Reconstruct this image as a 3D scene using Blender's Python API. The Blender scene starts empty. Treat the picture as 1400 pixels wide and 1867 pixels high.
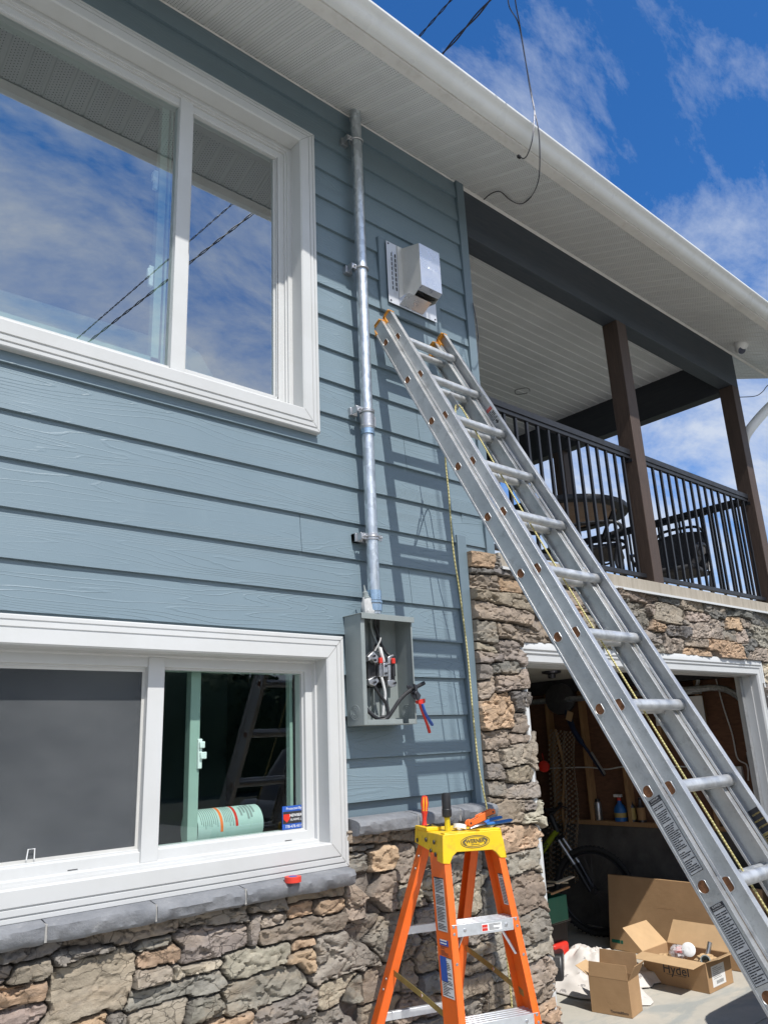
import bpy, math, random
import numpy as np
from mathutils import Vector, Matrix

# ------------------------------------------------------------------ camera
SC = bpy.context.scene
COL = SC.collection
# rows: right, up, forward of the camera. The camera stands at the origin, the driveway 1.7 m below it.
CR = ((0.75381675, -0.65567262, -0.04305496),
      (-0.15777571, -0.2442208, 0.95679832),
      (0.63786138, 0.71445757, 0.28754694))
FPX = 1408.81
ZG = -1.70
cam_d = bpy.data.cameras.new('camera')
cam_d.sensor_fit = 'HORIZONTAL'
cam_d.sensor_width = 36.0
cam_d.lens = 36.0 * FPX / 1400.0
cam_d.clip_start = 0.05
cam_d.clip_end = 2000.0
cam = bpy.data.objects.new('camera', cam_d)
COL.objects.link(cam)
cam.matrix_world = Matrix(((CR[0][0], CR[1][0], -CR[2][0], 0), (CR[0][1], CR[1][1], -CR[2][1], 0),
                           (CR[0][2], CR[1][2], -CR[2][2], 0), (0, 0, 0, 1)))
SC.camera = cam

# ------------------------------------------------------------------ sun, sky, exposure
SUN_DIR = Vector((-0.12, -1.0, 1.40)).normalized()
EL = math.asin(SUN_DIR.z)
sun_d = bpy.data.lights.new('sun', 'SUN')
sun_d.energy = 5.0
sun_d.angle = math.radians(0.53)
sun_d.color = (1.0, 0.965, 0.91)
sun = bpy.data.objects.new('sun', sun_d)
COL.objects.link(sun)
sun.rotation_euler = SUN_DIR.to_track_quat('Z', 'Y').to_euler()
SC.view_settings.view_transform = 'Standard'
SC.view_settings.look = 'None'
SC.view_settings.exposure = 0.06
SC.view_settings.gamma = 1.0

world = bpy.data.worlds.new('World')
SC.world = world
world.use_nodes = True
wn = world.node_tree.nodes
wl = world.node_tree.links
wn.clear()
w_out = wn.new('ShaderNodeOutputWorld')
w_bg = wn.new('ShaderNodeBackground')
w_bg.inputs['Strength'].default_value = 0.12
sky = wn.new('ShaderNodeTexSky')
sky.sky_type = 'NISHITA'
sky.sun_disc = False
sky.sun_elevation = EL
sky.sun_rotation = math.atan2(SUN_DIR.x, SUN_DIR.y)
sky.altitude = 600
sky.air_density = 1.0
sky.dust_density = 0.35
sky.ozone_density = 2.2
tc = wn.new('ShaderNodeTexCoord')
sep = wn.new('ShaderNodeSeparateXYZ')
wl.new(tc.outputs['Generated'], sep.inputs[0])
def wmath(op, a, b=None, clamp=False):
    n = wn.new('ShaderNodeMath'); n.operation = op; n.use_clamp = clamp
    for i, s in enumerate((a, b)):
        if s is None: continue
        if isinstance(s, (int, float)): n.inputs[i].default_value = s
        else: wl.new(s, n.inputs[i])
    return n.outputs[0]
zz = wmath('ADD', wmath('MAXIMUM', sep.outputs[2], 0.0), 0.22)
comb = wn.new('ShaderNodeCombineXYZ')
wl.new(wmath('DIVIDE', sep.outputs[0], zz), comb.inputs[0])
wl.new(wmath('DIVIDE', sep.outputs[1], zz), comb.inputs[1])
mp = wn.new('ShaderNodeMapping')
CL = (20.1, 7.7, 2.2, 2.1, 0.50, 0.78)
mp.inputs['Location'].default_value = (CL[0], CL[1], 0.0)
mp.inputs['Rotation'].default_value = (0, 0, CL[2])
mp.inputs['Scale'].default_value = (1.0, 1.9, 1.0)
wl.new(comb.outputs[0], mp.inputs['Vector'])
n1 = wn.new('ShaderNodeTexNoise')
n1.inputs['Scale'].default_value = CL[3]
n1.inputs['Detail'].default_value = 9.0
n1.inputs['Roughness'].default_value = 0.66
n1.inputs['Distortion'].default_value = 0.3
wl.new(mp.outputs[0], n1.inputs['Vector'])
# clouds get denser towards the horizon
low = wmath('MULTIPLY', wmath('SUBTRACT', 0.62, sep.outputs[2], True), 0.50)
south = wmath('MULTIPLY', sep.outputs[1], -1.0, True)      # a broken cloud bank on the sun's side
cov = wmath('ADD', wmath('ADD', n1.outputs[0], low), wmath('MULTIPLY', wmath('MINIMUM', south, 0.5), 0.26))
cr = wn.new('ShaderNodeValToRGB')
cr.color_ramp.elements[0].position = CL[4]
cr.color_ramp.elements[0].color = (0, 0, 0, 1)
cr.color_ramp.elements[1].position = CL[5]
cr.color_ramp.elements[1].color = (1, 1, 1, 1)
wl.new(cov, cr.inputs[0])
mixc = wn.new('ShaderNodeMixRGB')
wl.new(wmath('MULTIPLY', cr.outputs[0], 0.85), mixc.inputs[0])
tint = wn.new('ShaderNodeMixRGB'); tint.blend_type = 'MULTIPLY'; tint.inputs[0].default_value = 1.0
tint.inputs[2].default_value = (0.33, 0.87, 1.42, 1)
wl.new(sky.outputs[0], tint.inputs[1])
wl.new(tint.outputs[0], mixc.inputs[1])
cb = wn.new('ShaderNodeMixRGB'); cb.inputs[1].default_value = (5.6, 6.1, 6.9, 1); cb.inputs[2].default_value = (9.5, 9.9, 10.4, 1)
wl.new(south, cb.inputs[0]); wl.new(cb.outputs[0], mixc.inputs[2])
wl.new(mixc.outputs[0], w_bg.inputs['Color'])
wl.new(w_bg.outputs[0], w_out.inputs[0])

# ------------------------------------------------------------------ measuring helpers
def ray(px, py):
    a = (px - 700.0) / FPX; b = -(py - 933.5) / FPX
    return Vector(tuple(CR[0][i] * a + CR[1][i] * b + CR[2][i] for i in range(3)))
def onY(px, py, y): d = ray(px, py); return d * (y / d.y)     # the point a sight line meets the upright plane y
def onX(px, py, x): d = ray(px, py); return d * (x / d.x)
def onZ(px, py, z): d = ray(px, py); return d * (z / d.z)
def V(*a): return Vector(a)

# ------------------------------------------------------------------ mesh helpers
class MB:
    def __init__(s): s.v = []; s.f = []; s.m = []
    def add(s, vs, fs, mi=0, T=None):
        o = len(s.v)
        for p in vs:
            p = Vector(p)
            s.v.append(T @ p if T is not None else p)
        for f in fs: s.f.append(tuple(o + i for i in f)); s.m.append(mi)
        return s
    def box(s, x0, x1, y0, y1, z0, z1, mi=0, T=None):
        vs = [(x, y, z) for x in (x0, x1) for y in (y0, y1) for z in (z0, z1)]
        fs = [(0, 1, 3, 2), (4, 6, 7, 5), (0, 4, 5, 1), (2, 3, 7, 6), (0, 2, 6, 4), (1, 5, 7, 3)]
        return s.add(vs, fs, mi, T)
    def hexa(s, a, b, mi=0):   # a, b: two quads of four points each (same order)
        n = len(a)
        vs = list(a) + list(b)
        fs = [tuple(range(n))[::-1], tuple(range(n, 2 * n))]
        fs += [(i, (i + 1) % n, n + (i + 1) % n, n + i) for i in range(n)]
        return s.add(vs, fs, mi)
    def prism(s, poly, ax, d0, d1, mi=0, T=None):   # poly in the two other axes, extruded along ax (0,1,2)
        def mk(a, b, d):
            return (d, a, b) if ax == 0 else ((a, d, b) if ax == 1 else (a, b, d))
        n = len(poly)
        vs = [mk(a, b, d0) for a, b in poly] + [mk(a, b, d1) for a, b in poly]
        fs = [tuple(range(n))[::-1], tuple(range(n, 2 * n))]
        fs += [(i, (i + 1) % n, n + (i + 1) % n, n + i) for i in range(n)]
        return s.add(vs, fs, mi, T)
    def tube(s, pts, r, n=8, mi=0, cap=True, T=None, flat=1.0):
        pts = [Vector(p) for p in pts]; k = len(pts)
        rs = r if isinstance(r, (list, tuple)) else [r] * k
        tg = []
        for i in range(k):
            d = pts[min(i + 1, k - 1)] - pts[max(i - 1, 0)]
            tg.append(d.normalized() if d.length > 1e-9 else Vector((0, 0, 1)))
        up = Vector((0, 0, 1)) if abs(tg[0].z) < 0.9 else Vector((1, 0, 0))
        nn = (up - tg[0] * up.dot(tg[0])).normalized()
        vs = []
        for i in range(k):
            nn = (nn - tg[i] * nn.dot(tg[i])).normalized(); bb = tg[i].cross(nn)
            for j in range(n):
                a = 2 * math.pi * j / n
                vs.append(pts[i] + (nn * math.cos(a) * flat + bb * math.sin(a)) * rs[i])
        fs = []
        for i in range(k - 1):
            for j in range(n):
                fs.append((i * n + j, i * n + (j + 1) % n, (i + 1) * n + (j + 1) % n, (i + 1) * n + j))
        if cap:
            fs.append(tuple(range(n))[::-1]); fs.append(tuple(range((k - 1) * n, k * n)))
        return s.add(vs, fs, mi, T)
    def lathe(s, prof, n=20, mi=0, T=None, caps=True):   # profile (radius, height) around local z
        vs = []; k = len(prof)
        for r, h in prof:
            for j in range(n):
                a = 2 * math.pi * j / n; vs.append((r * math.cos(a), r * math.sin(a), h))
        fs = []
        for i in range(k - 1):
            for j in range(n):
                fs.append((i * n + j, i * n + (j + 1) % n, (i + 1) * n + (j + 1) % n, (i + 1) * n + j))
        if caps:
            fs.append(tuple(range(n))[::-1]); fs.append(tuple(range((k - 1) * n, k * n)))
        return s.add(vs, fs, mi, T)
    def build(s, name, mats, parent=None, bevel=0.0, seg=2, ang=35, local=False, fix=True):
        me = bpy.data.meshes.new(name)
        vs = s.v
        if parent is not None and not local:
            inv = chain(parent).inverted(); vs = [inv @ p for p in vs]
        me.from_pydata([tuple(p) for p in vs], [], s.f)
        if not isinstance(mats, (list, tuple)): mats = [mats]
        for m in mats: me.materials.append(m)
        if len(mats) > 1: me.polygons.foreach_set('material_index', s.m)
        me.validate(); me.update()
        if fix:
            import bmesh
            bm = bmesh.new(); bm.from_mesh(me)
            bmesh.ops.recalc_face_normals(bm, faces=bm.faces); bm.to_mesh(me); bm.free()
        me.shade_smooth(); me.set_sharp_from_angle(angle=math.radians(ang))
        o = bpy.data.objects.new(name, me); COL.objects.link(o)
        if parent is not None: o.parent = parent
        if bevel:
            b = o.modifiers.new('bevel', 'BEVEL'); b.width = bevel; b.segments = seg
            b.limit_method = 'ANGLE'; b.angle_limit = math.radians(40)
        return o

def chain(o):
    m = o.matrix_basis.copy()
    while o.parent is not None:
        o = o.parent; m = o.matrix_basis @ m
    return m
def tag(o, label=None, cat=None, group=None, kind=None):
    if label: o['label'] = label
    if cat: o['category'] = cat
    if group: o['group'] = group
    if kind: o['kind'] = kind
    return o
def thing(name, loc, label, cat, group=None, rz=0.0):
    o = bpy.data.objects.new(name, None); COL.objects.link(o)
    o.location = loc; o.rotation_euler = (0, 0, rz); o.empty_display_size = 0.1
    return tag(o, label, cat, group)
def frame(o, x, y, z):      # matrix from an origin and three axes
    return Matrix(((x[0], y[0], z[0], o[0]), (x[1], y[1], z[1], o[1]), (x[2], y[2], z[2], o[2]), (0, 0, 0, 1)))
def axis_frame(o, z, hint=(0, 0, 1)):
    z = Vector(z).normalized(); h = Vector(hint)
    if abs(z.dot(h)) > 0.95: h = Vector((1, 0, 0))
    x = h.cross(z).normalized(); y = z.cross(x)
    return frame(Vector(o), x, y, z)
def text_mb(mb, txt, size, T, mi=0, depth=0.0006, align='CENTER', sx=1.0, shear=0.0, offset=0.0):
    cu = bpy.data.curves.new('t', 'FONT'); cu.body = txt; cu.size = size; cu.extrude = depth
    cu.align_x = align; cu.align_y = 'CENTER'; cu.resolution_u = 3; cu.shear = shear; cu.offset = offset
    ob = bpy.data.objects.new('t', cu); COL.objects.link(ob)
    dg = bpy.context.evaluated_depsgraph_get(); dg.update()
    me = bpy.data.meshes.new_from_object(ob.evaluated_get(dg))
    S = Matrix.Diagonal((sx, 1, 1, 1))
    mb.add([v.co.copy() for v in me.vertices], [tuple(p.vertices) for p in me.polygons], mi, T @ S)
    bpy.data.objects.remove(ob); bpy.data.curves.remove(cu); bpy.data.meshes.remove(me)
def lerp(a, b, t): return a + (b - a) * t
def curve_pts(pts, n=8):      # Catmull-Rom through the points
    pts = [Vector(p) for p in pts]; out = []
    P = [pts[0] * 2 - pts[1]] + pts + [pts[-1] * 2 - pts[-2]]
    for i in range(1, len(P) - 2):
        a, b, c, d = P[i - 1], P[i], P[i + 1], P[i + 2]
        for k in range(n):
            t = k / n
            out.append(0.5 * ((2 * b) + (c - a) * t + (2 * a - 5 * b + 4 * c - d) * t * t + (3 * b - a - 3 * c + d) * t ** 3))
    out.append(pts[-1]); return out

# ------------------------------------------------------------------ materials
class NT:
    def __init__(s, name):
        s.mat = bpy.data.materials.new(name); s.mat.use_nodes = True
        s.t = s.mat.node_tree; s.n = s.t.nodes; s.l = s.t.links
        s.b = s.n['Principled BSDF']
    def tc(s, out='Object', scale=(1, 1, 1), rot=(0, 0, 0), loc=(0, 0, 0)):
        t = s.n.new('ShaderNodeTexCoord'); m = s.n.new('ShaderNodeMapping')
        m.inputs['Scale'].default_value = scale; m.inputs['Rotation'].default_value = rot; m.inputs['Location'].default_value = loc
        s.l.new(t.outputs[out], m.inputs[0]); return m.outputs[0]
    def wpos(s, scale=(1, 1, 1), rot=(0, 0, 0)):
        g = s.n.new('ShaderNodeNewGeometry'); m = s.n.new('ShaderNodeMapping')
        m.inputs['Scale'].default_value = scale; m.inputs['Rotation'].default_value = rot
        s.l.new(g.outputs['Position'], m.inputs[0]); return m.outputs[0]
    def noise(s, vec, scale, detail=4, rough=0.55, dist=0.0):
        n = s.n.new('ShaderNodeTexNoise'); n.inputs['Scale'].default_value = scale
        n.inputs['Detail'].default_value = detail; n.inputs['Roughness'].default_value = rough
        n.inputs['Distortion'].default_value = dist
        s.l.new(vec, n.inputs['Vector']); return n.outputs[0]
    def math(s, op, a, b=None, c=None, clamp=False):
        n = s.n.new('ShaderNodeMath'); n.operation = op; n.use_clamp = clamp
        for i, q in enumerate((a, b, c)):
            if q is None: continue
            if isinstance(q, (int, float)): n.inputs[i].default_value = q
            else: s.l.new(q, n.inputs[i])
        return n.outputs[0]
    def sep(s, v):
        n = s.n.new('ShaderNodeSeparateXYZ'); s.l.new(v, n.inputs[0]); return n.outputs
    def comb(s, a, b, c):
        n = s.n.new('ShaderNodeCombineXYZ')
        for i, q in enumerate((a, b, c)):
            if isinstance(q, (int, float)): n.inputs[i].default_value = q
            else: s.l.new(q, n.inputs[i])
        return n.outputs[0]
    def ramp(s, fac, stops, interp='LINEAR'):
        n = s.n.new('ShaderNodeValToRGB'); cr = n.color_ramp; cr.interpolation = interp
        while len(cr.elements) < len(stops): cr.elements.new(0.5)
        for e, (p, c) in zip(cr.elements, stops):
            e.position = p
            e.color = (c, c, c, 1) if isinstance(c, (int, float)) else (*c, 1)
        s.l.new(fac, n.inputs[0]); return n.outputs[0]
    def mix(s, fac, a, b, mode='MIX'):
        n = s.n.new('ShaderNodeMixRGB'); n.blend_type = mode
        for i, q in enumerate((fac, a, b)):
            if isinstance(q, (int, float)): n.inputs[i].default_value = q if i == 0 else (q, q, q, 1)
            elif isinstance(q, tuple): n.inputs[i].default_value = (*q, 1)
            else: s.l.new(q, n.inputs[i])
        return n.outputs[0]
    def bump(s, h, dist=0.002, strength=1.0, prev=None):
        n = s.n.new('ShaderNodeBump'); n.inputs['Distance'].default_value = dist; n.inputs['Strength'].default_value = strength
        s.l.new(h, n.inputs['Height'])
        if prev is not None: s.l.new(prev, n.inputs['Normal'])
        return n.outputs[0]
    def set(s, **k):
        for a, q in k.items():
            key = {'color': 'Base Color', 'rough': 'Roughness', 'metal': 'Metallic', 'normal': 'Normal', 'spec': 'Specular IOR Level',
                   'alpha': 'Alpha', 'coat': 'Coat Weight', 'sheen': 'Sheen Weight', 'ior': 'IOR', 'trans': 'Transmission Weight'}[a]
            i = s.b.inputs[key]
            if isinstance(q, (int, float)): i.default_value = q
            elif isinstance(q, tuple): i.default_value = (*q, 1)
            else: s.l.new(q, i)
        return s.mat

def simple(name, col, rough=0.5, metal=0.0, var=0.12, vscale=6.0, bump=0.0, bscale=60.0, spec=0.5, coat=0.0, dirt=None):
    """paint or plastic with a little tone variation, scuffs and fine bump"""
    t = NT(name); v = t.tc()
    n = t.noise(v, vscale, 5, 0.6)
    c = t.mix(1.0, col, t.ramp(n, [(0.3, 1 - var), (0.7, 1 + var * 0.6)]), 'MULTIPLY')
    if dirt:
        c = t.mix(t.ramp(t.noise(v, vscale * 2.7, 7, 0.7), [(0.52, 0.0), (0.72, dirt[1])]), c, dirt[0])
    t.set(color=c, rough=t.ramp(t.noise(v, vscale * 3, 3), [(0.3, max(0.02, rough - 0.08)), (0.7, min(1, rough + 0.1))]), metal=metal, spec=spec, coat=coat)
    if bump: t.set(normal=t.bump(t.noise(v, bscale, 4, 0.6), bump))
    return t.mat
MAT = {}
def mats():
    M = MAT
    # --- lap siding: embossed wood grain made of the contour lines of a stretched noise
    t = NT('siding_paint'); p = t.wpos(); o = t.sep(p)
    row = t.math('FLOOR', t.math('DIVIDE', t.math('SUBTRACT', o[2], 0.1205), 0.1745))
    sh = t.math('MULTIPLY', row, 7.31)
    vec = t.comb(t.math('ADD', t.math('MULTIPLY', o[0], 0.42), sh), 0.0, t.math('ADD', t.math('MULTIPLY', o[2], 6.0), sh))
    nn = t.noise(vec, 1.0, 2.0, 0.45, 0.25)
    fine = t.noise(t.comb(t.math('MULTIPLY', o[0], 9.0), 0, t.math('MULTIPLY', o[2], 60.0)), 1.0, 3, 0.5)
    ph = t.math('ADD', t.math('MULTIPLY', nn, 40.0), t.math('MULTIPLY', fine, 0.55))
    w = t.math('FRACT', ph)
    ridge = t.ramp(w, [(0.0, 0.1), (0.10, 1.0), (0.24, 0.15), (1.0, 0.25)])
    patch = t.ramp(t.noise(t.comb(t.math('MULTIPLY', o[0], 1.0), 3.3, t.math('ADD', t.math('MULTIPLY', o[2], 7.0), sh)), 1.0, 2, 0.5), [(0.36, 0.15), (0.60, 1.0)])
    grain = t.math('MULTIPLY', ridge, patch)
    b1 = t.bump(grain, 0.0020, 0.7)
    b2 = t.bump(t.noise(p, 180, 3, 0.6), 0.0006, 0.5, b1)
    colr = t.mix(t.ramp(t.noise(p, 1.7, 5, 0.6), [(0.3, 0.0), (0.7, 1.0)]), (0.150, 0.206, 0.240), (0.167, 0.226, 0.262))
    colr = t.mix(t.ramp(t.noise(t.wpos((1, 1, 0.25)), 9, 6, 0.7), [(0.60, 0.0), (0.80, 0.12)]), colr, (0.30, 0.36, 0.38))
    M['siding'] = t.set(color=colr, rough=0.42, normal=b2, spec=0.5)
    t = NT('corner_paint'); p = t.wpos()
    M['corner'] = t.set(color=t.mix(t.ramp(t.noise(p, 2, 4), [(0.3, 0), (0.7, 1)]), (0.128, 0.176, 0.208), (0.146, 0.198, 0.232)), rough=0.45,
                        normal=t.bump(t.noise(t.wpos((60, 60, 4)), 1.0, 4), 0.0008))
    # --- white vinyl, with grime towards the joints
    t = NT('white_vinyl'); p = t.wpos()
    c = t.mix(t.ramp(t.noise(p, 3.0, 6, 0.65), [(0.42, 0.0), (0.8, 0.55)]), (0.545, 0.55, 0.545), (0.45, 0.45, 0.43))
    c = t.mix(t.ramp(t.noise(t.wpos((3, 3, 40)), 1.0, 5, 0.7), [(0.62, 0.0), (0.82, 0.35)]), c, (0.50, 0.48, 0.42))
    M['vinyl'] = t.set(color=c, rough=0.38, spec=0.4)
    M['vinyl_green'] = simple('inner_sash_vinyl', (0.30, 0.38, 0.34), 0.4, var=0.08)
    # --- soffit aluminium: ribs are geometry, the pin holes are dark dots painted into the colour
    def perf(name, along, col):
        t = NT(name); p = t.wpos(); o = t.sep(p)
        a = t.math("SUBTRACT", o[0], 0.030) if along == "y" else o[1]; b = o[1] if along == 'y' else o[0]
        ga = t.math('SUBTRACT', t.math('FRACT', t.math('MULTIPLY', a, 1 / 0.0142)), 0.5)
        row = t.math('FLOOR', t.math('MULTIPLY', a, 1 / 0.0142))
        off = t.math('MULTIPLY', t.math('MODULO', row, 2.0), 0.5)
        gb = t.math('SUBTRACT', t.math('FRACT', t.math('ADD', t.math('MULTIPLY', b, 1 / 0.0135), off)), 0.5)
        rr = t.math('ADD', t.math('MULTIPLY', ga, ga), t.math('MULTIPLY', gb, gb))
        band = t.math('ABSOLUTE', t.math('SUBTRACT', t.math('FRACT', t.math('MULTIPLY', a, 1 / 0.102)), 0.5))
        inb = t.math('LESS_THAN', band, 0.36)
        hole = t.math('MULTIPLY', t.math('LESS_THAN', rr, 0.030), inb)
        c = t.mix(t.ramp(t.noise(p, 2.2, 6, 0.7), [(0.4, 0), (0.75, 0.6)]), col, tuple(q * 0.80 for q in col))
        return t.set(color=t.mix(hole, c, (0.10, 0.10, 0.105)), rough=0.5, spec=0.3)
    M['soffit'] = perf('soffit_aluminium', 'y', (0.74, 0.74, 0.73))
    M['porch'] = perf('porch_ceiling_aluminium', 'x', (0.84, 0.85, 0.85))
    M['fascia'] = simple('fascia_aluminium', (0.70, 0.68, 0.65), 0.45, var=0.1, dirt=((0.50, 0.45, 0.40), 0.5))
    M['gutter'] = simple('gutter_aluminium', (0.78, 0.79, 0.79), 0.33, var=0.05, vscale=2, dirt=((0.55, 0.56, 0.55), 0.35))
    M['shingle'] = simple('asphalt_shingle', (0.06, 0.058, 0.055), 0.95, var=0.4, vscale=30, bump=0.004, bscale=200)
    # --- stone veneer, colour from the stones themselves
    t = NT('stone_veneer'); p = t.wpos()
    at = t.n.new('ShaderNodeVertexColor'); at.layer_name = 'stone'
    c = at.outputs[0]
    c = t.mix(1.0, c, t.ramp(t.noise(p, 13, 8, 0.72, 0.6), [(0.25, 0.62), (0.55, 1.0), (0.8, 1.38)]), 'MULTIPLY')
    c = t.mix(t.ramp(t.noise(t.wpos((1, 1, 2.2)), 5, 6, 0.7), [(0.50, 0.0), (0.70, 0.45)]), c, (0.38, 0.29, 0.20))
    c = t.mix(t.ramp(t.noise(t.wpos((1.3, 1, 3.0)), 7.7, 7, 0.7), [(0.55, 0.0), (0.75, 0.4)]), c, (0.20, 0.19, 0.182))
    c = t.mix(t.ramp(t.noise(p, 60, 4, 0.7), [(0.66, 0.0), (0.74, 0.5)]), c, (0.46, 0.42, 0.36))
    h = t.noise(t.wpos((1, 1, 1.8)), 34, 9, 0.72, 0.4)
    vo = t.n.new('ShaderNodeTexVoronoi'); vo.feature = 'DISTANCE_TO_EDGE'; vo.inputs['Scale'].default_value = 11.0
    wv = t.n.new('ShaderNodeVectorMath'); wv.operation = 'ADD'; nv = t.n.new('ShaderNodeTexNoise'); nv.inputs['Scale'].default_value = 9.0; nv.inputs['Detail'].default_value = 5
    t.l.new(p, nv.inputs['Vector']); sv = t.n.new('ShaderNodeVectorMath'); sv.operation = 'SCALE'; sv.inputs['Scale'].default_value = 0.16; t.l.new(nv.outputs['Color'], sv.inputs[0])
    t.l.new(t.wpos((1, 1, 2.0)), wv.inputs[0]); t.l.new(sv.outputs[0], wv.inputs[1]); t.l.new(wv.outputs[0], vo.inputs['Vector'])
    crack = t.ramp(vo.outputs['Distance'], [(0.0, 0.0), (0.028, 1.0)])
    cm = t.ramp(t.noise(p, 4.0, 3), [(0.44, 0.0), (0.56, 1.0)])
    crack = t.mix(cm, 1.0, crack)
    c = t.mix(1.0, c, t.ramp(crack, [(0.0, 0.58), (1.0, 1.0)]), 'MULTIPLY')
    bc = t.bump(crack, 0.006, 0.8)
    b1 = t.bump(h, 0.008, 0.9, bc); b2 = t.bump(t.noise(p, 220, 5, 0.7), 0.0022, 0.8, b1)
    M['stone'] = t.set(color=c, rough=0.93, normal=b2, spec=0.2)
    t = NT('ledge_stone'); p = t.wpos()
    c = t.mix(t.ramp(t.noise(p, 9, 8, 0.7), [(0.3, 0), (0.72, 1)]), (0.150, 0.158, 0.172), (0.255, 0.260, 0.272))
    c = t.mix(t.ramp(t.noise(p, 25, 6, 0.75), [(0.60, 0.0), (0.76, 0.5)]), c, (0.42, 0.41, 0.38))
    M['ledge'] = t.set(color=c, rough=0.9, normal=t.bump(t.noise(p, 45, 8, 0.7), 0.006, 0.8), spec=0.25)
    M['mortar'] = simple('mortar', (0.34, 0.33, 0.31), 0.95, var=0.2, vscale=30, bump=0.002)
    # --- stained timber
    def wood(name, a, b, scale=(1, 1, 14), rough=0.6, axis=None):
        t = NT(name); p = t.wpos(scale)
        g = t.noise(p, 6.0, 6, 0.6, 0.8)
        c = t.mix(t.ramp(g, [(0.3, 0), (0.7, 1)]), a, b)
        c = t.mix(t.ramp(t.noise(t.wpos(), 1.4, 3), [(0.4, 0), (0.8, 0.35)]), c, tuple(q * 0.6 for q in a))
        return t.set(color=c, rough=rough, normal=t.bump(g, 0.0012), spec=0.35)
    M['hazewood_x'] = wood('haze_blue_timber_beam', (0.045, 0.056, 0.072), (0.068, 0.076, 0.088), (1, 12, 12))  # bluish veil and skylight on the brown beam are put into its colour
    M['hazewood_y'] = wood('haze_blue_timber_side_beam', (0.030, 0.034, 0.042), (0.046, 0.047, 0.052), (12, 1, 12))  # side beam: same blue haze mixed into the timber colour
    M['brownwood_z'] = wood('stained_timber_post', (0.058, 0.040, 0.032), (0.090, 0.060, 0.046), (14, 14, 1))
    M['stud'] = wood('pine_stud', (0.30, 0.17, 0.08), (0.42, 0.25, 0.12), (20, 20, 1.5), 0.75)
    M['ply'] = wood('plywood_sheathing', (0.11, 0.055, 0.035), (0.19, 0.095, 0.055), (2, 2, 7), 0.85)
    t = NT('deck_band'); p = t.wpos()
    c = t.mix(t.ramp(t.noise(t.wpos((30, 1, 2)), 1.0, 6, 0.7), [(0.3, 0), (0.7, 1)]), (0.27, 0.235, 0.185), (0.40, 0.355, 0.29))
    M['deckband'] = t.set(color=c, rough=0.8, normal=t.bump(t.noise(p, 60, 5), 0.001))
    # --- metals
    t = NT('galvanised_steel'); p = t.tc()
    sp = t.n.new('ShaderNodeTexVoronoi'); sp.inputs['Scale'].default_value = 60; t.l.new(t.tc(scale=(1, 1, 0.6)), sp.inputs['Vector'])
    c = t.mix(t.ramp(sp.outputs['Color'], [(0.2, 0), (0.9, 1)]), (0.50, 0.54, 0.57), (0.72, 0.76, 0.79))
    c = t.mix(t.ramp(t.noise(p, 12, 6, 0.7), [(0.5, 0), (0.75, 0.5)]), c, (0.40, 0.42, 0.44))
    M['galv'] = t.set(color=c, rough=t.ramp(t.noise(p, 30, 5, 0.6), [(0.3, 0.28), (0.75, 0.50)]), metal=0.92, normal=t.bump(t.noise(t.tc(scale=(1, 1, 4)), 70, 3), 0.0005))
    M['zinc_blue'] = simple('zinc_fitting', (0.42, 0.56, 0.70), 0.3, metal=0.9, var=0.25, vscale=20)
    t = NT('mill_aluminium'); p = t.tc()
    c = t.mix(t.ramp(t.noise(p, 5.5, 8, 0.7, 0.4), [(0.35, 0), (0.7, 1)]), (0.60, 0.605, 0.60), (0.44, 0.445, 0.45))
    c = t.mix(t.ramp(t.noise(p, 17, 8, 0.75), [(0.54, 0.0), (0.70, 0.55)]), c, (0.25, 0.245, 0.24))
    c = t.mix(t.ramp(t.noise(p, 38, 5, 0.8), [(0.66, 0.0), (0.72, 0.6)]), c, (0.12, 0.11, 0.10))
    c = t.mix(t.ramp(t.noise(t.tc(scale=(8, 60, 60)), 1.0, 5, 0.7), [(0.64, 0.0), (0.76, 0.5)]), c, (0.24, 0.235, 0.225))
    M['alu'] = t.set(color=c, rough=t.ramp(t.noise(p, 9, 6, 0.7), [(0.3, 0.34), (0.75, 0.60)]), metal=0.80,
                     normal=t.bump(t.noise(t.tc(scale=(3, 40, 40)), 4.0, 4), 0.0006))
    M['alu_rung'] = simple('rung_aluminium', (0.62, 0.63, 0.63), 0.42, metal=0.65, var=0.25, vscale=14, dirt=((0.36, 0.35, 0.34), 0.6), bump=0.0006, bscale=90)
    M['alu_bright'] = simple('bright_aluminium', (0.74, 0.77, 0.80), 0.38, metal=0.70, var=0.1, vscale=12, dirt=((0.45, 0.45, 0.45), 0.4))
    M['rust'] = simple('rust_and_dirt', (0.20, 0.085, 0.035), 0.95, var=0.5, vscale=50, bump=0.003, bscale=120)
    M['steel'] = simple('steel', (0.55, 0.55, 0.56), 0.35, metal=0.9, var=0.15, vscale=30)
    M['steel_dark'] = simple('dark_steel', (0.10, 0.10, 0.11), 0.35, metal=0.8, var=0.2, vscale=30)
    M['stainless'] = simple('stainless_sheet', (0.66, 0.68, 0.72), 0.30, metal=0.85, var=0.06, vscale=8)
    M['vent_plate'] = simple('vent_plate_sheet', (0.60, 0.62, 0.66), 0.45, metal=0.4, var=0.06, vscale=8)
    M['hood_side'] = simple('hood_side_sheet', (0.62, 0.61, 0.58), 0.5, metal=0.3, var=0.08, vscale=8)
    M['greybox'] = simple('grey_enclosure_paint', (0.235, 0.265, 0.262), 0.42, var=0.08, vscale=5, dirt=((0.34, 0.36, 0.35), 0.25))
    M['black'] = simple('black_metal', (0.012, 0.013, 0.017), 0.45, var=0.2)
    M['blackpl'] = simple('black_plastic', (0.018, 0.018, 0.020), 0.42, var=0.25, vscale=20)
    M['rubber'] = simple('rubber', (0.02, 0.02, 0.021), 0.75, var=0.3, vscale=20, bump=0.001)
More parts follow.
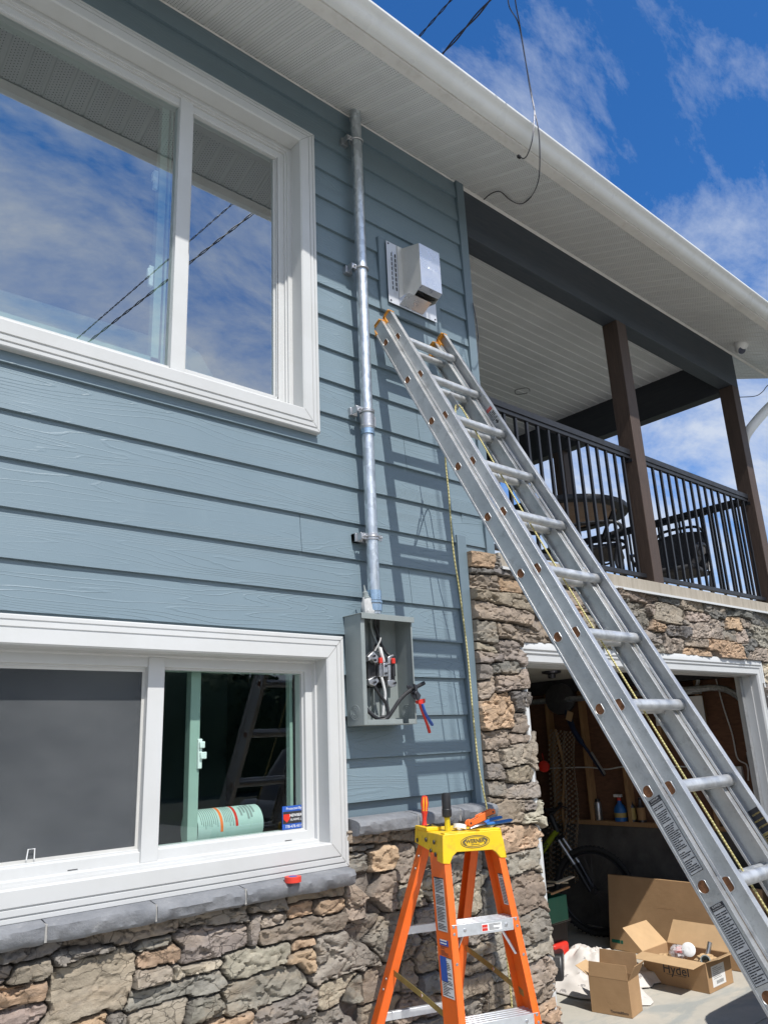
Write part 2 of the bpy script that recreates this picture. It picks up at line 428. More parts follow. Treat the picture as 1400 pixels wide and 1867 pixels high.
    M['brass'] = simple('yellow_zinc_brace', (0.40, 0.33, 0.13), 0.35, metal=0.75, var=0.35, vscale=12)
    M['white'] = simple('white_plastic', (0.78, 0.78, 0.77), 0.4, var=0.06)
    M['whitecable'] = simple('white_insulation', (0.62, 0.62, 0.61), 0.5, var=0.15, vscale=20)
    M['red'] = simple('red_plastic', (0.62, 0.035, 0.022), 0.35, var=0.1, vscale=20)
    M['redtape'] = simple('red_tape', (0.66, 0.05, 0.03), 0.4, var=0.1, vscale=20)
    M['blue'] = simple('blue_plastic', (0.03, 0.10, 0.42), 0.35, var=0.12, vscale=20)
    M['blue2'] = simple('light_blue_grip', (0.02, 0.13, 0.40), 0.4, var=0.12, vscale=20)
    M['orangetool'] = simple('orange_nylon', (0.85, 0.17, 0.03), 0.42, var=0.08, vscale=30)
    M['yellowtool'] = simple('amber_plastic', (0.80, 0.42, 0.02), 0.25, var=0.1, vscale=30)
    M['fibre'] = simple('orange_fibreglass', (0.80, 0.135, 0.012), 0.40, var=0.10, vscale=8, bump=0.0003, bscale=150, dirt=((0.50, 0.12, 0.035), 0.35))
    M['cap'] = simple('yellow_cap_plastic', (0.86, 0.55, 0.018), 0.45, var=0.06, vscale=9, bump=0.0006, bscale=160, dirt=((0.50, 0.32, 0.05), 0.7))
    M['capmark'] = simple('cap_mark_ink', (0.12, 0.10, 0.05), 0.6)
    M['sticker'] = simple('sticker_paper', (0.52, 0.52, 0.51), 0.5, var=0.15, vscale=30)
    M['grime'] = simple('joint_grime', (0.22, 0.215, 0.20), 0.8)
    M['stickerw'] = simple('white_sticker', (0.74, 0.74, 0.73), 0.45, var=0.08, vscale=30)
    M['ink'] = simple('print_ink', (0.03, 0.03, 0.035), 0.6)
    M['inkblue'] = simple('blue_print', (0.02, 0.09, 0.40), 0.5)
    M['goldst'] = simple('gold_sticker', (0.42, 0.31, 0.10), 0.5, var=0.15, vscale=20)
    t = NT('yellow_rope'); p = t.tc()
    wv = t.n.new('ShaderNodeTexWave'); wv.inputs['Scale'].default_value = 42; wv.bands_direction = 'DIAGONAL'
    t.l.new(t.wpos(), wv.inputs['Vector'])
    M['rope'] = t.set(color=t.mix(wv.outputs[0], (0.40, 0.34, 0.12), (0.70, 0.62, 0.28)), rough=0.7, normal=t.bump(wv.outputs[0], 0.002))
    # --- card, cloth, concrete
    t = NT('cardboard'); p = t.tc()
    c = t.mix(t.ramp(t.noise(p, 5, 6, 0.6), [(0.3, 0), (0.7, 1)]), (0.36, 0.225, 0.120), (0.43, 0.275, 0.150))
    c = t.mix(t.ramp(t.noise(t.tc(scale=(2, 2, 60)), 2.0, 2), [(0.4, 0.0), (0.7, 0.10)]), c, (0.28, 0.17, 0.09))
    M['card'] = t.set(color=c, rough=0.85, spec=0.15, normal=t.bump(t.noise(p, 12, 4), 0.002))
    M['card_in'] = simple('cardboard_inside', (0.52, 0.35, 0.19), 0.85, var=0.08, vscale=10)
    t = NT('drop_cloth'); p = t.tc()
    c = t.mix(t.ramp(t.noise(p, 14, 4), [(0.62, 0.0), (0.66, 0.8)]), (0.62, 0.58, 0.54), (0.20, 0.19, 0.19))
    M['cloth'] = t.set(color=c, rough=0.95, normal=t.bump(t.noise(p, 120, 3), 0.001), spec=0.1)
    t = NT('concrete'); p = t.wpos()
    c = t.mix(t.ramp(t.noise(p, 1.6, 8, 0.7), [(0.3, 0), (0.72, 1)]), (0.395, 0.375, 0.325), (0.53, 0.50, 0.435))
    c = t.mix(t.ramp(t.noise(t.wpos((1, 2.5, 1)), 1.3, 5, 0.65, 0.5), [(0.53, 0.0), (0.63, 0.6)]), c, (0.27, 0.30, 0.30))
    c = t.mix(t.ramp(t.noise(p, 26, 6, 0.8), [(0.62, 0.0), (0.72, 0.4)]), c, (0.22, 0.20, 0.17))
    M['concrete'] = t.set(color=c, rough=0.88, normal=t.bump(t.noise(p, 90, 6, 0.7), 0.0016), spec=0.25)
    M['conc_dark'] = simple('foundation_concrete', (0.13, 0.12, 0.11), 0.9, var=0.5, vscale=4, bump=0.002)
    t = NT('ground_cover'); p = t.wpos()
    M['ground'] = t.set(color=t.mix(t.ramp(t.noise(p, 0.15, 8, 0.7), [(0.4, 0), (0.65, 1)]), (0.10, 0.095, 0.085), (0.07, 0.09, 0.035)), rough=0.95,
                        normal=t.bump(t.noise(p, 20, 6), 0.02))
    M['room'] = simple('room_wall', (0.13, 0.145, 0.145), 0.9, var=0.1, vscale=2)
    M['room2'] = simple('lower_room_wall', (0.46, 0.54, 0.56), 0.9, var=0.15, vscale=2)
    M['ceil'] = simple('garage_ceiling', (0.42, 0.42, 0.38), 0.8, var=0.1, vscale=3)
    M['curtain'] = simple('pale_blind', (0.34, 0.40, 0.36), 0.8, var=0.08)
    M['greenbin'] = simple('green_plastic', (0.012, 0.13, 0.085), 0.4, var=0.15)
    M['splint'] = simple('split_wood', (0.55, 0.46, 0.33), 0.85, var=0.35, vscale=18, bump=0.002)
    M['bikegreen'] = simple('lime_frame_paint', (0.28, 0.34, 0.02), 0.3, var=0.1)
    M['leather'] = simple('tan_glove_leather', (0.22, 0.18, 0.14), 0.8, var=0.3, vscale=20, bump=0.002)
    M['wicker'] = simple('woven_wicker', (0.030, 0.030, 0.034), 0.7, var=0.5, vscale=60, bump=0.004, bscale=110)
    M['tabletop'] = simple('tile_table_top', (0.40, 0.28, 0.20), 0.5, var=0.2, vscale=5)
    M['lens'] = simple('camera_lens', (0.02, 0.03, 0.06), 0.08, var=0.1)
    # --- glass and fly screen
    def glass(name, tint, base, grazing):
        t = NT(name); t.n.remove(t.b)
        out = [n for n in t.n if n.type == 'OUTPUT_MATERIAL'][0]
        tr = t.n.new('ShaderNodeBsdfTransparent'); tr.inputs[0].default_value = (*tint, 1)
        gl = t.n.new('ShaderNodeBsdfGlossy'); gl.inputs['Roughness'].default_value = 0.0
        gl.inputs[0].default_value = (0.92, 0.97, 1.0, 1)
        # a thin sheet reflects the same from both sides, so undo the node's inversion on back faces
        fr = t.n.new('ShaderNodeFresnel'); gm = t.n.new('ShaderNodeNewGeometry'); t.l.new(t.math('ADD', t.math('MULTIPLY', gm.outputs['Backfacing'], 1 / 1.52 - 1.52), 1.52), fr.inputs[0])
        f = t.math('ADD', t.math('MULTIPLY', fr.outputs[0], grazing), base, clamp=True)
        mx = t.n.new('ShaderNodeMixShader'); t.l.new(f, mx.inputs[0]); t.l.new(tr.outputs[0], mx.inputs[1]); t.l.new(gl.outputs[0], mx.inputs[2])
        t.l.new(mx.outputs[0], out.inputs[0]); return t.mat
    M['glass'] = glass('upper_window_glass', (0.74, 0.86, 0.82), 0.27, 2.2)
    M['glass2'] = glass('lower_window_glass', (0.86, 0.98, 0.94), 0.038, 0.9)
    t = NT('fly_screen'); t.n.remove(t.b)
    out = [n for n in t.n if n.type == 'OUTPUT_MATERIAL'][0]
    tr = t.n.new('ShaderNodeBsdfTransparent'); df = t.n.new('ShaderNodeBsdfDiffuse'); t.l.new(t.mix(t.ramp(t.noise(t.wpos((1, 1, 2)), 2.2, 5, 0.6), [(0.3, 0), (0.75, 1)]), (0.085, 0.092, 0.10), (0.15, 0.158, 0.165)), df.inputs[0])
    mx = t.n.new('ShaderNodeMixShader'); mx.inputs[0].default_value = 0.55
    t.l.new(tr.outputs[0], mx.inputs[1]); t.l.new(df.outputs[0], mx.inputs[2]); t.l.new(mx.outputs[0], out.inputs[0])
    M['screen'] = t.mat
    t = NT('clear_wrap'); M['wrap'] = t.set(color=(0.8, 0.8, 0.82), rough=0.15, alpha=0.45)
mats()
M = MAT
# ------------------------------------------------------------------ ground
def build_ground():
    g = MB()
    g.add([(-60, -80, ZG - 0.03), (80, -80, ZG - 0.03), (80, 60, ZG - 0.03), (-60, 60, ZG - 0.03)], [(0, 1, 2, 3)])
    tag(g.build('ground', M['ground'], fix=False), 'dry rough ground around the house', kind='structure')
    d = MB()
    d.box(-2.5, 9.5, -14.0, 2.60, ZG - 0.12, ZG - 0.004)
    tag(d.build('driveway', M['concrete'], bevel=0.006), 'pale concrete driveway in front of the garage', kind='structure')
    f = MB()
    f.box(3.30, 6.72, 2.604, 8.0, ZG - 0.12, ZG)
    tag(f.build('garage_floor', M['concrete'], bevel=0.004), 'stained concrete floor inside the garage', kind='structure')
build_ground()

# ------------------------------------------------------------------ house
HOUSE = thing('house', (0, 2.7, ZG), 'blue lap-sided house with white windows, stone veneer, a garage and a timber porch', 'house')
YS = 2.7          # wall plane
XL = -2.2         # left end of what is built
XR = 7.774        # rake edge of the roof
PITCH = 0.1745; Z0 = 0.1205
UPW = (-1.05, 1.996, 1.385, 3.075)     # outer trim of the upper window
LOW = (0.44, 2.096, -0.465, 0.455)     # outer trim of the lower window

def sub_rects(rect, holes):
    out = [rect]
    for h in holes:
        nxt = []
        for (a, b, c, d) in out:
            if h[1] <= a or h[0] >= b or h[3] <= c or h[2] >= d: nxt.append((a, b, c, d)); continue
            if a < h[0]: nxt.append((a, h[0], c, d))
            if b > h[1]: nxt.append((h[1], b, c, d))
            lo, hi = max(a, h[0]), min(b, h[1])
            if c < h[2]: nxt.append((lo, hi, c, h[2]))
            if d > h[3]: nxt.append((lo, hi, h[3], d))
        out = nxt
    return out

def build_siding():
    mb = MB()
    joints = {}
    rng = random.Random(5)
    # butt joints seen in the photograph (x positions for a row index)
    pts = [(547, 960), (737, 820), (748, 1090), (662, 320), (760, 760)]
    for px, py in pts:
        q = onY(px, py, 2.69); r = int(math.floor((q.z - Z0) / PITCH)); joints.setdefault(r, []).append(q.x)
    holes = [tuple(a + b for a, b in zip(UPW, (0.01, -0.01, 0.01, -0.01))), tuple(a + b for a, b in zip(LOW, (0.01, -0.01, 0.01, -0.01)))]
    for r in range(-5, 20):
        z0 = Z0 + r * PITCH; z1 = z0 + PITCH
        if z0 > 3.40 or z1 < -0.62: continue
        z1c = min(z1, 3.40)
        spans = []
        if z0 >= 0.93: spans = [(XL, 3.115)]
        else: spans = [(XL, 2.885)]
        for xa, xb in spans:
            if z0 < -0.31 and xb > 2.0: xb = 2.05
            cuts = sorted([c for c in joints.get(r, []) if xa < c < xb])
            xs = [xa] + cuts + [xb]
            for i in range(len(xs) - 1):
                a = xs[i] + (0.0012 if i else 0); b = xs[i + 1] - (0.0012 if i < len(xs) - 2 else 0)
                zlo = z0
                if z0 < -0.31 and False: pass
                for (ra, rb, rc, rd) in sub_rects((a, b, max(zlo, -0.50 if a < 2.0 else -0.32), z1c), holes):
                    if rd - rc < 0.004 or rb - ra < 0.004: continue
                    def yy(z): return YS - lerp(0.0215, 0.007, (z - z0) / PITCH)
                    top = rd + (0.0 if rd < z1c - 1e-6 else 0.0)
                    mb.hexa([(ra, yy(rc), rc), (rb, yy(rc), rc), (rb, YS + 0.0, rc), (ra, YS + 0.0, rc)],
                            [(ra, yy(top), top), (rb, yy(top), top), (rb, YS + 0.0, top), (ra, YS + 0.0, top)])
    mb.build('wall_siding', M['siding'], HOUSE, ang=20)
    # piece of siding that runs on past the lower corner board, under the porch
    mb = MB()
    for (za, zb) in ((0.962, 1.128), (1.131, 1.168)):
        pass
    mb.box(2.955, 3.20, YS - 0.012, YS, 0.952, 1.168)
    mb.build('wall_siding', M['siding'], HOUSE)
    # backing wall with real window holes
    mb = MB()
    for (a, b, c, d) in sub_rects((XL, 3.18, ZG, 3.40), [(-0.96, 1.91, 1.47, 2.99), (0.53, 2.01, -0.38, 0.37)]):
        mb.box(a, b, YS + 0.001, YS + 0.095, c, d)
    mb.build('wall_sheathing', M['corner'], HOUSE)
    cb = MB(); cb.box(3.117, 3.182, YS - 0.030, YS + 0.0, 0.955, 3.392); cb.box(3.150, 3.182, YS + 0.001, YS + 0.10, 0.955, 3.392)
    cb.build('corner_board', M['corner'], HOUSE, bevel=0.002)
    cb = MB(); cb.box(2.887, 2.953, YS - 0.032, YS, -0.295, 1.035)
    cb.build('corner_board', M['corner'], HOUSE, bevel=0.002)
    # house wall that turns back along the porch
    w = MB(); w.box(3.10, 3.182, YS + 0.101, 7.9, 0.9, 3.39)
    w.build('porch_side_wall', M['corner'], HOUSE)
build_siding()

# ------------------------------------------------------------------ windows
def frame_loop(mb, r, prof, mi=0):
    """sweep a profile of (inset, y) points round the rectangle r = (x0, x1, z0, z1) with mitred corners"""
    x0, x1, z0, z1 = r
    rows = []
    for off, y in prof:
        rows.append([(x0 + off, y, z0 + off), (x1 - off, y, z0 + off), (x1 - off, y, z1 - off), (x0 + off, y, z1 - off)])
    vs = [p for row in rows for p in row]; fs = []
    for i in range(len(rows) - 1):
        for j in range(4):
            fs.append((i * 4 + j, i * 4 + (j + 1) % 4, (i + 1) * 4 + (j + 1) % 4, (i + 1) * 4 + j))
    mb.add(vs, fs, mi)
def quadY(mb, x0, x1, y, z0, z1): mb.add([(x0, y, z0), (x1, y, z0), (x1, y, z1), (x0, y, z1)], [(0, 1, 2, 3)])
TRIM = [(0.0, 2.699), (0.0, 2.652), (0.004, 2.648), (0.016, 2.647), (0.018, 2.651), (0.021, 2.651), (0.023, 2.645), (0.040, 2.643),
        (0.042, 2.647), (0.046, 2.647), (0.048, 2.641), (0.094, 2.637), (0.100, 2.643), (0.100, 2.752)]
def mitres(win, r, corners):
    x0, x1, z0, z1 = r
    for cx, cz in corners:
        m = MB(); vs = []; fs = []; sx = 1 if cx == 0 else -1; sz_ = 1 if cz == 0 else -1
        X = x0 if cx == 0 else x1; Z = z0 if cz == 0 else z1; k = 0.0007
        for off, y in TRIM[1:-1]:
            vs += [(X + sx * off + k, y - 0.0004, Z + sz_ * off - k * sx * sz_), (X + sx * off - k, y - 0.0004, Z + sz_ * off + k * sx * sz_)]
        for i in range(len(TRIM) - 3): fs.append((2 * i, 2 * i + 1, 2 * i + 3, 2 * i + 2))
        m.add(vs, fs); m.build('mitre_joint', M['grime'], win, fix=False)
def build_upper_window():
    mb = MB(); frame_loop(mb, UPW, TRIM); win = mb.build('window', M['vinyl'], HOUSE, ang=25, fix=False)
    x0, x1, z0, z1 = UPW; mitres(win, UPW, ((1, 0), (1, 1)))
    fr = MB()
    frame_loop(fr, (x0 + 0.099, x1 - 0.099, z0 + 0.099, z1 - 0.099), [(0, 2.722), (0.024, 2.722), (0.024, 2.735), (0.032, 2.735), (0.032, 2.748), (0.060, 2.748), (0.062, 2.752), (0.070, 2.752), (0.070, 2.80)])
    fr.box(1.288, 1.352, 2.738, 2.80, z0 + 0.12, z1 - 0.12)
    fr.build('window_frame', M['vinyl'], win, bevel=0.0015)
    sa = MB()      # the moving sash on the right
    frame_loop(sa, (1.350, 1.838, z0 + 0.168, z1 - 0.140), [(0, 2.752), (0.008, 2.752), (0.008, 2.768), (0.02, 2.768), (0.02, 2.79)])
    sa.build('sash', M['vinyl'], win)
    g = MB(); quadY(g, x0 + 0.165, 1.292, 2.767, z0 + 0.165, z1 - 0.165); g.build('pane', M['glass'], win, fix=False)
    g = MB(); quadY(g, 1.356, 1.832, 2.7735, z0 + 0.165, z1 - 0.150); g.build('pane', M['glass'], win, fix=False)
    ins = MB()
    ins.box(1.228, 1.262, 2.80, 2.835, 1.56, 2.95); ins.box(1.272, 1.282, 2.80, 2.835, 1.56, 2.95)
    ins.box(-0.9, 1.262, 2.80, 2.835, 2.905, 2.95); ins.box(-0.9, 1.262, 2.80, 2.835, 1.56, 1.60)
    ins.build('inner_sash', M['vinyl_green'], win)
    for z in (2.49, 1.99):
        l = MB(); l.box(1.205, 1.226, 2.805, 2.822, z - 0.05, z + 0.05); l.box(1.196, 1.212, 2.80, 2.818, z - 0.012, z + 0.03)
        l.build('window_latch', M['white'], win, bevel=0.003)
    # blank blind box and the settee back seen through the pane
    room = MB()
    def wallq(a, b, c, d): room.add([a, b, c, d], [(0, 1, 2, 3)])
    X0, X1, Y0, Y1, ZA, ZB = -2.1, 3.0, 2.80, 6.0, 1.2, 3.3
    wallq((X0, Y1, ZA), (X1, Y1, ZA), (X1, Y1, ZB), (X0, Y1, ZB)); wallq((X0, Y0, ZA), (X0, Y1, ZA), (X0, Y1, ZB), (X0, Y0, ZB))
    wallq((X1, Y0, ZA), (X1, Y0, ZB), (X1, Y1, ZB), (X1, Y1, ZA)); wallq((X0, Y0, ZB), (X0, Y1, ZB), (X1, Y1, ZB), (X1, Y0, ZB))
    wallq((X0, Y0, ZA), (X1, Y0, ZA), (X1, Y1, ZA), (X0, Y1, ZA))
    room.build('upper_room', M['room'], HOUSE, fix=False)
build_upper_window()

def build_lower_window():
    mb = MB(); frame_loop(mb, LOW, TRIM); win = mb.build('window', M['vinyl'], HOUSE, ang=25, fix=False)
    x0, x1, z0, z1 = LOW; mitres(win, LOW, ((1, 0), (1, 1)))
    wp = MB()
    for x in (1.86, 1.02): wp.box(x - 0.016, x + 0.016, 2.7340, 2.7349, z0 + 0.1165, z0 + 0.1190)
    wp.build('weep_slot', M['ink'], win)
    fr = MB()
    frame_loop(fr, (x0 + 0.099, x1 - 0.099, z0 + 0.099, z1 - 0.099), [(0, 2.715), (0.010, 2.715), (0.012, 2.735), (0.046, 2.735), (0.048, 2.75), (0.054, 2.75), (0.054, 2.80)])
    fr.box(1.247, 1.311, 2.728, 2.80, z0 + 0.11, z1 - 0.11)
    fr.build('window_frame', M['vinyl'], win, bevel=0.0015)
    g = MB(); quadY(g, x0 + 0.15, 1.25, 2.777, z0 + 0.15, z1 - 0.15); g.build('pane', M['glass'], win, fix=False)
    g = MB(); quadY(g, 1.308, x1 - 0.15, 2.766, z0 + 0.15, z1 - 0.15); g.build('pane', M['glass2'], win, fix=False)
    s = MB(); s.box(x0 + 0.156, 1.243, 2.7595, 2.7605, z0 + 0.156, z1 - 0.156); s.build('fly_screen', M['screen'], win)
    sf = MB()
    frame_loop(sf, (x0 + 0.153, 1.247, z0 + 0.153, z1 - 0.153), [(0, 2.756), (0.010, 2.756), (0.010, 2.764), (0, 2.764)])
    sf.build('screen_frame', M['hood_side'], win)
    tb = MB(); q = onY(56, 1556, 2.752)
    tb.tube([q + V(-0.012, 0, -0.02), q + V(-0.010, -0.004, 0.012), q + V(0.010, -0.004, 0.012), q + V(0.012, 0, -0.02)], 0.0022, 6)
    tb.build('screen_tab', M['white'], win)
    ins = MB()
    xa = onY(348, 1380, 2.84).x
    ins.box(xa - 0.022, xa + 0.020, 2.81, 2.85, -0.34, 0.33)
    ins.box(1.30, 2.0, 2.81, 2.86, -0.36, -0.322); ins.box(1.93, 1.945, 2.82, 2.85, -0.34, 0.33); ins.box(1.30, 2.0, 2.81, 2.86, 0.305, 0.34)
    ins.box(1.302, 1.318, 2.81, 2.85, -0.34, 0.33)
    ins.build('inner_sash', M['vinyl_green'], win, bevel=0.002)
    l = MB(); q = onY(357, 1375, 2.83)
    l.box(q.x - 0.006, q.x + 0.012, 2.80, 2.82, q.z - 0.055, q.z + 0.055); l.box(q.x, q.x + 0.026, 2.79, 2.81, q.z - 0.02, q.z + 0.006)
    l.box(q.x - 0.004, q.x + 0.018, 2.79, 2.80, q.z + 0.02, q.z + 0.045)
    l.build('window_latch', M['white'], win, bevel=0.003)
    room = MB()
    def wallq(*p): room.add(p, [(0, 1, 2, 3)])
    X0, X1, Y0, Y1, ZA, ZB = 0.1, 3.0, 2.80, 5.2, -0.95, 0.75
    wallq((X0, Y1, ZA), (X1, Y1, ZA), (X1, Y1, ZB), (X0, Y1, ZB)); wallq((X0, Y0, ZA), (X0, Y1, ZA), (X0, Y1, ZB), (X0, Y0, ZB))
    wallq((X1, Y0, ZA), (X1, Y0, ZB), (X1, Y1, ZB), (X1, Y1, ZA)); wallq((X0, Y0, ZB), (X0, Y1, ZB), (X1, Y1, ZB), (X1, Y0, ZB))
    wallq((X0, Y0, ZA), (X1, Y0, ZA), (X1, Y1, ZA), (X0, Y1, ZA))
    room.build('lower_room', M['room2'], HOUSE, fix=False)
    sill = MB(); sill.box(0.5, 2.05, 2.861, 3.35, -0.42, -0.372); sill.build('inner_sill', M['vinyl_green'], win)
    # sticker on the glass
    a = onY(514.5, 1473, 2.763); b = onY(556.5, 1511, 2.763); c = onY(556, 1469, 2.763)
    st = MB(); T = frame(((a.x + b.x) / 2, 2.7625, (a.z + b.z) / 2 + 0.004), (1, 0, 0), (0, 0, 1), (0, -1, 0))
    w = abs(b.x - a.x) / 2; h = abs(c.z - b.z) / 2
    st.box(-w, w, -h, h, -0.0006, 0.0, 0, T)
    text_mb(st, 'Protected By', h * 0.32, T @ Matrix.Translation((0, h * 0.76, 0.0004)), 1, 0.0002)
    st.box(-w * 0.96, w * 0.96, -h * 0.52, h * 0.52, 0.0001, 0.0005, 2, T)
    st.prism([(-w * 0.9, h * 0.3), (-w * 0.35, h * 0.3), (-w * 0.35, -h * 0.1), (-w * 0.62, -h * 0.42), (-w * 0.9, -h * 0.1)], 2, 0.0006, 0.0008, 3, T)
    text_mb(st, 'NEWBERRY', h * 0.34, T @ Matrix.Translation((w * 0.32, h * 0.16, 0.0008)), 1, 0.0002, offset=0.0002)
    text_mb(st, 'ALARMS LTD', h * 0.28, T @ Matrix.Translation((w * 0.32, -h * 0.20, 0.0008)), 1, 0.0002)
    text_mb(st, '778-478-4319', h * 0.34, T @ Matrix.Translation((0, -h * 0.78, 0.0004)), 1, 0.0002)
    st.build('window_sticker', [M['inkblue'], M['stickerw'], M['steel_dark'], M['red']], win, fix=False)
build_lower_window()

# ------------------------------------------------------------------ eaves, gutter, roof
SL = 0.381
def sz(y): return 3.394 + SL * (y - YS)
def build_eaves():
    mb = MB(); P = 0.102; ph = 0.030
    k0 = int(math.floor(XL / P)); xs = []
    for k in range(k0, int(XR / P) + 1):
        c = k * P + ph
        xs += [(c - 0.0085, 0), (c - 0.0045, 0.007), (c + 0.0045, 0.007), (c + 0.0085, 0)]
    xs = [(x, d) for x, d in xs if XL < x < XR]; xs = [(XL, 0)] + xs + [(XR, 0)]
    def strip(x, ya, yb):
        vs = []; fs = []
        for i, (a, d) in enumerate(x):
            vs += [(a, ya, sz(ya) + d), (a, yb, sz(yb) + d)]
            if i: fs.append((2 * i - 2, 2 * i, 2 * i + 1, 2 * i - 1))
        mb.add(vs, fs)
    strip(xs, 2.148, 2.700)
    xr = [q for q in xs if q[0] > 6.92]
    strip([(6.915, 0)] + xr, 2.7005, 7.9)
    mb.build('soffit', M['soffit'], HOUSE, fix=False, ang=20)
    tr = MB(); tr.hexa([(XL, 2.682, sz(2.682) - 0.002), (XR, 2.682, sz(2.682) - 0.002), (XR, 2.699, sz(2.699) - 0.014), (XL, 2.699, sz(2.699) - 0.014)],
                       [(XL, 2.684, sz(2.684) - 0.006), (XR, 2.684, sz(2.684) - 0.006), (XR, 2.699, sz(2.699) - 0.020), (XL, 2.699, sz(2.699) - 0.020)])
    tr.build('soffit_channel', M['fascia'], HOUSE)
    # dark gaps at the inner end of every rib
    fa = MB()
    fa.prism([(2.150, 3.176), (2.150, 3.188), (2.098, 3.188), (2.098, 3.29), (2.088, 3.29), (2.088, 3.176)], 0, XL, XR)
    fa.build('fascia', M['fascia'], HOUSE, bevel=0.002)
    gu = MB()
    prof = [(2.087, 3.262), (2.087, 3.190), (2.060, 3.184), (2.043, 3.189), (2.030, 3.198), (2.022, 3.209), (2.016, 3.219), (2.004, 3.226), (1.992, 3.231),
            (1.985, 3.238), (1.983, 3.246), (1.986, 3.252), (1.993, 3.253), (1.997, 3.248), (2.004, 3.240), (2.022, 3.226), (2.034, 3.209), (2.048, 3.196), (2.080, 3.199), (2.080, 3.262)]
    gu.prism(prof, 0, XL, XR + 0.01)
    g = gu.build('gutter', M['gutter'], HOUSE, ang=30)
    for px, py in ((905, 180), (923, 194)):
        pass
    rf = MB()
    rf.hexa([(XL, 2.04, 3.262), (XR + 0.03, 2.04, 3.262), (XR + 0.03, 2.04, 3.292), (XL, 2.04, 3.292)],
            [(XL, 9.0, 3.262 + SL * 6.96), (XR + 0.03, 9.0, 3.262 + SL * 6.96), (XR + 0.03, 9.0, 3.292 + SL * 6.96), (XL, 9.0, 3.292 + SL * 6.96)])
    rf.hexa([(XL, 9.0, 3.262 + SL * 6.96), (XR + 0.03, 9.0, 3.262 + SL * 6.96), (XR + 0.03, 9.0, 3.292 + SL * 6.96), (XL, 9.0, 3.292 + SL * 6.96)],
            [(XL, 15.0, 3.9), (XR + 0.03, 15.0, 3.9), (XR + 0.03, 15.0, 3.93), (XL, 15.0, 3.93)])
    rf.build('roof', M['shingle'], HOUSE)
    rk = MB()
    rk.hexa([(XR, 2.10, 3.176), (XR + 0.025, 2.10, 3.176), (XR + 0.025, 2.10, 3.27), (XR, 2.10, 3.27)],
            [(XR, 7.9, 3.176 + SL * 5.8), (XR + 0.025, 7.9, 3.176 + SL * 5.8), (XR + 0.025, 7.9, 3.27 + SL * 5.8), (XR, 7.9, 3.27 + SL * 5.8)])
    rk.build('rake_board', M['gutter'], HOUSE)
    # upper closing walls so that no daylight leaks between soffit and ceiling
    gb = MB(); gb.box(3.19, 6.90, 2.83, 2.86, 3.372, 3.46); gb.box(XL, 3.1, YS + 0.003, YS + 0.09, 3.401, 3.5); gb.build('wall_plate', M['corner'], HOUSE)
build_eaves()

# ------------------------------------------------------------------ porch
ZD = 0.972      # deck level
def build_porch():
    mb = MB(); mb.box(3.184, 6.908, 2.700, 2.828, 3.036, 3.392); mb.build('front_beam', M['hazewood_x'], HOUSE, bevel=0.004)
    mb = MB(); mb.box(6.781, 6.905, 2.830, 7.9, 3.005, 3.37); mb.build('side_beam', M['hazewood_y'], HOUSE, bevel=0.004)
    mb = MB(); mb.box(4.880, 5.009, 2.7005, 2.829, ZD, 3.036)
    mb.build('post', M['brownwood_z'], HOUSE, bevel=0.004)
    mb = MB(); mb.box(6.7795, 6.9085, 2.7005, 2.829, ZD, 3.036)
    mb.build('post', M['brownwood_z'], HOUSE, bevel=0.004)
    mb = MB(); mb.box(6.7795, 6.9085, 4.61, 4.745, ZD, 3.005)
    mb.build('post', M['brownwood_z'], HOUSE, bevel=0.004)
    # ceiling with ribs along x
    P = 0.102; mb = MB(); ys = [(2.83, 0)]
    for k in range(int(2.83 / P) + 1, int(7.9 / P) + 1):
        c = k * P; ys += [(c - 0.0085, 0), (c - 0.0045, 0.006), (c + 0.0045, 0.006), (c + 0.0085, 0)]
    vs = []; fs = []
    for i, (y, d) in enumerate(ys):
        vs += [(3.18, y, 3.366 + d), (6.90, y, 3.366 + d)]
        if i: fs.append((2 * i - 2, 2 * i - 1, 2 * i + 1, 2 * i))
    mb.add(vs, fs); mb.build('porch_ceiling', M['porch'], HOUSE, fix=False, ang=20)
    # deck slab edge, a drip flashing under it
    mb = MB(); mb.box(3.184, 7.02, 2.648, 7.9, 0.893, ZD)
    mb.build('deck_band', M['deckband'], HOUSE, bevel=0.003)
    mb = MB(); mb.box(3.184, 7.03, 2.630, 2.70, 0.884, 0.892); mb.box(3.184, 7.03, 2.626, 2.632, 0.876, 0.889)
    mb.build('drip_flashing', M['vinyl'], HOUSE)
    # railings
    rnd = random.Random(3)
    def span(a, b, n):
        a = Vector(a); b = Vector(b); d = (b - a); L = d.length; u = d.normalized(); w = Vector((-u.y, u.x, 0))
        T = frame(a, u, w, (0, 0, 1))
        m = MB(); m.box(0, L, -0.022, 0.022, 0.9675, 1.010, 0, T); m.box(0, L, -0.014, 0.014, 0.940, 0.9680, 0, T)
        rail = m.build('railing', M['black'], HOUSE, bevel=0.002)
        m = MB(); m.box(0, L, -0.014, 0.014, 0.055, 0.085, 0, T); m.build('bottom_rail', M['black'], rail, bevel=0.002)
        for xa in (0.0, L - 0.006):
            m = MB(); m.box(xa, xa + 0.006, -0.03, 0.03, 0.915, 0.9395, 0, T); m.build('rail_bracket', M['black'], rail)
        for i in range(n):
            x = L * (i + 0.7) / (n + 0.4)
            s = MB(); s.box(x - 0.009, x + 0.009, -0.009, 0.009, 0.0855, 0.9395, 0, T)
            s.build('baluster', M['black'], rail)
    span((3.19, 2.765, ZD), (4.879, 2.765, ZD), 15)
    span((5.010, 2.765, ZD), (6.779, 2.765, ZD), 15)
    span((6.845, 2.830, ZD), (6.845, 4.609, ZD), 16)
    span((6.845, 4.746, ZD), (6.845, 7.8, ZD), 26)
build_porch()

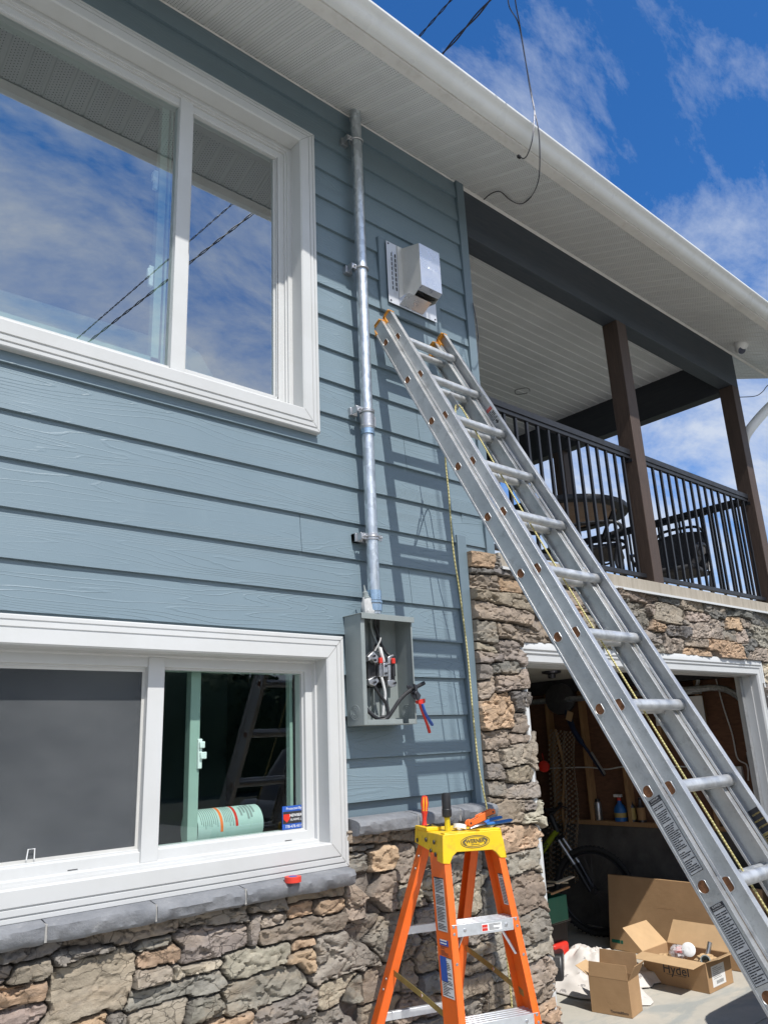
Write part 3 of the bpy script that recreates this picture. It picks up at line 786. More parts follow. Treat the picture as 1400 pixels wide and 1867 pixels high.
def build_downspout():
    m = MB()
    a = onX(1425, 722, 7.25); b = onX(1368, 778, 7.0); 
    m.tube(curve_pts([V(7.45, 2.12, 3.17), V(7.44, 2.16, 3.02), a + V(0.05, 0, 0.02), b + V(0.02, 0.0, 0.0), V(7.03, 2.80, b.z - 0.16), V(7.03, 2.82, b.z - 0.5)], 8), 0.045, 14)
    m.tube([V(7.03, 2.82, b.z - 0.5), V(7.03, 2.82, ZG + 0.1)], 0.045, 14)
    m.build('downspout', M['gutter'], HOUSE)
build_downspout()

# ------------------------------------------------------------------ garage
XW = 6.72       # inside face of the garage side wall
def build_garage():
    # white moulded frame of the opening: x 3.313..6.20 outside, head at 0.50
    fr = MB()
    prof = [(0.0, 2.69), (0.0, 2.668), (0.006, 2.662), (0.020, 2.660), (0.024, 2.668), (0.030, 2.668), (0.034, 2.676), (0.052, 2.678), (0.056, 2.69), (0.056, 2.74)]
    def jamb(x, sgn, z0, z1):
        vs = []; fs = []
        for off, y in prof:
            vs += [(x + sgn * off, y, z0), (x + sgn * off, y, z1)]
        for i in range(len(prof) - 1): fs.append((2 * i, 2 * i + 1, 2 * i + 3, 2 * i + 2))
        fr.add(vs, fs)
    x0, x1, zt = 3.313, 6.255, 0.500
    vs = []; fs = []
    for off, y in prof:
        vs += [(x0 + off * 0.9, y, ZG + 0.01), (x0 + off * 0.9, y, zt - off * 2.0), (x1 - off * 1.4, y, zt - off * 2.0), (x1 - off * 1.4, y, ZG + 0.01)]
    for i in range(len(prof) - 1):
        for j in range(3): fs.append((i * 4 + j, i * 4 + j + 1, (i + 1) * 4 + j + 1, (i + 1) * 4 + j))
    fr.add(vs, fs)
    # inner jamb and head boards
    fr.box(3.363, 3.375, 2.741, 2.86, ZG + 0.01, 0.384); fr.box(3.363, 6.19, 2.741, 2.86, 0.384, 0.40); fr.box(6.168, 6.18, 2.741, 2.86, ZG + 0.01, 0.384)
    fr.build('garage_door_frame', M['vinyl'], HOUSE, ang=25)
    # door stop strips on the right jamb and the track
    st = MB(); st.box(6.12, 6.166, 2.80, 2.815, ZG + 0.01, 0.38); st.build('door_stop', M['alu'], HOUSE)
    # walls round the garage space
    w = MB()
    w.box(3.20, 3.362, 2.7015, 2.86, ZG, 0.88)
    w.box(3.363, 6.181, 2.7015, 2.86, 0.401, 0.88)
    w.box(6.182, 7.02, 2.7015, 2.86, ZG, 0.88)
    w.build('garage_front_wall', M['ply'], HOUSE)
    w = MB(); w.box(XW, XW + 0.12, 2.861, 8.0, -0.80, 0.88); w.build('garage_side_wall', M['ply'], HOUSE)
    w = MB(); w.box(XW - 0.06, XW + 0.20, 2.861, 8.0, ZG, -0.82); w.build('foundation_wall', M['conc_dark'], HOUSE)
    sh = MB(); sh.box(XW - 0.085, XW - 0.001, 2.862, 7.99, -0.818, -0.780); sh.build('wall_plate', M['stud'], HOUSE)
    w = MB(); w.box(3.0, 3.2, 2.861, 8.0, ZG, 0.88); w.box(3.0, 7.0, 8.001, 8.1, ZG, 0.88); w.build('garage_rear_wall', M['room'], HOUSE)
    c = MB(); c.box(3.201, XW - 0.001, 2.861, 8.0, 0.545, 0.60); c.build('garage_ceiling', M['ceil'], HOUSE)
    c = MB(); c.box(XW - 0.14, XW - 0.002, 2.9, 8.0, 0.42, 0.544); c.build('garage_duct', M['steel_dark'], HOUSE)
    for y in (3.02, 3.43, 3.84, 4.25, 4.66, 5.07, 5.48, 5.9, 6.4, 6.9):
        s = MB(); s.box(XW - 0.085, XW - 0.0005, y - 0.019, y + 0.019, -0.7795, 0.5445); s.build('stud', M['stud'], HOUSE, bevel=0.002)
    # white panels leaning on the studs
    p = MB(); p.box(XW - 0.10, XW - 0.088, 3.38, 3.85, 0.05, 0.285); p.build('wall_panel', M['white'], HOUSE, bevel=0.003)
    p = MB(); p.box(XW - 0.10, XW - 0.088, 3.38, 3.83, 0.30, 0.312); p.box(XW - 0.12, XW - 0.088, 3.60, 3.64, 0.30, 0.40); p.build('shelf_bracket', M['steel'], HOUSE)
    # cables stapled across the studs
    cab = MB()
    cab.tube(curve_pts([(XW - 0.09, 5.2, -0.31), (XW - 0.092, 4.66, -0.30), (XW - 0.085, 4.45, -0.32), (XW - 0.092, 4.25, -0.30), (XW - 0.086, 4.05, -0.325), (XW - 0.092, 3.84, -0.30), (XW - 0.09, 3.45, -0.31)]), 0.006, 6)
    cab.tube(curve_pts([(XW - 0.03, 3.27, 0.5), (XW - 0.03, 3.24, 0.2), (XW - 0.03, 3.20, -0.05), (XW - 0.03, 3.19, -0.24), (XW - 0.03, 3.12, -0.30), (XW - 0.03, 3.13, -0.42)]), 0.006, 6)
    cab.build('wall_cable', M['whitecable'], HOUSE)
    # overhead door track
    tr = MB(); pts = [V(6.56, 2.90, ZG + 0.05), V(6.56, 2.90, -0.02)]
    for k in range(1, 9):
        a = math.pi / 2 * k / 8; pts.append(V(6.56, 2.90 + 0.36 * (1 - math.cos(a)), -0.02 + 0.36 * math.sin(a)))
    pts.append(V(6.56, 5.8, 0.35))
    tr.tube(pts, 0.028, 8); tr.tube([p + V(-0.02, 0.03, 0.0) for p in pts], 0.010, 6)
    tr.build('door_track', M['galv'], HOUSE)
build_garage()
# ------------------------------------------------------------------ stone veneer
SC_G = {'G': (0.268, 0.240, 0.206), 'B': (0.290, 0.240, 0.190), 'T': (0.450, 0.320, 0.210), 'P': (0.350, 0.285, 0.240),
        'D': (0.175, 0.165, 0.155), 'C': (0.400, 0.350, 0.275)}
STONES = {
 (2.0, 0, 1580): '45,350,172,425,B 0,355,42,410,G 175,335,500,560,B 0,430,188,510,T 30,512,200,600,P 250,542,390,620,T 388,535,482,600,G 465,265,620,320,G 510,292,665,370,T 655,215,905,350,G 908,175,945,305,G 940,180,1045,240,P 945,178,1265,290,B 1055,130,1148,190,T 1148,122,1255,175,T 810,270,1065,390,C 635,335,835,398,C 495,372,628,440,C 475,395,830,500,G 470,490,690,600,C 820,375,1110,530,G 1062,245,1155,305,T 1040,310,1155,385,T 1155,190,1400,410,G 1165,388,1312,515,C 690,492,822,560,G 640,540,930,620,T 940,485,1150,570,G 1110,510,1310,610,G 0,275,240,340,D 240,195,655,285,B 665,130,905,215,G 200,290,420,330,G 1285,20,1400,190,B 1045,82,1240,122,B 905,120,1045,172,G',
 (3.5, 620, 1500): '50,50,290,135,B 290,80,480,130,B 50,140,240,188,D 60,190,205,320,G 180,135,385,310,T 340,130,480,375,P 50,312,370,615,B 0,570,480,930,G 355,385,600,540,C 710,200,900,350,G 720,370,925,600,C 880,370,1000,600,D 480,550,600,660,G 820,780,990,860,C 0,950,130,1160,G 150,885,380,1120,B 390,880,500,1040,B 470,820,620,960,B 520,960,640,1060,D 0,1165,120,1300,G 800,870,1000,960,B 780,1120,930,1230,G 780,970,950,1110,B 930,1050,1130,1200,B 890,1190,1100,1300,T 1030,20,1255,180,T 1070,185,1287,315,G 1090,330,1285,590,B 1150,560,1300,765,G 1175,765,1335,865,C 1210,880,1340,1040,B 1250,1045,1370,1150,B 1260,1150,1390,1220,T 985,740,1060,960,G 620,660,800,760,G 380,1130,640,1290,B 150,1130,370,1290,B 500,400,560,540,B 820,600,960,770,G',
 (3.59, 830, 980): '75,85,245,205,T 245,95,335,190,D 75,190,230,235,D 80,238,285,350,B 235,200,420,255,D 290,260,450,355,T 110,350,500,445,B 110,447,505,560,B 105,560,270,690,G 275,558,620,672,B 115,695,290,745,C 290,675,415,805,G 120,748,320,830,G 240,810,420,900,D 125,832,240,950,G 268,895,440,1005,P 135,915,265,1120,P 378,1000,450,1150,D 160,1005,395,1260,T 378,1150,465,1285,B 165,1262,365,1390,B 360,1292,480,1350,B 295,1355,515,1485,C 180,1395,297,1475,B 185,1480,320,1590,G 325,1505,490,1600,B 185,1595,320,1690,G 320,1605,512,1720,G 215,1710,450,1860,B 440,1720,515,1790,G 445,1795,550,1867,C',
 (4.667, 1100, 1050): '190,235,390,445,G 370,245,440,320,B 445,240,660,410,B 390,400,535,472,T 530,425,745,545,D 660,320,720,375,B 655,380,735,432,G 720,310,895,405,P 735,385,1005,550,P 1035,358,1170,475,T 985,370,1040,430,G 1005,440,1135,555,G 1172,368,1255,440,B 1115,478,1240,575,P 1215,455,1275,520,D 1240,545,1300,610,D 1270,430,1440,610,G 1160,585,1270,660,D 1235,620,1400,725,P 885,548,1180,700,T 695,605,990,695,T 700,518,885,605,B 350,475,515,575,G 515,490,690,665,P 410,572,510,650,G 230,140,480,235,B 480,160,640,235,D 650,200,860,300,B 860,240,1030,345,D 1030,260,1250,350,D 1260,330,1440,420,D -190,330,-60,430,B -60,340,120,440,G -330,120,-180,250,B -330,260,-190,350,T -180,200,-40,320,G -40,190,150,330,G'}

def hash01(i, j, s):
    h = (i.astype(np.int64) * 374761393 + j.astype(np.int64) * 668265263 + s * 974634777) & 0xffffffff
    h = ((h ^ (h >> 13)) * 1274126177) & 0xffffffff
    return ((h ^ (h >> 16)) & 0xffff) / 65535.0
def vnoise(x, y, s=0):
    i = np.floor(x); j = np.floor(y); fx = x - i; fy = y - j
    fx = fx * fx * (3 - 2 * fx); fy = fy * fy * (3 - 2 * fy)
    a = hash01(i, j, s); b = hash01(i + 1, j, s); c = hash01(i, j + 1, s); d = hash01(i + 1, j + 1, s)
    return (a * (1 - fx) + b * fx) * (1 - fy) + (c * (1 - fx) + d * fx) * fy
def fbm(x, y, s=0, oct=4):
    v = 0; a = 0.5; t = 0
    for k in range(oct):
        v = v + a * vnoise(x, y, s + k * 17); t += a; a *= 0.5; x = x * 2.03 + 3.1; y = y * 2.03 + 1.7
    return v / t

def in_region(x, z, m=0.0):
    low = (x > 0.25) & (x < 3.318 + m) & (z > ZG - 0.02) & (z < -0.330)
    low &= ~((x < 2.08) & (z > -0.500))
    colm = (x > 2.952) & (x < 3.318 + m) & (z >= -0.332) & (z < 0.955)
    colt = (x > 2.952) & (x <= 3.2) & (z >= 0.8) & (z < 0.955)
    top = (x > 2.952) & (x < 7.02) & (z > 0.500 - m * 0.4) & (z < 0.885)
    right = (x > 6.255 - m) & (x < 7.02) & (z > ZG - 0.02) & (z < 0.885)
    colm &= ~((x > 3.2) & (z > 0.885))
    return low | colm | colt | top | right

def build_stone():
    rng = np.random.RandomState(11); seeds = []
    for (sc, ox, oy), txt in STONES.items():
        for it in txt.split():
            a = it.split(','); x0, y0, x1, y1 = [float(q) for q in a[:4]]
            X0, Y0, X1, Y1 = ox + x0 / sc, oy + y0 / sc, ox + x1 / sc, oy + y1 / sc
            cx, cy = (X0 + X1) / 2, (Y0 + Y1) / 2
            c = onY(cx, cy, 2.655); w = (onY(X1, cy, 2.655) - onY(X0, cy, 2.655)); h = onY(cx, Y0, 2.655) - onY(cx, Y1, 2.655)
            # a box on a line that slopes in the picture is taller than its stone
            hh = abs(h.z); ww = abs(w.x); sl = abs(w.z)
            hh = max(hh - sl * 0.35, hh * 0.62)
            seeds.append((c.x, c.z, ww / 2, hh / 2, a[4], 0))
    man = list(seeds)
    def free(x, z, w, h, lst, k=1.0):
        for s in lst:
            if abs(s[0] - x) < (s[2] + w) * k and abs(s[1] - z) < (s[3] + h) * k: return False
        return True
    keys = ['G', 'B', 'T', 'P', 'D', 'C', 'B', 'G', 'B']
    for size, tries in (((0.15, 0.065), 2600), ((0.10, 0.045), 3500), ((0.06, 0.030), 3000)):
        for _ in range(tries):
            x = rng.uniform(0.2, 7.1); z = rng.uniform(ZG - 0.05, 1.0)
            if not in_region(np.array([x]), np.array([z]), 0.0)[0]: continue
            w = size[0] * rng.uniform(0.7, 1.25); h = size[1] * rng.uniform(0.75, 1.3)
            if free(x, z, w, h, seeds): seeds.append((x, z, w, h, keys[rng.randint(len(keys))], 1))
    N = len(seeds)
    S = np.array([[s[0], s[1], s[2], s[3]] for s in seeds])
    rot = rng.uniform(-0.13, 0.13, N); shr = rng.uniform(-0.30, 0.30, N); tap = rng.uniform(-0.22, 0.22, N)
    G = 0.0056
    xs = np.arange(0.24, 7.03, G); zs = np.arange(ZG - 0.01, 0.972, G)
    X, Z = np.meshgrid(xs, zs)
    msk = in_region(X, Z, 0.042)
    px = X[msk]; pz = Z[msk]
    wx = px + 0.022 * (fbm(px * 9, pz * 13, 1) - 0.5) + 0.010 * (fbm(px * 45, pz * 60, 3) - 0.5)
    wz = pz + 0.018 * (fbm(px * 8, pz * 14, 2) - 0.5) + 0.008 * (fbm(px * 40, pz * 55, 4) - 0.5)
    d1 = np.full(px.shape, 9e9); d2 = np.full(px.shape, 9e9); idx = np.zeros(px.shape, int)
    for i in range(N):
        near = (np.abs(px - S[i, 0]) < S[i, 2] * 2.2 + 0.12) & (np.abs(pz - S[i, 1]) < S[i, 3] * 2.2 + 0.09)
        if not near.any(): continue
        dx = wx[near] - S[i, 0]; dz = wz[near] - S[i, 1]
        c, s_ = math.cos(rot[i]), math.sin(rot[i])
        uu = dx * c + dz * s_; vv = -dx * s_ + dz * c; uu = uu + shr[i] * vv; vv = vv * (1 + tap[i] * uu / S[i, 2] * 0.6); u = np.abs(uu); v = np.abs(vv)
        # signed gap to the stone's rounded box, in metres
        a = u - S[i, 2]; b = v - S[i, 3]
        q = np.where((a > -0.02) & (b > -0.02), np.hypot(np.maximum(a + 0.02, 0), np.maximum(b + 0.02, 0)) * 0.6 + 0.4 * np.maximum(a + 0.02, b + 0.02) - 0.02, np.maximum(a, b))
        o1 = d1[near]; o2 = d2[near]; oi = idx[near]
        better = q < o1
        o2 = np.where(better, o1, np.minimum(o2, q)); oi = np.where(better, i, oi); o1 = np.where(better, q, o1)
        d1[near] = o1; d2[near] = o2; idx[near] = oi
    edge = np.clip((d2 - d1) * 0.5, 0, 1)      # distance to the joint
    # keep only what belongs to a stone inside the strict region
    cen = in_region(S[:, 0], S[:, 1], 0.0)
    strict = in_region(px, pz, 0.0)
    keepj = (rng.rand(N) > 0.35) & (S[:, 3] > 0.02)
    # protruding bits reach over the white frame by a stone-dependent amount
    reach = rng.uniform(0.0, 0.042, N)
    overx = np.where(pz < 0.49, px - 3.318, -1.0)
    overr = np.where((pz < 0.49) & (px > 5.0), 6.255 - px, -1.0)
    overz = np.where((px > 3.318) & (px < 6.255), 0.500 - pz, -1.0)
    ok = strict | ((cen[idx]) & (((overx > 0) & (px < 4.0) & (overx < reach[idx])) | ((overr > 0) & (overr < reach[idx])) | ((overz > 0) & (px > 3.318) & (px < 6.255) & (overz < 0.004))))
    jag = 0.006 * (fbm(px * 60, pz * 60, 9) - 0.5)
    base = rng.uniform(-0.010, 0.018, N); tx = rng.uniform(-0.10, 0.10, N); tz = rng.uniform(-0.16, 0.10, N)
    up = rng.rand(N)
    r = 0.0070
    prof = np.clip(edge / r, 0, 1); prof = 1 - (1 - prof) ** 2.6
    joint = np.clip(edge / 0.0035, 0, 1)
    rx = px - S[idx, 0]; rz = pz - S[idx, 1]
    h = base[idx] + np.clip(tx[idx] * rx, -0.014, 0.014) + np.clip(tz[idx] * rz, -0.014, 0.014)
    # chiselled facets: a second scatter of flat patches in every stone
    fx = (px + idx * 3.17) * 11; fz = (pz + idx * 1.31) * 21
    fx = fx + 1.1 * (fbm(px * 22, pz * 22, 21) - 0.5); fz = fz + 1.1 * (fbm(px * 24, pz * 30, 22) - 0.5)
    ci = np.floor(fx); cj = np.floor(fz); b1 = np.full(px.shape, 9.0); fh = np.zeros(px.shape)
    for di in (-1, 0, 1):
        for dj in (-1, 0, 1):
            gx = ci + di + hash01(ci + di, cj + dj, 5); gz = cj + dj + hash01(ci + di, cj + dj, 6)
            dd = (fx - gx) ** 2 + (fz - gz) ** 2
            hv = 0.009 * (hash01(ci + di, cj + dj, 7) - 0.5) + 0.010 * (hash01(ci + di, cj + dj, 8) - 0.5) * (fx - gx) + 0.014 * (hash01(ci + di, cj + dj, 9) - 0.5) * (fz - gz)
            m = dd < b1; b1 = np.where(m, dd, b1); fh = np.where(m, hv * 1.5, fh)
    rough_s = rng.uniform(0.5, 1.5, N)
    rg = np.abs(fbm((px + idx * 0.7) * 9, (pz + idx * 0.3) * 21, 31, 4) - 0.5) * 2
    h = h + fh * rough_s[idx] + 0.008 * (fbm((px + idx) * 8, pz * 20, 30, 5) - 0.5) - 0.012 * np.clip(0.12 - rg, 0, 0.12) / 0.12 * rough_s[idx] + 0.0035 * (fbm(px * 90, pz * 120, 33, 3) - 0.5)
    front = 2.664 - (0.012 + h) * 1.0
    y = front * prof + (2.690 - 0.004 * fbm(px * 30, pz * 30, 40)) * (1 - prof)
    y = np.where(joint < 1, y * joint + 2.700 * (1 - joint), y)
    y = np.clip(y, 2.612, 2.703)
    # grid to mesh
    ID = -np.ones(X.shape, int); full_ok = np.zeros(X.shape, bool); full_ok[msk] = ok
    Y = np.zeros(X.shape); Y[msk] = y; IX = np.zeros(X.shape, int); IX[msk] = idx
    q = full_ok[:-1, :-1] & full_ok[1:, :-1] & full_ok[:-1, 1:] & full_ok[1:, 1:]
    used = np.zeros(X.shape, bool)
    used[:-1, :-1] |= q; used[1:, :-1] |= q; used[:-1, 1:] |= q; used[1:, 1:] |= q
    ID[used] = np.arange(used.sum())
    verts = np.stack([X[used], Y[used], Z[used]], 1)
    a = ID[:-1, :-1][q]; b = ID[:-1, 1:][q]; c = ID[1:, 1:][q]; d = ID[1:, :-1][q]
    faces = np.stack([a, b, c, d], 1)
    # skirt: walls from the outline back to the sheathing
    from collections import Counter
    e = np.concatenate([np.stack([a, b], 1), np.stack([b, c], 1), np.stack([c, d], 1), np.stack([d, a], 1)])
    key = np.minimum(e[:, 0], e[:, 1]).astype(np.int64) * 10000000 + np.maximum(e[:, 0], e[:, 1])
    uk, ui, cnt = np.unique(key, return_index=True, return_counts=True)
    be = e[ui[cnt == 1]]
    bi = np.unique(be); mp_ = {int(v): len(verts) + k for k, v in enumerate(bi)}
    back = verts[bi].copy(); back[:, 1] = 2.7035
    sk = np.array([[v1, v0, mp_[int(v0)], mp_[int(v1)]] for v0, v1 in be])
    verts = np.concatenate([verts, back]); faces = np.concatenate([faces, sk])
    colr = np.array([SC_G[s[4]] for s in seeds]); colr = colr * rng.uniform(0.84, 1.18, (N, 1)) * rng.uniform(0.97, 1.03, (N, 3))
    vc = np.ones((len(verts), 4)); vi = IX[used]; j = np.zeros(X.shape); j[msk] = np.clip(edge / 0.006, 0, 1); jj = j[used][:, None]
    vc[:len(vi), :3] = colr[vi] * jj + np.array([0.17, 0.155, 0.14]) * (1 - jj)
    vc[len(vi):, :3] = (0.17, 0.155, 0.14)
    me = bpy.data.meshes.new('stone_veneer')
    inv = chain(HOUSE).inverted(); off = np.array(inv.translation)
    me.from_pydata((verts + off).tolist(), [], faces.tolist())
    at = me.color_attributes.new('stone', 'FLOAT_COLOR', 'POINT'); at.data.foreach_set('color', vc.ravel())
    me.materials.append(M['stone']); me.shade_smooth(); me.set_sharp_from_angle(angle=math.radians(48))
    o = bpy.data.objects.new('stone_veneer', me); COL.objects.link(o); o.parent = HOUSE
    bk = MB(); bk.box(0.2, 3.2, 2.7045, 2.71, ZG, -0.5); bk.build('stone_backing', M['mortar'], HOUSE)
    print('stones', N, 'verts', len(verts))
build_stone()

# ledge stones under the windows
def build_ledges():
    def ledge(xa, xb, ztop, joints, yf=2.588):
        edges = [xa] + joints + [xb]
        for i in range(len(edges) - 1):
            a, b = edges[i] + 0.0025, edges[i + 1] - 0.0025
            n = max(8, int((b - a) / 0.014)); rows = []
            rr = random.Random(int(a * 1000))
            s = rr.random() * 50
            # section from back top, over the front nose, to back bottom
            sec = [(2.69, 0.010), (2.64, 0.006), (yf + 0.014, 0.0), (yf + 0.003, -0.006), (yf, -0.018), (yf + 0.004, -0.032), (yf + 0.008, -0.046), (yf + 0.020, -0.056), (2.69, -0.060)]
            vs = []; fs = []
            for k in range(n + 1):
                x = lerp(a, b, k / n)
                endf = 1 - min(1, min(k, n - k) / 1.2)
                for m, (y, z) in enumerate(sec):
                    nz = float(fbm(np.array([x * 24 + s]), np.array([m * 0.9 + s]), 3, 3)[0]) - 0.5
                    chip = max(0.0, float(fbm(np.array([x * 40 + s]), np.array([m * 0.7]), 8, 2)[0]) - 0.60) * 0.035
                    dy = (nz * 0.014 + chip) if 2 <= m <= 7 else 0
                    dz = nz * 0.006 if 3 <= m <= 7 else (nz * 0.002)
                    vs.append((x, y + dy + endf * (0.004 if 2 <= m <= 7 else 0), ztop + z + dz))
            L = len(sec)
            for k in range(n):
                for m in range(L - 1): fs.append((k * L + m, k * L + m + 1, (k + 1) * L + m + 1, (k + 1) * L + m))
            fs.append(tuple(range(L))); fs.append(tuple(range(n * L, n * L + L))[::-1])
            mb = MB(); mb.add(vs, fs); mb.build('sill_stone', M['ledge'], HOUSE, ang=38)
            if i < len(edges) - 2:
                mo = MB(); mo.box(b - 0.001, b + 0.006, yf + 0.010, 2.688, ztop - 0.050, ztop - 0.001); mo.build('mortar_joint', M['mortar'], HOUSE)
    zt = -0.470
    j = [onY(px, py, 2.60).x for px, py in ((85, 1685), (285, 1655), (448, 1628))]
    ledge(0.20, 2.085, zt, j)
    j2 = [onY(px, py, 2.60).x for px, py in ((762, 1485), (838, 1472))]
    ledge(2.108, 2.955, -0.296, j2)
build_ledges()
# ------------------------------------------------------------------ service conduit on the wall
def ring(mb, c, r, t, h, mi=0, n=20, T=None):   # upright sleeve round a vertical axis
    mb.lathe([(r, -h / 2), (r + t, -h / 2), (r + t, h / 2), (r, h / 2)], n, mi, Matrix.Translation(c), caps=False)
    vs = []
def build_conduit():
    YC = 2.622; R = 0.0295
    top = onY(648, 215, YC); bot = onY(682.5, 1104, YC)
    def at(py, px=None):
        lo, hi = 0.0, 1.0
        for _ in range(40):
            m = (lo + hi) / 2; p = top.lerp(bot, m); d = [sum(CR[i][j] * p[j] for j in range(3)) for i in range(3)]
            if 933.5 - FPX * d[1] / d[2] < py: lo = m
            else: hi = m
        return top.lerp(bot, lo)
    g = thing('service_conduit', (bot.x, 2.7, bot.z), 'galvanised steel service conduit running up the blue wall into the soffit', 'conduit')
    p = MB(); p.tube([at(768), V(top.x, YC, sz(YC) + 0.05)], R, 24); p.build('pipe', M['galv'], g)
    p = MB(); p.tube([V(bot.x, YC, 0.56), at(790)], R - 0.001, 24); p.build('pipe', M['galv'], g)
    c = MB(); a = at(768)
    ring(c, at(770), R, 0.006, 0.075); ring(c, at(779), R + 0.002, 0.006, 0.010); ring(c, at(752), R, 0.008, 0.012)
    c.box(a.x + 0.026, a.x + 0.046, YC - 0.012, YC + 0.004, a.z - 0.022, a.z + 0.030); c.build('coupling', M['steel'], g, bevel=0.002)
    c = MB(); ring(c, at(784.5), R, 0.0035, 0.042); ring(c, at(792), R, 0.006, 0.006); c.build('collar', M['zinc_blue'], g)
    q = V(bot.x, YC, 0.60)
    c = MB(); ring(c, q + V(0, 0, 0.045), R, 0.004, 0.045); ring(c, q + V(0, 0, 0.014), R, 0.008, 0.008); ring(c, q + V(0, 0, -0.012), R, 0.0055, 0.03); c.build('collar', M['zinc_blue'], g)
    cap = MB(); cap.lathe([(R + 0.001, -0.01), (R + 0.004, -0.01), (R + 0.004, 0.0), (R + 0.001, 0.0)], 24, 0, Matrix.Translation(top + V(0, 0, 0.0)), caps=False)
    cap.build('collar', M['galv'], g)
    def strap(py, bolts=False):
        z = at(py); s = MB()
        s.tube([z + V(math.cos(a) * (R + 0.005), math.sin(a) * (R + 0.005), 0) for a in [2 * math.pi * k / 20 for k in range(21)]], 0.005 if not bolts else 0.0035, 6, cap=False)
        if bolts: ring(s, z, R + 0.001, 0.003, 0.030)
        s.box(z.x - R - 0.034, z.x - R - 0.002, YC - 0.004, YC + 0.000, z.z - 0.014, z.z + 0.014)
        s.box(z.x - R - 0.034, z.x - R - 0.030, YC + 0.001, 2.69, z.z - 0.018, z.z + 0.018)
        s.box(z.x - R - 0.040, z.x - R + 0.002, 2.662, 2.692, z.z - 0.02, z.z + 0.02)
        s.tube([V(z.x - R - 0.018, YC - 0.014, z.z), V(z.x - R - 0.018, YC + 0.012, z.z)], 0.0055, 6)
        if bolts:
            s.box(z.x + R + 0.001, z.x + R + 0.022, YC - 0.014, YC - 0.002, z.z - 0.014, z.z + 0.014)
            s.tube([V(z.x + R + 0.013, YC - 0.026, z.z), V(z.x + R + 0.013, YC + 0.03, z.z)], 0.0055, 6)
            s.box(z.x - R - 0.040, z.x + R + 0.02, 2.655, 2.692, z.z - 0.02, z.z + 0.02)
        s.build('pipe_strap', M['steel'], g, bevel=0.001)
    strap(258); strap(491); strap(750); strap(980, True)
build_conduit()

# tube of duct sealant wrapped in a torn plastic bag beside the conduit, standing on the meter box
def build_sealant():
    b = onY(675, 1117, 2.60)
    g = thing('sealant_tube', (b.x + 0.012, 2.62, 0.5505), 'grey sealant tube wrapped in a torn white bag on top of the meter box', 'sealant tube')
    bag = MB(); rr = random.Random(4); prof = []; vs = []; fs = []; n = 14
    hs = [0.0, 0.02, 0.045, 0.07, 0.095, 0.108]; rs = [0.028, 0.030, 0.028, 0.027, 0.024, 0.018]
    for k, (h, r) in enumerate(zip(hs, rs)):
        for j in range(n):
            a = 2 * math.pi * j / n; q = r * (1 + rr.uniform(-0.16, 0.16)); vs.append((b.x + 0.006 - h * 0.12 + q * math.cos(a), 2.615 + q * math.sin(a) * 0.7, 0.5505 + h * 0.72 + (rr.uniform(-0.006, 0.008) if k else 0)))
    for k in range(len(hs) - 1):
        for j in range(n): fs.append((k * n + j, k * n + (j + 1) % n, (k + 1) * n + (j + 1) % n, (k + 1) * n + j))
    fs.append(tuple(range(n))[::-1]); fs.append(tuple(range((len(hs) - 1) * n, len(hs) * n)))
    bag.add(vs, fs); bag.build('wrapper', M['sticker'], g, ang=25)
    c = MB(); T = axis_frame((b.x - 0.008, 2.615, 0.622), (-0.16, 0, 1)) @ Matrix.Scale(0.8, 4)
    c.lathe([(0.018, 0), (0.021, 0.004), (0.021, 0.012), (0.018, 0.015), (0.018, 0.022), (0.016, 0.024), (0.016, 0.040), (0.008, 0.046), (0.006, 0.060), (0.0035, 0.082)], 16, 0, T)
    c.build('nozzle', M['greybox'], g)
build_sealant()

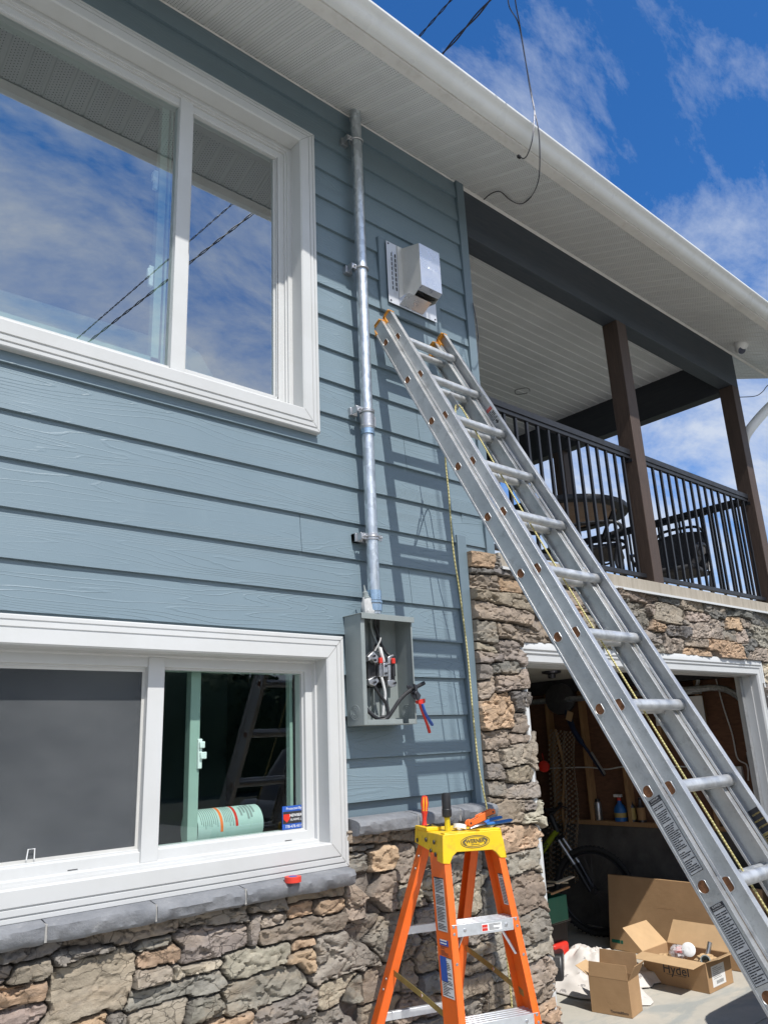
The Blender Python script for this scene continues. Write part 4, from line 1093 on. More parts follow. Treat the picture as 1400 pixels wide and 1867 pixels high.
# ------------------------------------------------------------------ open meter box
def build_meter():
    X0, X1, YF, ZB, ZT = 2.127, 2.430, 2.566, 0.078, 0.546
    g = thing('meter_box', ((X0 + X1) / 2, 2.69, ZB), 'open grey electric meter box with bare terminals on the blue wall', 'meter box')
    t = 0.003
    m = MB()
    m.box(X0, X0 + t, YF, 2.680, ZB, ZT); m.box(X1 - t, X1, YF, 2.680, ZB, ZT)
    m.box(X0 + t, X1 - t, 2.677, 2.680, ZB, ZT); m.box(X0 + t, X1 - t, YF, 2.677, ZB, ZB + t)
    # front flanges left by the missing cover
    m.box(X0 + t, X0 + 0.022, YF, YF + 0.003, ZB + t, ZT - t); m.box(X0 + 0.019, X0 + 0.022, YF + 0.003, YF + 0.02, ZB + t, ZT - t)
    m.box(X1 - 0.008, X1 - t, YF, YF + 0.003, ZB + t, ZT - t)
    m.box(X0 + 0.022, X0 + 0.220, YF, YF + 0.003, ZB + t, ZB + 0.022); m.box(X0 + 0.255, X1 - 0.008, YF, YF + 0.003, ZB + t, ZB + 0.022)
    m.box(X0 + 0.02, X1 - 0.02, 2.655, 2.676, ZB + 0.02, ZB + 0.03)
    m.box(X0 + 0.135, X0 + 0.139, 2.655, 2.676, ZB + 0.03, ZT - 0.02); m.box(X0 + 0.185, X0 + 0.20, 2.664, 2.676, ZB + 0.03, ZB + 0.18)
    m.build('enclosure', M['greybox'], g, bevel=0.0012)
    m = MB(); m.box(X0 - 0.004, X1 + 0.004, YF - 0.010, 2.684, ZT, ZT + 0.003); m.box(X0 - 0.004, X1 + 0.004, YF - 0.013, YF - 0.010, ZT - 0.022, ZT + 0.003)
    m.build('hood_flange', M['greybox'], g, bevel=0.0012)
    def knock(T):
        k = MB()
        for r in (0.030, 0.021, 0.012):
            k.tube([T @ V(math.cos(a) * r, math.sin(a) * r, 0.0) for a in [2 * math.pi * i / 24 for i in range(25)]], 0.0013, 6, cap=False)
        k.build('knockout', M['greybox'], g)
    knock(frame((X0 - 0.0002, 2.622, ZB + 0.055), (0, 1, 0), (0, 0, 1), (-1, 0, 0)))
    q = onX(738, 1296, X1 - t)
    knock(frame((X1 - t - 0.0002, 2.625, ZB + 0.058), (0, 1, 0), (0, 0, 1), (-1, 0, 0)))
    knock(frame((X0 + 0.075, 2.6768, ZB + 0.09), (1, 0, 0), (0, 0, 1), (0, -1, 0)))
    # terminal block
    YB = 2.625
    def P(px, py, y=YB): return onY(620 + px / 7.18, 1100 + py / 7.18, y)
    def plate(poly, y0, y1, mb, mi=0):
        mb.prism([(P(a, b, y0).x, P(a, b, y0).z) for a, b in poly], 1, y0, y1, mi)
    b = MB(); plate([(365, 740), (500, 740), (720, 760), (720, 1060), (420, 1040), (365, 1000)], 2.635, 2.660, b); b.box(2.24, 2.34, 2.6605, 2.6765, 0.24, 0.34)
    b.build('terminal_block', M['blackpl'], g, bevel=0.002)
    def lug(poly, y0=2.606, y1=2.634):
        l = MB(); plate(poly, y0, y1, l); l.build('lug', M['steel'], g, bevel=0.0025); return l
    lug([(365, 700), (440, 625), (500, 700), (500, 780), (455, 780), (420, 730), (380, 760)])
    lug([(630, 700), (700, 665), (725, 720), (725, 745), (665, 750), (665, 800), (628, 800)])
    lug([(375, 1000), (470, 950), (515, 1020), (460, 1090), (385, 1060)])
    lug([(630, 1010), (700, 1000), (745, 1030), (735, 1080), (680, 1105), (630, 1080)])
    lug([(515, 780), (560, 780), (560, 965), (515, 965)], 2.615, 2.634); lug([(568, 780), (628, 780), (628, 960), (568, 960)], 2.600, 2.634)
    lug([(632, 802), (668, 800), (668, 1005), (632, 1005)], 2.610, 2.634)
    for (px, py) in ((450, 690), (460, 745), (705, 705), (600, 820), (600, 920), (460, 1035), (465, 975), (722, 1045)):
        s = MB(); c = P(px, py, 2.599); s.lathe([(0.0055, -0.004), (0.0055, 0.004), (0.0030, 0.004), (0.0030, -0.0035)], 8, 0, axis_frame(c, (0, -1, 0))); s.build('terminal_screw', M['steel_dark'], g)
    for (px, py) in ((530, 752), (695, 757)):
        s = MB(); c = P(px, py, 2.604); s.tube([c + V(0, 0, -0.012), c + V(0, 0, 0.012)], 0.0095, 12); s.build('insulator_cap', M['red'], g, bevel=0.002)
    j = MB(); c = P(695, 880, 2.612); j.tube([c + V(0, 0, -0.026), c + V(0, 0, 0.026)], 0.010, 12); j.build('fuse', M['blackpl'], g)
    # service conductors
    def cable(pts, r, mat, name='cable'):
        k = MB(); k.tube(curve_pts([P(a, b, y) for a, b, y in pts], 6), r, 10); k.build(name, mat, g)
    cable([(400, 190, 2.645), (410, 330, 2.65), (460, 480, 2.645), (500, 560, 2.63), (505, 640, 2.62)], 0.0055, M['greybox'])
    cable([(455, 190, 2.64), (470, 330, 2.648), (530, 520, 2.64), (600, 640, 2.628), (650, 690, 2.615)], 0.0065, M['blackpl'])
    cable([(500, 190, 2.645), (500, 380, 2.655), (480, 520, 2.645), (430, 650, 2.62)], 0.0065, M['blackpl'])
    cable([(520, 575, 2.615), (540, 660, 2.61), (570, 770, 2.612)], [0.003] + [0.0085] * 11 + [0.007], M['whitecable'])
    cable([(455, 625, 2.612), (490, 560, 2.603), (520, 500, 2.598), (532, 450, 2.596)], 0.003, M['whitecable'])
    cable([(450, 1090, 2.618), (520, 1200, 2.612), (600, 1310, 2.605), (625, 1400, 2.60), (610, 1480, 2.602), (520, 1490, 2.62)], 0.0068, M['blackpl'])
    cable([(540, 970, 2.612), (565, 1060, 2.61), (590, 1200, 2.61), (575, 1330, 2.615), (560, 1470, 2.62)], 0.0065, M['whitecable'])
    cable([(310, 1240, 2.640), (330, 1360, 2.625), (430, 1470, 2.605), (540, 1530, 2.59), (620, 1500, 2.58), (700, 1390, 2.57), (780, 1270, 2.563), (880, 1170, 2.556), (980, 1110, 2.55), (1100, 1045, 2.545)], 0.0085, M['blackpl'])
    cable([(330, 1320, 2.655), (380, 1400, 2.65), (440, 1460, 2.64), (520, 1500, 2.63)], 0.0045, M['greybox'])
build_meter()

# pliers clamped on the end of the loose cable
def build_pliers():
    Y0 = 2.545
    def P(px, py, y=Y0): return onY(620 + px / 7.18, 1100 + py / 7.18, y)
    a = P(1010, 1215)
    g = thing('cable_cutter', tuple(P(985, 1180)), 'red and blue handled cutters clamped on the black cable end', 'cutters')
    h = MB()
    h.prism([(P(x, y).x, P(x, y).z) for x, y in ((900, 1070), (960, 1075), (1000, 1150), (1040, 1190), (1050, 1250), (1010, 1262), (960, 1210), (945, 1150), (905, 1110))], 1, Y0 + 0.010, Y0 + 0.017)
    h.prism([(P(x, y).x, P(x, y).z) for x, y in ((930, 1060), (985, 1085), (975, 1150), (1020, 1210), (1000, 1275), (975, 1270), (955, 1160))], 1, Y0 - 0.020, Y0 - 0.010)
    h.tube([P(990, 1175, Y0 - 0.024), P(990, 1175, Y0 + 0.02)], 0.006, 10)
    h.build('cutter_head', M['steel_dark'], g, bevel=0.0015)
    r = MB(); r.tube(curve_pts([P(1035, 1262), P(1045, 1330), P(1095, 1470), P(1150, 1620), P(1172, 1700)], 5), [0.0085, 0.0095, 0.0085, 0.0072, 0.0068, 0.007] + [0.0075] * 9 + [0.0085] * 5 + [0.007], 10, flat=0.7)
    r.prism([(P(x, y).x, P(x, y).z) for x, y in ((1005, 1275), (1095, 1250), (1100, 1300), (1060, 1325), (1015, 1315))], 1, Y0 - 0.008, Y0 + 0.010)
    r.build('handle', M['red'], g)
    b = MB(); b.tube(curve_pts([P(1075, 1320, Y0 - 0.012), P(1110, 1430, Y0 - 0.012), P(1165, 1530, Y0 - 0.012), P(1210, 1600, Y0 - 0.012)], 5), [0.006, 0.0075, 0.008, 0.008, 0.008, 0.008, 0.008, 0.008, 0.008, 0.008, 0.0085, 0.009, 0.009, 0.009, 0.0085, 0.007], 10, flat=0.7)
    b.build('handle', M['blue'], g)
build_pliers()

# ------------------------------------------------------------------ stainless vent hood
def build_vent():
    PY = 2.655
    xl, xr, zb, zt = 2.475, 2.835, 2.262, 2.645
    g = thing('wall_vent', ((xl + xr) / 2, 2.69, zb), 'boxy stainless steel vent hood on the blue wall above the ladder', 'vent hood')
    m = MB(); m.box(xl - 0.045, xr + 0.05, 2.668, 2.6915, zb - 0.055, zt + 0.02); m.build('mounting_block', M['corner'], g, bevel=0.006)
    m = MB(); m.box(xl, xr, PY, PY + 0.003, zb, zt); p = m.build('back_plate', M['vent_plate'], g, bevel=0.001)
    s = MB()
    for i in range(8):
        z = zt - 0.075 - i * 0.030
        s.box(xl + 0.056, xl + 0.066, PY - 0.0006, PY - 0.0001, z - 0.011, z + 0.011)
        s.box(xl + 0.030, xl + 0.037, PY - 0.0006, PY - 0.0001, z - 0.011, z + 0.011)
    s.build('louvre_slots', M['ink'], g)
    s = MB(); s.box(xl + 0.040, xl + 0.052, PY - 0.003, PY - 0.0001, zt - 0.32, zt - 0.05); s.build('rib', M['stainless'], g, bevel=0.001)
    for x, z in ((xl + 0.014, zt - 0.014), (xl + 0.014, zb + 0.014), (xr - 0.014, zb + 0.014), (xr - 0.014, zt - 0.014), (xl + 0.085, zt - 0.03), (xl + 0.085, zt - 0.30)):
        b = MB(); b.lathe([(0.0055, 0), (0.005, 0.003), (0.001, 0.004)], 8, 0, axis_frame((x, PY, z), (0, -1, 0))); b.build('screw', M['steel_dark'], p)
    x0, x1, yf, z0, z1 = 2.580, 2.735, 2.510, 2.333, 2.590
    t = 0.0015
    h = MB()
    # left and right cheeks (sloping back at the bottom), top, front
    for xa in (x0, x1 - t):
        h.prism([(PY - 0.001, z1 + 0.045), (yf, z1), (yf, z0), (yf + 0.055, z0 - 0.035), (PY - 0.001, z0 - 0.020)], 0, xa, xa + t)
    h.hexa([(x0 + t, yf, z1 - t), (x1 - t, yf, z1 - t), (x1 - t, yf, z1), (x0 + t, yf, z1)], [(x0 + t, PY - 0.001, z1 + 0.045 - t), (x1 - t, PY - 0.001, z1 + 0.045 - t), (x1 - t, PY - 0.001, z1 + 0.045), (x0 + t, PY - 0.001, z1 + 0.045)])
    h.box(x0 - 0.03, x1 + 0.02, PY - 0.006, PY - 0.001, z0 - 0.022, z1 + 0.05)
    h.build('hood_body', M['hood_side'], g, bevel=0.001)
    f = MB(); f.box(x0, x1, yf - t, yf - 0.0002, z0, z1 + 0.001); f.hexa([(x0, yf - t, z0), (x1, yf - t, z0), (x1, yf, z0), (x0, yf, z0)], [(x0, yf + 0.028, z0 - 0.020), (x1, yf + 0.028, z0 - 0.020), (x1, yf + 0.030, z0 - 0.018), (x0, yf + 0.030, z0 - 0.018)])
    f.build('hood_front', M['stainless'], g, bevel=0.0008)
    d = MB(); d.hexa([(x0 + 0.01, yf + 0.05, z0 - 0.022), (x1 - 0.004, yf + 0.05, z0 - 0.022), (x1 - 0.004, yf + 0.05, z0 - 0.020), (x0 + 0.01, yf + 0.05, z0 - 0.020)],
                     [(x0 + 0.01, PY - 0.01, z0 + 0.03), (x1 - 0.004, PY - 0.01, z0 + 0.03), (x1 - 0.004, PY - 0.01, z0 + 0.032), (x0 + 0.01, PY - 0.01, z0 + 0.032)])
    d.build('flap', M['steel_dark'], g)
    tr = MB(); tr.prism([(PY - 0.001, z0 - 0.022), (PY - 0.001, z0 - 0.062), (PY - 0.05, z0 - 0.034), (PY - 0.075, z0 - 0.024)], 0, x0 - 0.03, x1 - 0.01); tr.build('drip_tray', M['stainless'], g, bevel=0.001)
    e = MB(); T = frame(((x0 + x1) / 2 + 0.005, yf - t - 0.0002, (z0 + z1) / 2), (1, 0, 0), (0, 0, 1), (0, -1, 0))
    [e.tube([T @ V(*a), T @ V(*b)], 0.0012, 5) for a, b in (((-0.028, 0.006, 0), (-0.022, -0.010, 0)), ((-0.022, -0.010, 0), (-0.016, 0.006, 0)), ((-0.008, 0.004, 0), (-0.008, -0.011, 0)), ((0.000, -0.012, 0), (0.008, -0.012, 0)), ((0.000, 0.002, 0), (0.000, -0.012, 0)), ((0.016, 0.0, 0), (0.016, -0.014, 0)), ((-0.002, 0.040, 0), (-0.002, 0.052, 0)))]
    e.build('embossed_mark', M['alu_bright'], g, fix=False)
build_vent()

# ------------------------------------------------------------------ electrical tape on the sill
def build_tape():
    c = onZ(534, 1608, -0.472)
    g = thing('red_tape_roll', (c.x, c.y, -0.4735), 'small red roll of electrical tape on the grey window ledge', 'tape roll')
    m = MB(); T = Matrix.Translation((c.x, c.y, -0.4735)); m.lathe([(0.016, 0), (0.031, 0), (0.031, 0.019), (0.016, 0.019), (0.016, 0)], 28, 0, T, caps=False); m.build('tape', M['redtape'], g)
    k = MB(); k.lathe([(0.013, 0.0005), (0.0158, 0.0005), (0.0158, 0.0196), (0.013, 0.0196), (0.013, 0.0005)], 24, 0, T, caps=False); k.lathe([(0.0, 0.0188), (0.0125, 0.0188), (0.0125, 0.0196)], 24, 0, T, caps=False); k.build('core', M['blue'], g)
build_tape()

# ------------------------------------------------------------------ dome camera under the soffit
def build_dome():
    c = onY(1346, 622, 2.498); c = V(6.62, 2.49, sz(2.49) - 0.001)
    g = thing('security_camera', tuple(c), 'small white turret security camera under the far end of the soffit', 'security camera')
    n = V(0, SL, -1).normalized()
    T = axis_frame(c, n)
    b = MB(); b.lathe([(0.060, 0), (0.060, 0.014), (0.054, 0.030), (0.046, 0.050), (0.036, 0.058)], 28, 0, T); b.build('housing', M['white'], g)
    T2 = axis_frame(c + n * 0.055, V(-0.45, -0.60, -0.62))
    e = MB(); e.lathe([(0.040, -0.02), (0.043, 0.0), (0.040, 0.018), (0.036, 0.030)], 24, 0, T2); e.build('turret', M['white'], g)
    l = MB(); l.lathe([(0.0345, 0.0302), (0.034, 0.034), (0.015, 0.036), (0.014, 0.038), (0.001, 0.038)], 24, 0, T2); l.build('lens', M['lens'], g)
build_dome()

# ------------------------------------------------------------------ overhead cables
def build_wires():
    def wire(name, pts, r, label, n=8, group=None):
        m = MB(); m.tube(curve_pts(pts, n), r, 8); o = m.build(name, M['steel_dark'], None)
        o.location = (0, 0, 0); tag(o, label, 'cable', group); return o
    # drop pair that hangs in front of the gutter
    Y = 1.955
    def SF(px, py):
        d = ray(px, py); return d * ((3.394 - 0.018 - SL * 2.7) / (d.z - SL * d.y))
    P = lambda px, py, y=Y: onY(px, py, y)
    wire('drop_cable', [P(925, -30, 1.80), P(928, 10, 1.84), P(945, 42, 1.90), P(956, 100, 1.93), P(968, 165), P(974, 200), P(973, 225), P(970, 255, 1.97), P(962, 280, 2.02), P(955, 288, 2.07), P(947, 285, 2.11)], 0.0032,
         'short drop cable hanging over the gutter and ending in a stub by the fascia')
    wire('drop_cable', [P(937, -30, 1.80), P(940, 5, 1.84), P(948, 48, 1.90), P(958, 110, 1.93), P(966, 160), P(974, 200), P(982, 240), P(984, 290, 1.99), P(981, 330, 2.08), SF(968, 358), SF(950, 371), SF(930, 364), SF(912, 349), SF(896, 352), SF(882, 363)], 0.0034,
         'long drop cable looping under the soffit to the timber beam')
    k = MB(); k.box(-0.012, 0.012, -0.008, 0.008, -0.008, 0.008, 0, Matrix.Translation(P(946, 285, 2.113)))
    o = k.build('cable_stub', M['blackpl'], None, bevel=0.003); tag(o, 'small black stub plug against the fascia at the short cable end', 'cable end')
    # two twisted spans that run over the roof edge to a mast above
    def twist(name, a, b, r, tw, label, sag=0.0):
        m = MB(); a = Vector(a); b = Vector(b); L = (b - a).length; d = (b - a) / L; s = d.cross(V(0, 0, 1)).normalized(); u = s.cross(d)
        for ph in (0.0, math.pi):
            pts = []
            for i in range(601):
                t = i / 600; an = ph + tw * t * 2 * math.pi
                pts.append(a + d * L * t + (s * math.cos(an) + u * math.sin(an)) * r * 1.4 - V(0, 0, sag * 4 * t * (1 - t)))
            m.tube(pts, r, 6)
        o = m.build(name, M['steel_dark'], None); tag(o, label, 'cable')
    far = V(-2.0, -8.0, 7.5)
    a1 = onY(770, 66, 2.1); b1 = onY(823, 0, 1.2)
    mast = onY(763, 80, 3.3)
    # both leave a service mast standing behind the roof edge
    def ext(px0, py0, px1, py1, off, k):
        def on(px, py): d = ray(px, py); return d * ((off - 0.324) / (d.x - 0.12 * d.y))
        p = on(px0, py0); q = on(px1, py1); d = q - p
        return p - d * 3.0, p + d * k
    a, b = ext(762, 68, 823, -2, 2.78, 40.0); twist('overhead_cable', a, b, 0.0032, 70, 'thinner twisted overhead cable passing above the roof edge on the left')
    a, b = ext(806, 98, 893, 0, 2.86, 30.0); twist('overhead_cable', a, b, 0.0046, 36, 'thicker overhead service cable passing above the roof edge beside a thinner one')
    # slack cable on the porch corner
    w = wire('loose_cable', [onY(862, 552, 2.66), onY(868, 585, 2.665), onY(872, 620, 2.67), onY(870, 660, 2.675), onY(867, 700, 2.68)], 0.003, 'loose dark cable hanging down the corner board beside the porch')
    w2 = wire('loose_cable', [onX(1346, 724, 7.2), onX(1376, 722, 7.2), onX(1390, 714, 7.2), onX(1405, 698, 7.2), V(7.2, 2.2, 3.19)], 0.004, 'thin cable sagging beside the white downspout at the far corner')
    hk = MB(); c = onZ(952, 713, 3.358); hk.tube([c + V(0.075 * math.cos(t), 0.075 * math.sin(t), 0.004 * math.sin(3 * t)) for t in [i / 20 * 5.6 for i in range(21)]], 0.003, 6)
    hk.tube([c + V(0.075, 0, 0.0), c + V(0.085, 0.01, 0.010)], 0.005, 6)
    o = hk.build('wire_loop', M['blackpl'], None); tag(o, 'small loop of black wire hanging from the porch ceiling', 'wire')
build_wires()
# ------------------------------------------------------------------ aluminium extension ladder
LA = math.radians(61.85)
LS = V(0, -math.cos(LA), -math.sin(LA))      # down along the ladder
LN = V(0, -math.sin(LA), math.cos(LA))       # out from its climbing face
LO = V(0, 2.6, 1.968)
def L(x, s, n): return V(x, LO.y, LO.z) + LS * s + LN * n
def LT(): return frame((0, LO.y, LO.z), (1, 0, 0), tuple(LS), tuple(LN))     # local (x, s, n)
def text_block(mb, x, s0, s1, n0, n1, T, rows, seed, mi=1, margin=0.10, lengthwise=True, xo=-0.0008):
    """printed lines on a label lying in a plane x = const of the ladder frame; lines run across the rail"""
    rr = random.Random(seed); step = (s1 - s0) * (1 - 2 * margin * 0.3) / rows; w = n1 - n0
    for i in range(rows):
        s = s0 + (s1 - s0) * margin * 0.3 + step * (i + 0.3)
        if rr.random() < 0.07: continue
        a = n0 + w * 0.08; b = n1 - w * (0.08 + (rr.random() ** 3) * 0.45)
        mid = a + (b - a) * rr.uniform(0.3, 0.7)
        mb.box(x + xo, x, s, s + step * 0.5, a, mid - w * 0.02, mi, T); mb.box(x + xo, x, s, s + step * 0.5, mid + w * 0.02, b, mi, T)
def build_ladder():
    T = LT()
    base = V(2.61, LO.y + LS.y * 4.16, ZG)
    g = thing('extension_ladder', tuple(base), 'long aluminium extension ladder leaning on the blue wall', 'ladder')
    sEND = (LO.z - ZG) / math.sin(LA) - 0.02
    def rail(parent, x, out, n0, n1, s0, s1, name='rail', notch=True):
        """I-profile rail: web at x, flanges reaching inward; out = -1 for the left rail, +1 for the right one"""
        m = MB(); w = 0.0016; fo = 0.005; fi = 0.022; ft = 0.0035
        xo, xi = (x - fo, x + fi) if out < 0 else (x - fi, x + fo)
        m.box(x - w, x + w, s0, s1, n0 + ft, n1 - ft, 0, T)
        m.box(xo, xi, s0, s1, n0, n0 + ft, 0, T); m.box(xo, xi, s0, s1, n1 - ft, n1, 0, T)
        m.box(xo, xo + 0.003 if out < 0 else xo + 0.003, s0, s1, n0 + ft, n0 + ft + 0.006, 0, T)
        return m.build(name, M['alu'], parent, bevel=0.0008)
    def dshape(r, n=20, fl=0.70):
        p = []
        for i in range(n):
            a = 2 * math.pi * i / n; s, q = math.cos(a) * r, math.sin(a) * r
            p.append((s, min(q, r * fl)))
        return p
    def section(nm, xl, xr, n0, n1, sn, s_first, s_top, s_bot, nr, rad):
        sec = MB(); sec.box(xl - 0.0012, xl + 0.0012, s_top + 0.001, s_top + 0.002, n0 + 0.01, n0 + 0.011, 0, T)
        # the section itself carries the lower guide bracket
        sec = MB()
        for x in (xl, xr): sec.box(x - 0.002, x + 0.002, s_bot - 0.06, s_bot - 0.002, n0 + 0.006, n1 - 0.006, 0, T)
        so = sec.build(nm, M['alu_bright'], g)
        rail(so, xl, -1, n0, n1, s_top, s_bot); rail(so, xr, 1, n0, n1, s_top, s_bot)
        for i in range(nr):
            s = s_first + 0.305 * i
            if s > s_bot - 0.05: break
            d = dshape(rad, fl=0.94)
            r = MB(); r.prism([(s + a, sn + b) for a, b in d], 0, xl + 0.002, xr - 0.002, 0, T)
            ro = r.build('rung', M['alu_rung'], so, ang=30)
            for x, sg in ((xl, -1), (xr, 1)):
                # swaged collar outside and inside, open end plugged with rust and dirt
                c = MB()
                for (xx, rd) in ((x + sg * 0.002, rad + 0.0020), (x - sg * 0.0025, rad + 0.0045)):
                    dd = dshape(rd)
                    c.tube([T @ V(xx, s + a, sn + b) for a, b in dd + dd[:1]], 0.0020, 6, cap=False)
                c.build('rung_collar', M['alu'], so)
                if sg < 0:
                    q = MB(); q.prism([(s + a, sn + b) for a, b in dshape(rad + 0.0012, fl=0.78)], 0, x - 0.0026, x - 0.0018, 0, T); q.build('rung_end', M['rust'], so)
        return so
    A = section('base_section', 2.392, 2.800, -0.036, 0.040, -0.004, 0.0, -0.145, sEND, 14, 0.0180)
    B = section('fly_section', 2.415, 2.826, 0.0425, 0.100, 0.058, 0.0216, -0.160, 3.72, 13, 0.0205)
    # orange end caps
    for par, x, n0, n1, st in ((A, 2.392, -0.036, 0.040, -0.145), (A, 2.800, -0.036, 0.040, -0.145), (B, 2.415, 0.0425, 0.100, -0.160), (B, 2.826, 0.0425, 0.100, -0.160)):
        sg = -1 if x < 2.6 else 1
        c = MB(); a, b = (x - 0.0065, x + 0.0235) if sg < 0 else (x - 0.0235, x + 0.0065)
        c.prism([(st + 0.018, n0 - 0.002), (st - 0.002, n0 + 0.002), (st - 0.010, n0 + 0.020), (st - 0.008, n1 - 0.015), (st + 0.004, n1 + 0.002), (st + 0.012, n1 + 0.002), (st - 0.001, n1 - 0.012), (st - 0.002, n0 + 0.02), (st + 0.012, n0 + 0.008)], 0, a, b, 0, T)
        c.box(a, b, st - 0.006, st + 0.050, n0 - 0.0035, n0 + 0.0130, 0, T); c.box(a, b, st - 0.012, st + 0.003, n0 + 0.0135, n1 - 0.006, 0, T)
        c.build('end_cap', M['capor'], par, bevel=0.0015)
    # rope on a pulley, runs down behind the rungs
    rp = MB()
    pts = [L(2.605, 0.50, 0.005), L(2.615, 0.452, 0.026), L(2.628, 0.47, 0.040), L(2.638, 0.60, 0.034), L(2.635, 1.0, 0.025), L(2.630, 1.5, 0.020), L(2.622, 2.1, 0.018), L(2.615, 2.8, 0.020), L(2.61, 3.5, 0.020), L(2.60, 3.95, 0.02)]
    rp.tube(curve_pts(pts, 10), 0.0036, 8)
    rp.build('rope', M['rope'], g)
    rr = MB()
    pts = [onY(812, 830, 2.52), onY(818, 900, 2.54), onY(826, 1000, 2.56), onY(838, 1080, 2.57), onY(852, 1190, 2.575), onY(862, 1300, 2.578), onY(873, 1400, 2.580), onY(888, 1478, 2.570), onY(900, 1560, 2.55), onY(918, 1700, 2.52), onY(930, 1800, 2.50), onY(938, 1900, 2.48)]
    rr.tube(curve_pts([L(2.60, 0.50, -0.01), L(2.55, 0.62, -0.045)] + pts, 8), 0.0036, 8)
    rr.build('rope', M['rope'], g)
    pl = MB(); pl.lathe([(0.022, -0.006), (0.016, -0.002), (0.016, 0.002), (0.022, 0.006)], 18, 0, axis_frame(L(2.622, 0.445, 0.020), (1, 0, 0))); pl.box(2.618, 2.621, 0.36, 0.46, 0.01, 0.04, 0, T)
    pl.build('pulley', M['steel'], g)
    # warning labels on the left rail of the base section
    def label(s0, s1, n0, n1, x, head, rows, seed, mats, par):
        m = MB(); m.box(x - 0.0006, x, s0, s1, n0, n1, 0, T)
        for (a, b, c, d) in ((s0, s0 + 0.0018, n0, n1), (s1 - 0.0018, s1, n0, n1), (s0, s1, n0, n0 + 0.0016), (s0, s1, n1 - 0.0016, n1)):
            m.box(x - 0.0012, x - 0.0006, a, b, c, d, 1, T)
        hs = s0 + head
        m.box(x - 0.0014, x - 0.0006, s0, hs, n0, n1, 1, T)
        TT = T @ frame((x - 0.0015, (s0 + hs) / 2, (n0 + n1) / 2), (0, 0, 1), (0, -1, 0), (-1, 0, 0))
        text_mb(m, 'DANGER', (n1 - n0) * 0.17, TT @ Matrix.Translation((0, head * 0.20, 0)), 0, 0.0002); text_mb(m, 'USE EXTREME CAUTION', (n1 - n0) * 0.075, TT @ Matrix.Translation((0, -head * 0.25, 0)), 0, 0.0002)
        text_block(m, x - 0.0006, hs, s1, n0, n1, T, rows, seed, 1, xo=-0.0006)
        m.build('warning_label', mats, par, fix=False)
    xw = 2.392 - 0.0018
    label(2.465, 2.705, -0.022, 0.026, xw, 0.018, 34, 3, [M['sticker'], M['ink']], A)
    label(2.798, 3.018, -0.022, 0.026, xw, 0.016, 30, 4, [M['sticker'], M['ink']], A)
    # small notice and arrow on the inner side of the right fly rail
    def inner_label(s0, s1, n0, n1, kind, par=B, x=2.826):
        x = x - 0.0018; m = MB(); m.box(x - 0.0006, x, s0, s1, n0, n1, 0, T)
        if kind == 'arrow':
            m.box(x - 0.0012, x - 0.0006, s0 + 0.001, s0 + 0.02, n0 + 0.001, n1 - 0.001, 2, T)
            TT = T @ frame((x - 0.0013, s0 + 0.010, (n0 + n1) / 2), (0, 0, 1), (0, -1, 0), (-1, 0, 0)); text_mb(m, 'DANGER', 0.0095, TT, 0, 0.0002)
            text_block(m, x - 0.0006, s0 + 0.02, s1 - 0.035, n0, n1, T, 6, 8, 1, xo=-0.0006)
            c = s1 - 0.018; q = (n0 + n1) / 2
            m.prism([(c - 0.014, q - 0.005), (c, q - 0.005), (c, q - 0.012), (c + 0.013, q), (c, q + 0.012), (c, q + 0.005), (c - 0.014, q + 0.005)], 0, x - 0.0012, x - 0.0006, 1, T)
        else:
            TT = T @ frame((x - 0.0009, (s0 + s1) / 2, (n0 + n1) / 2), (0, 0, 1), (0, -1, 0), (-1, 0, 0)); h = s1 - s0
            for k, w in enumerate(('CAUTION', 'PRECAUCION', 'ATTENTION')): text_mb(m, w, (n1 - n0) * 0.155, TT @ Matrix.Translation((0, h * (0.26 - 0.26 * k), 0)), 1, 0.0003, offset=0.0003)
        return m, x
    m, x = inner_label(0.44, 0.56, 0.050, 0.092, 'arrow'); m.build('notice_label', [M['sticker'], M['ink'], M['red']], B, fix=False)
    m, x = inner_label(2.575, 2.655, 0.048, 0.094, 'text'); m.build('caution_label', [M['ink'], M['goldst']], B, fix=False)
    m = MB(); m.box(x - 0.0006, x, 2.656, 2.765, 0.048, 0.094, 0, T); text_block(m, x - 0.0006, 2.66, 2.76, 0.048, 0.094, T, 14, 12, 1, xo=-0.0006); m.build('caution_label', [M['goldst'], M['ink']], B, fix=False)
    # feet
    for x in (2.392, 2.800):
        f = MB(); c = L(x, sEND, 0.0); f.box(x - 0.03, x + 0.03, c.y - 0.09, c.y + 0.06, ZG + 0.001, ZG + 0.03); f.box(x - 0.008, x - 0.004, c.y - 0.03, c.y + 0.03, ZG + 0.03, ZG + 0.14); f.box(x + 0.004, x + 0.008, c.y - 0.03, c.y + 0.03, ZG + 0.03, ZG + 0.14)
        f.build('ladder_foot', M['rubber'], g, bevel=0.004)
MAT['capor'] = simple('orange_end_cap', (0.72, 0.30, 0.03), 0.5, var=0.25, vscale=30, dirt=((0.45, 0.25, 0.10), 0.6))
build_ladder()

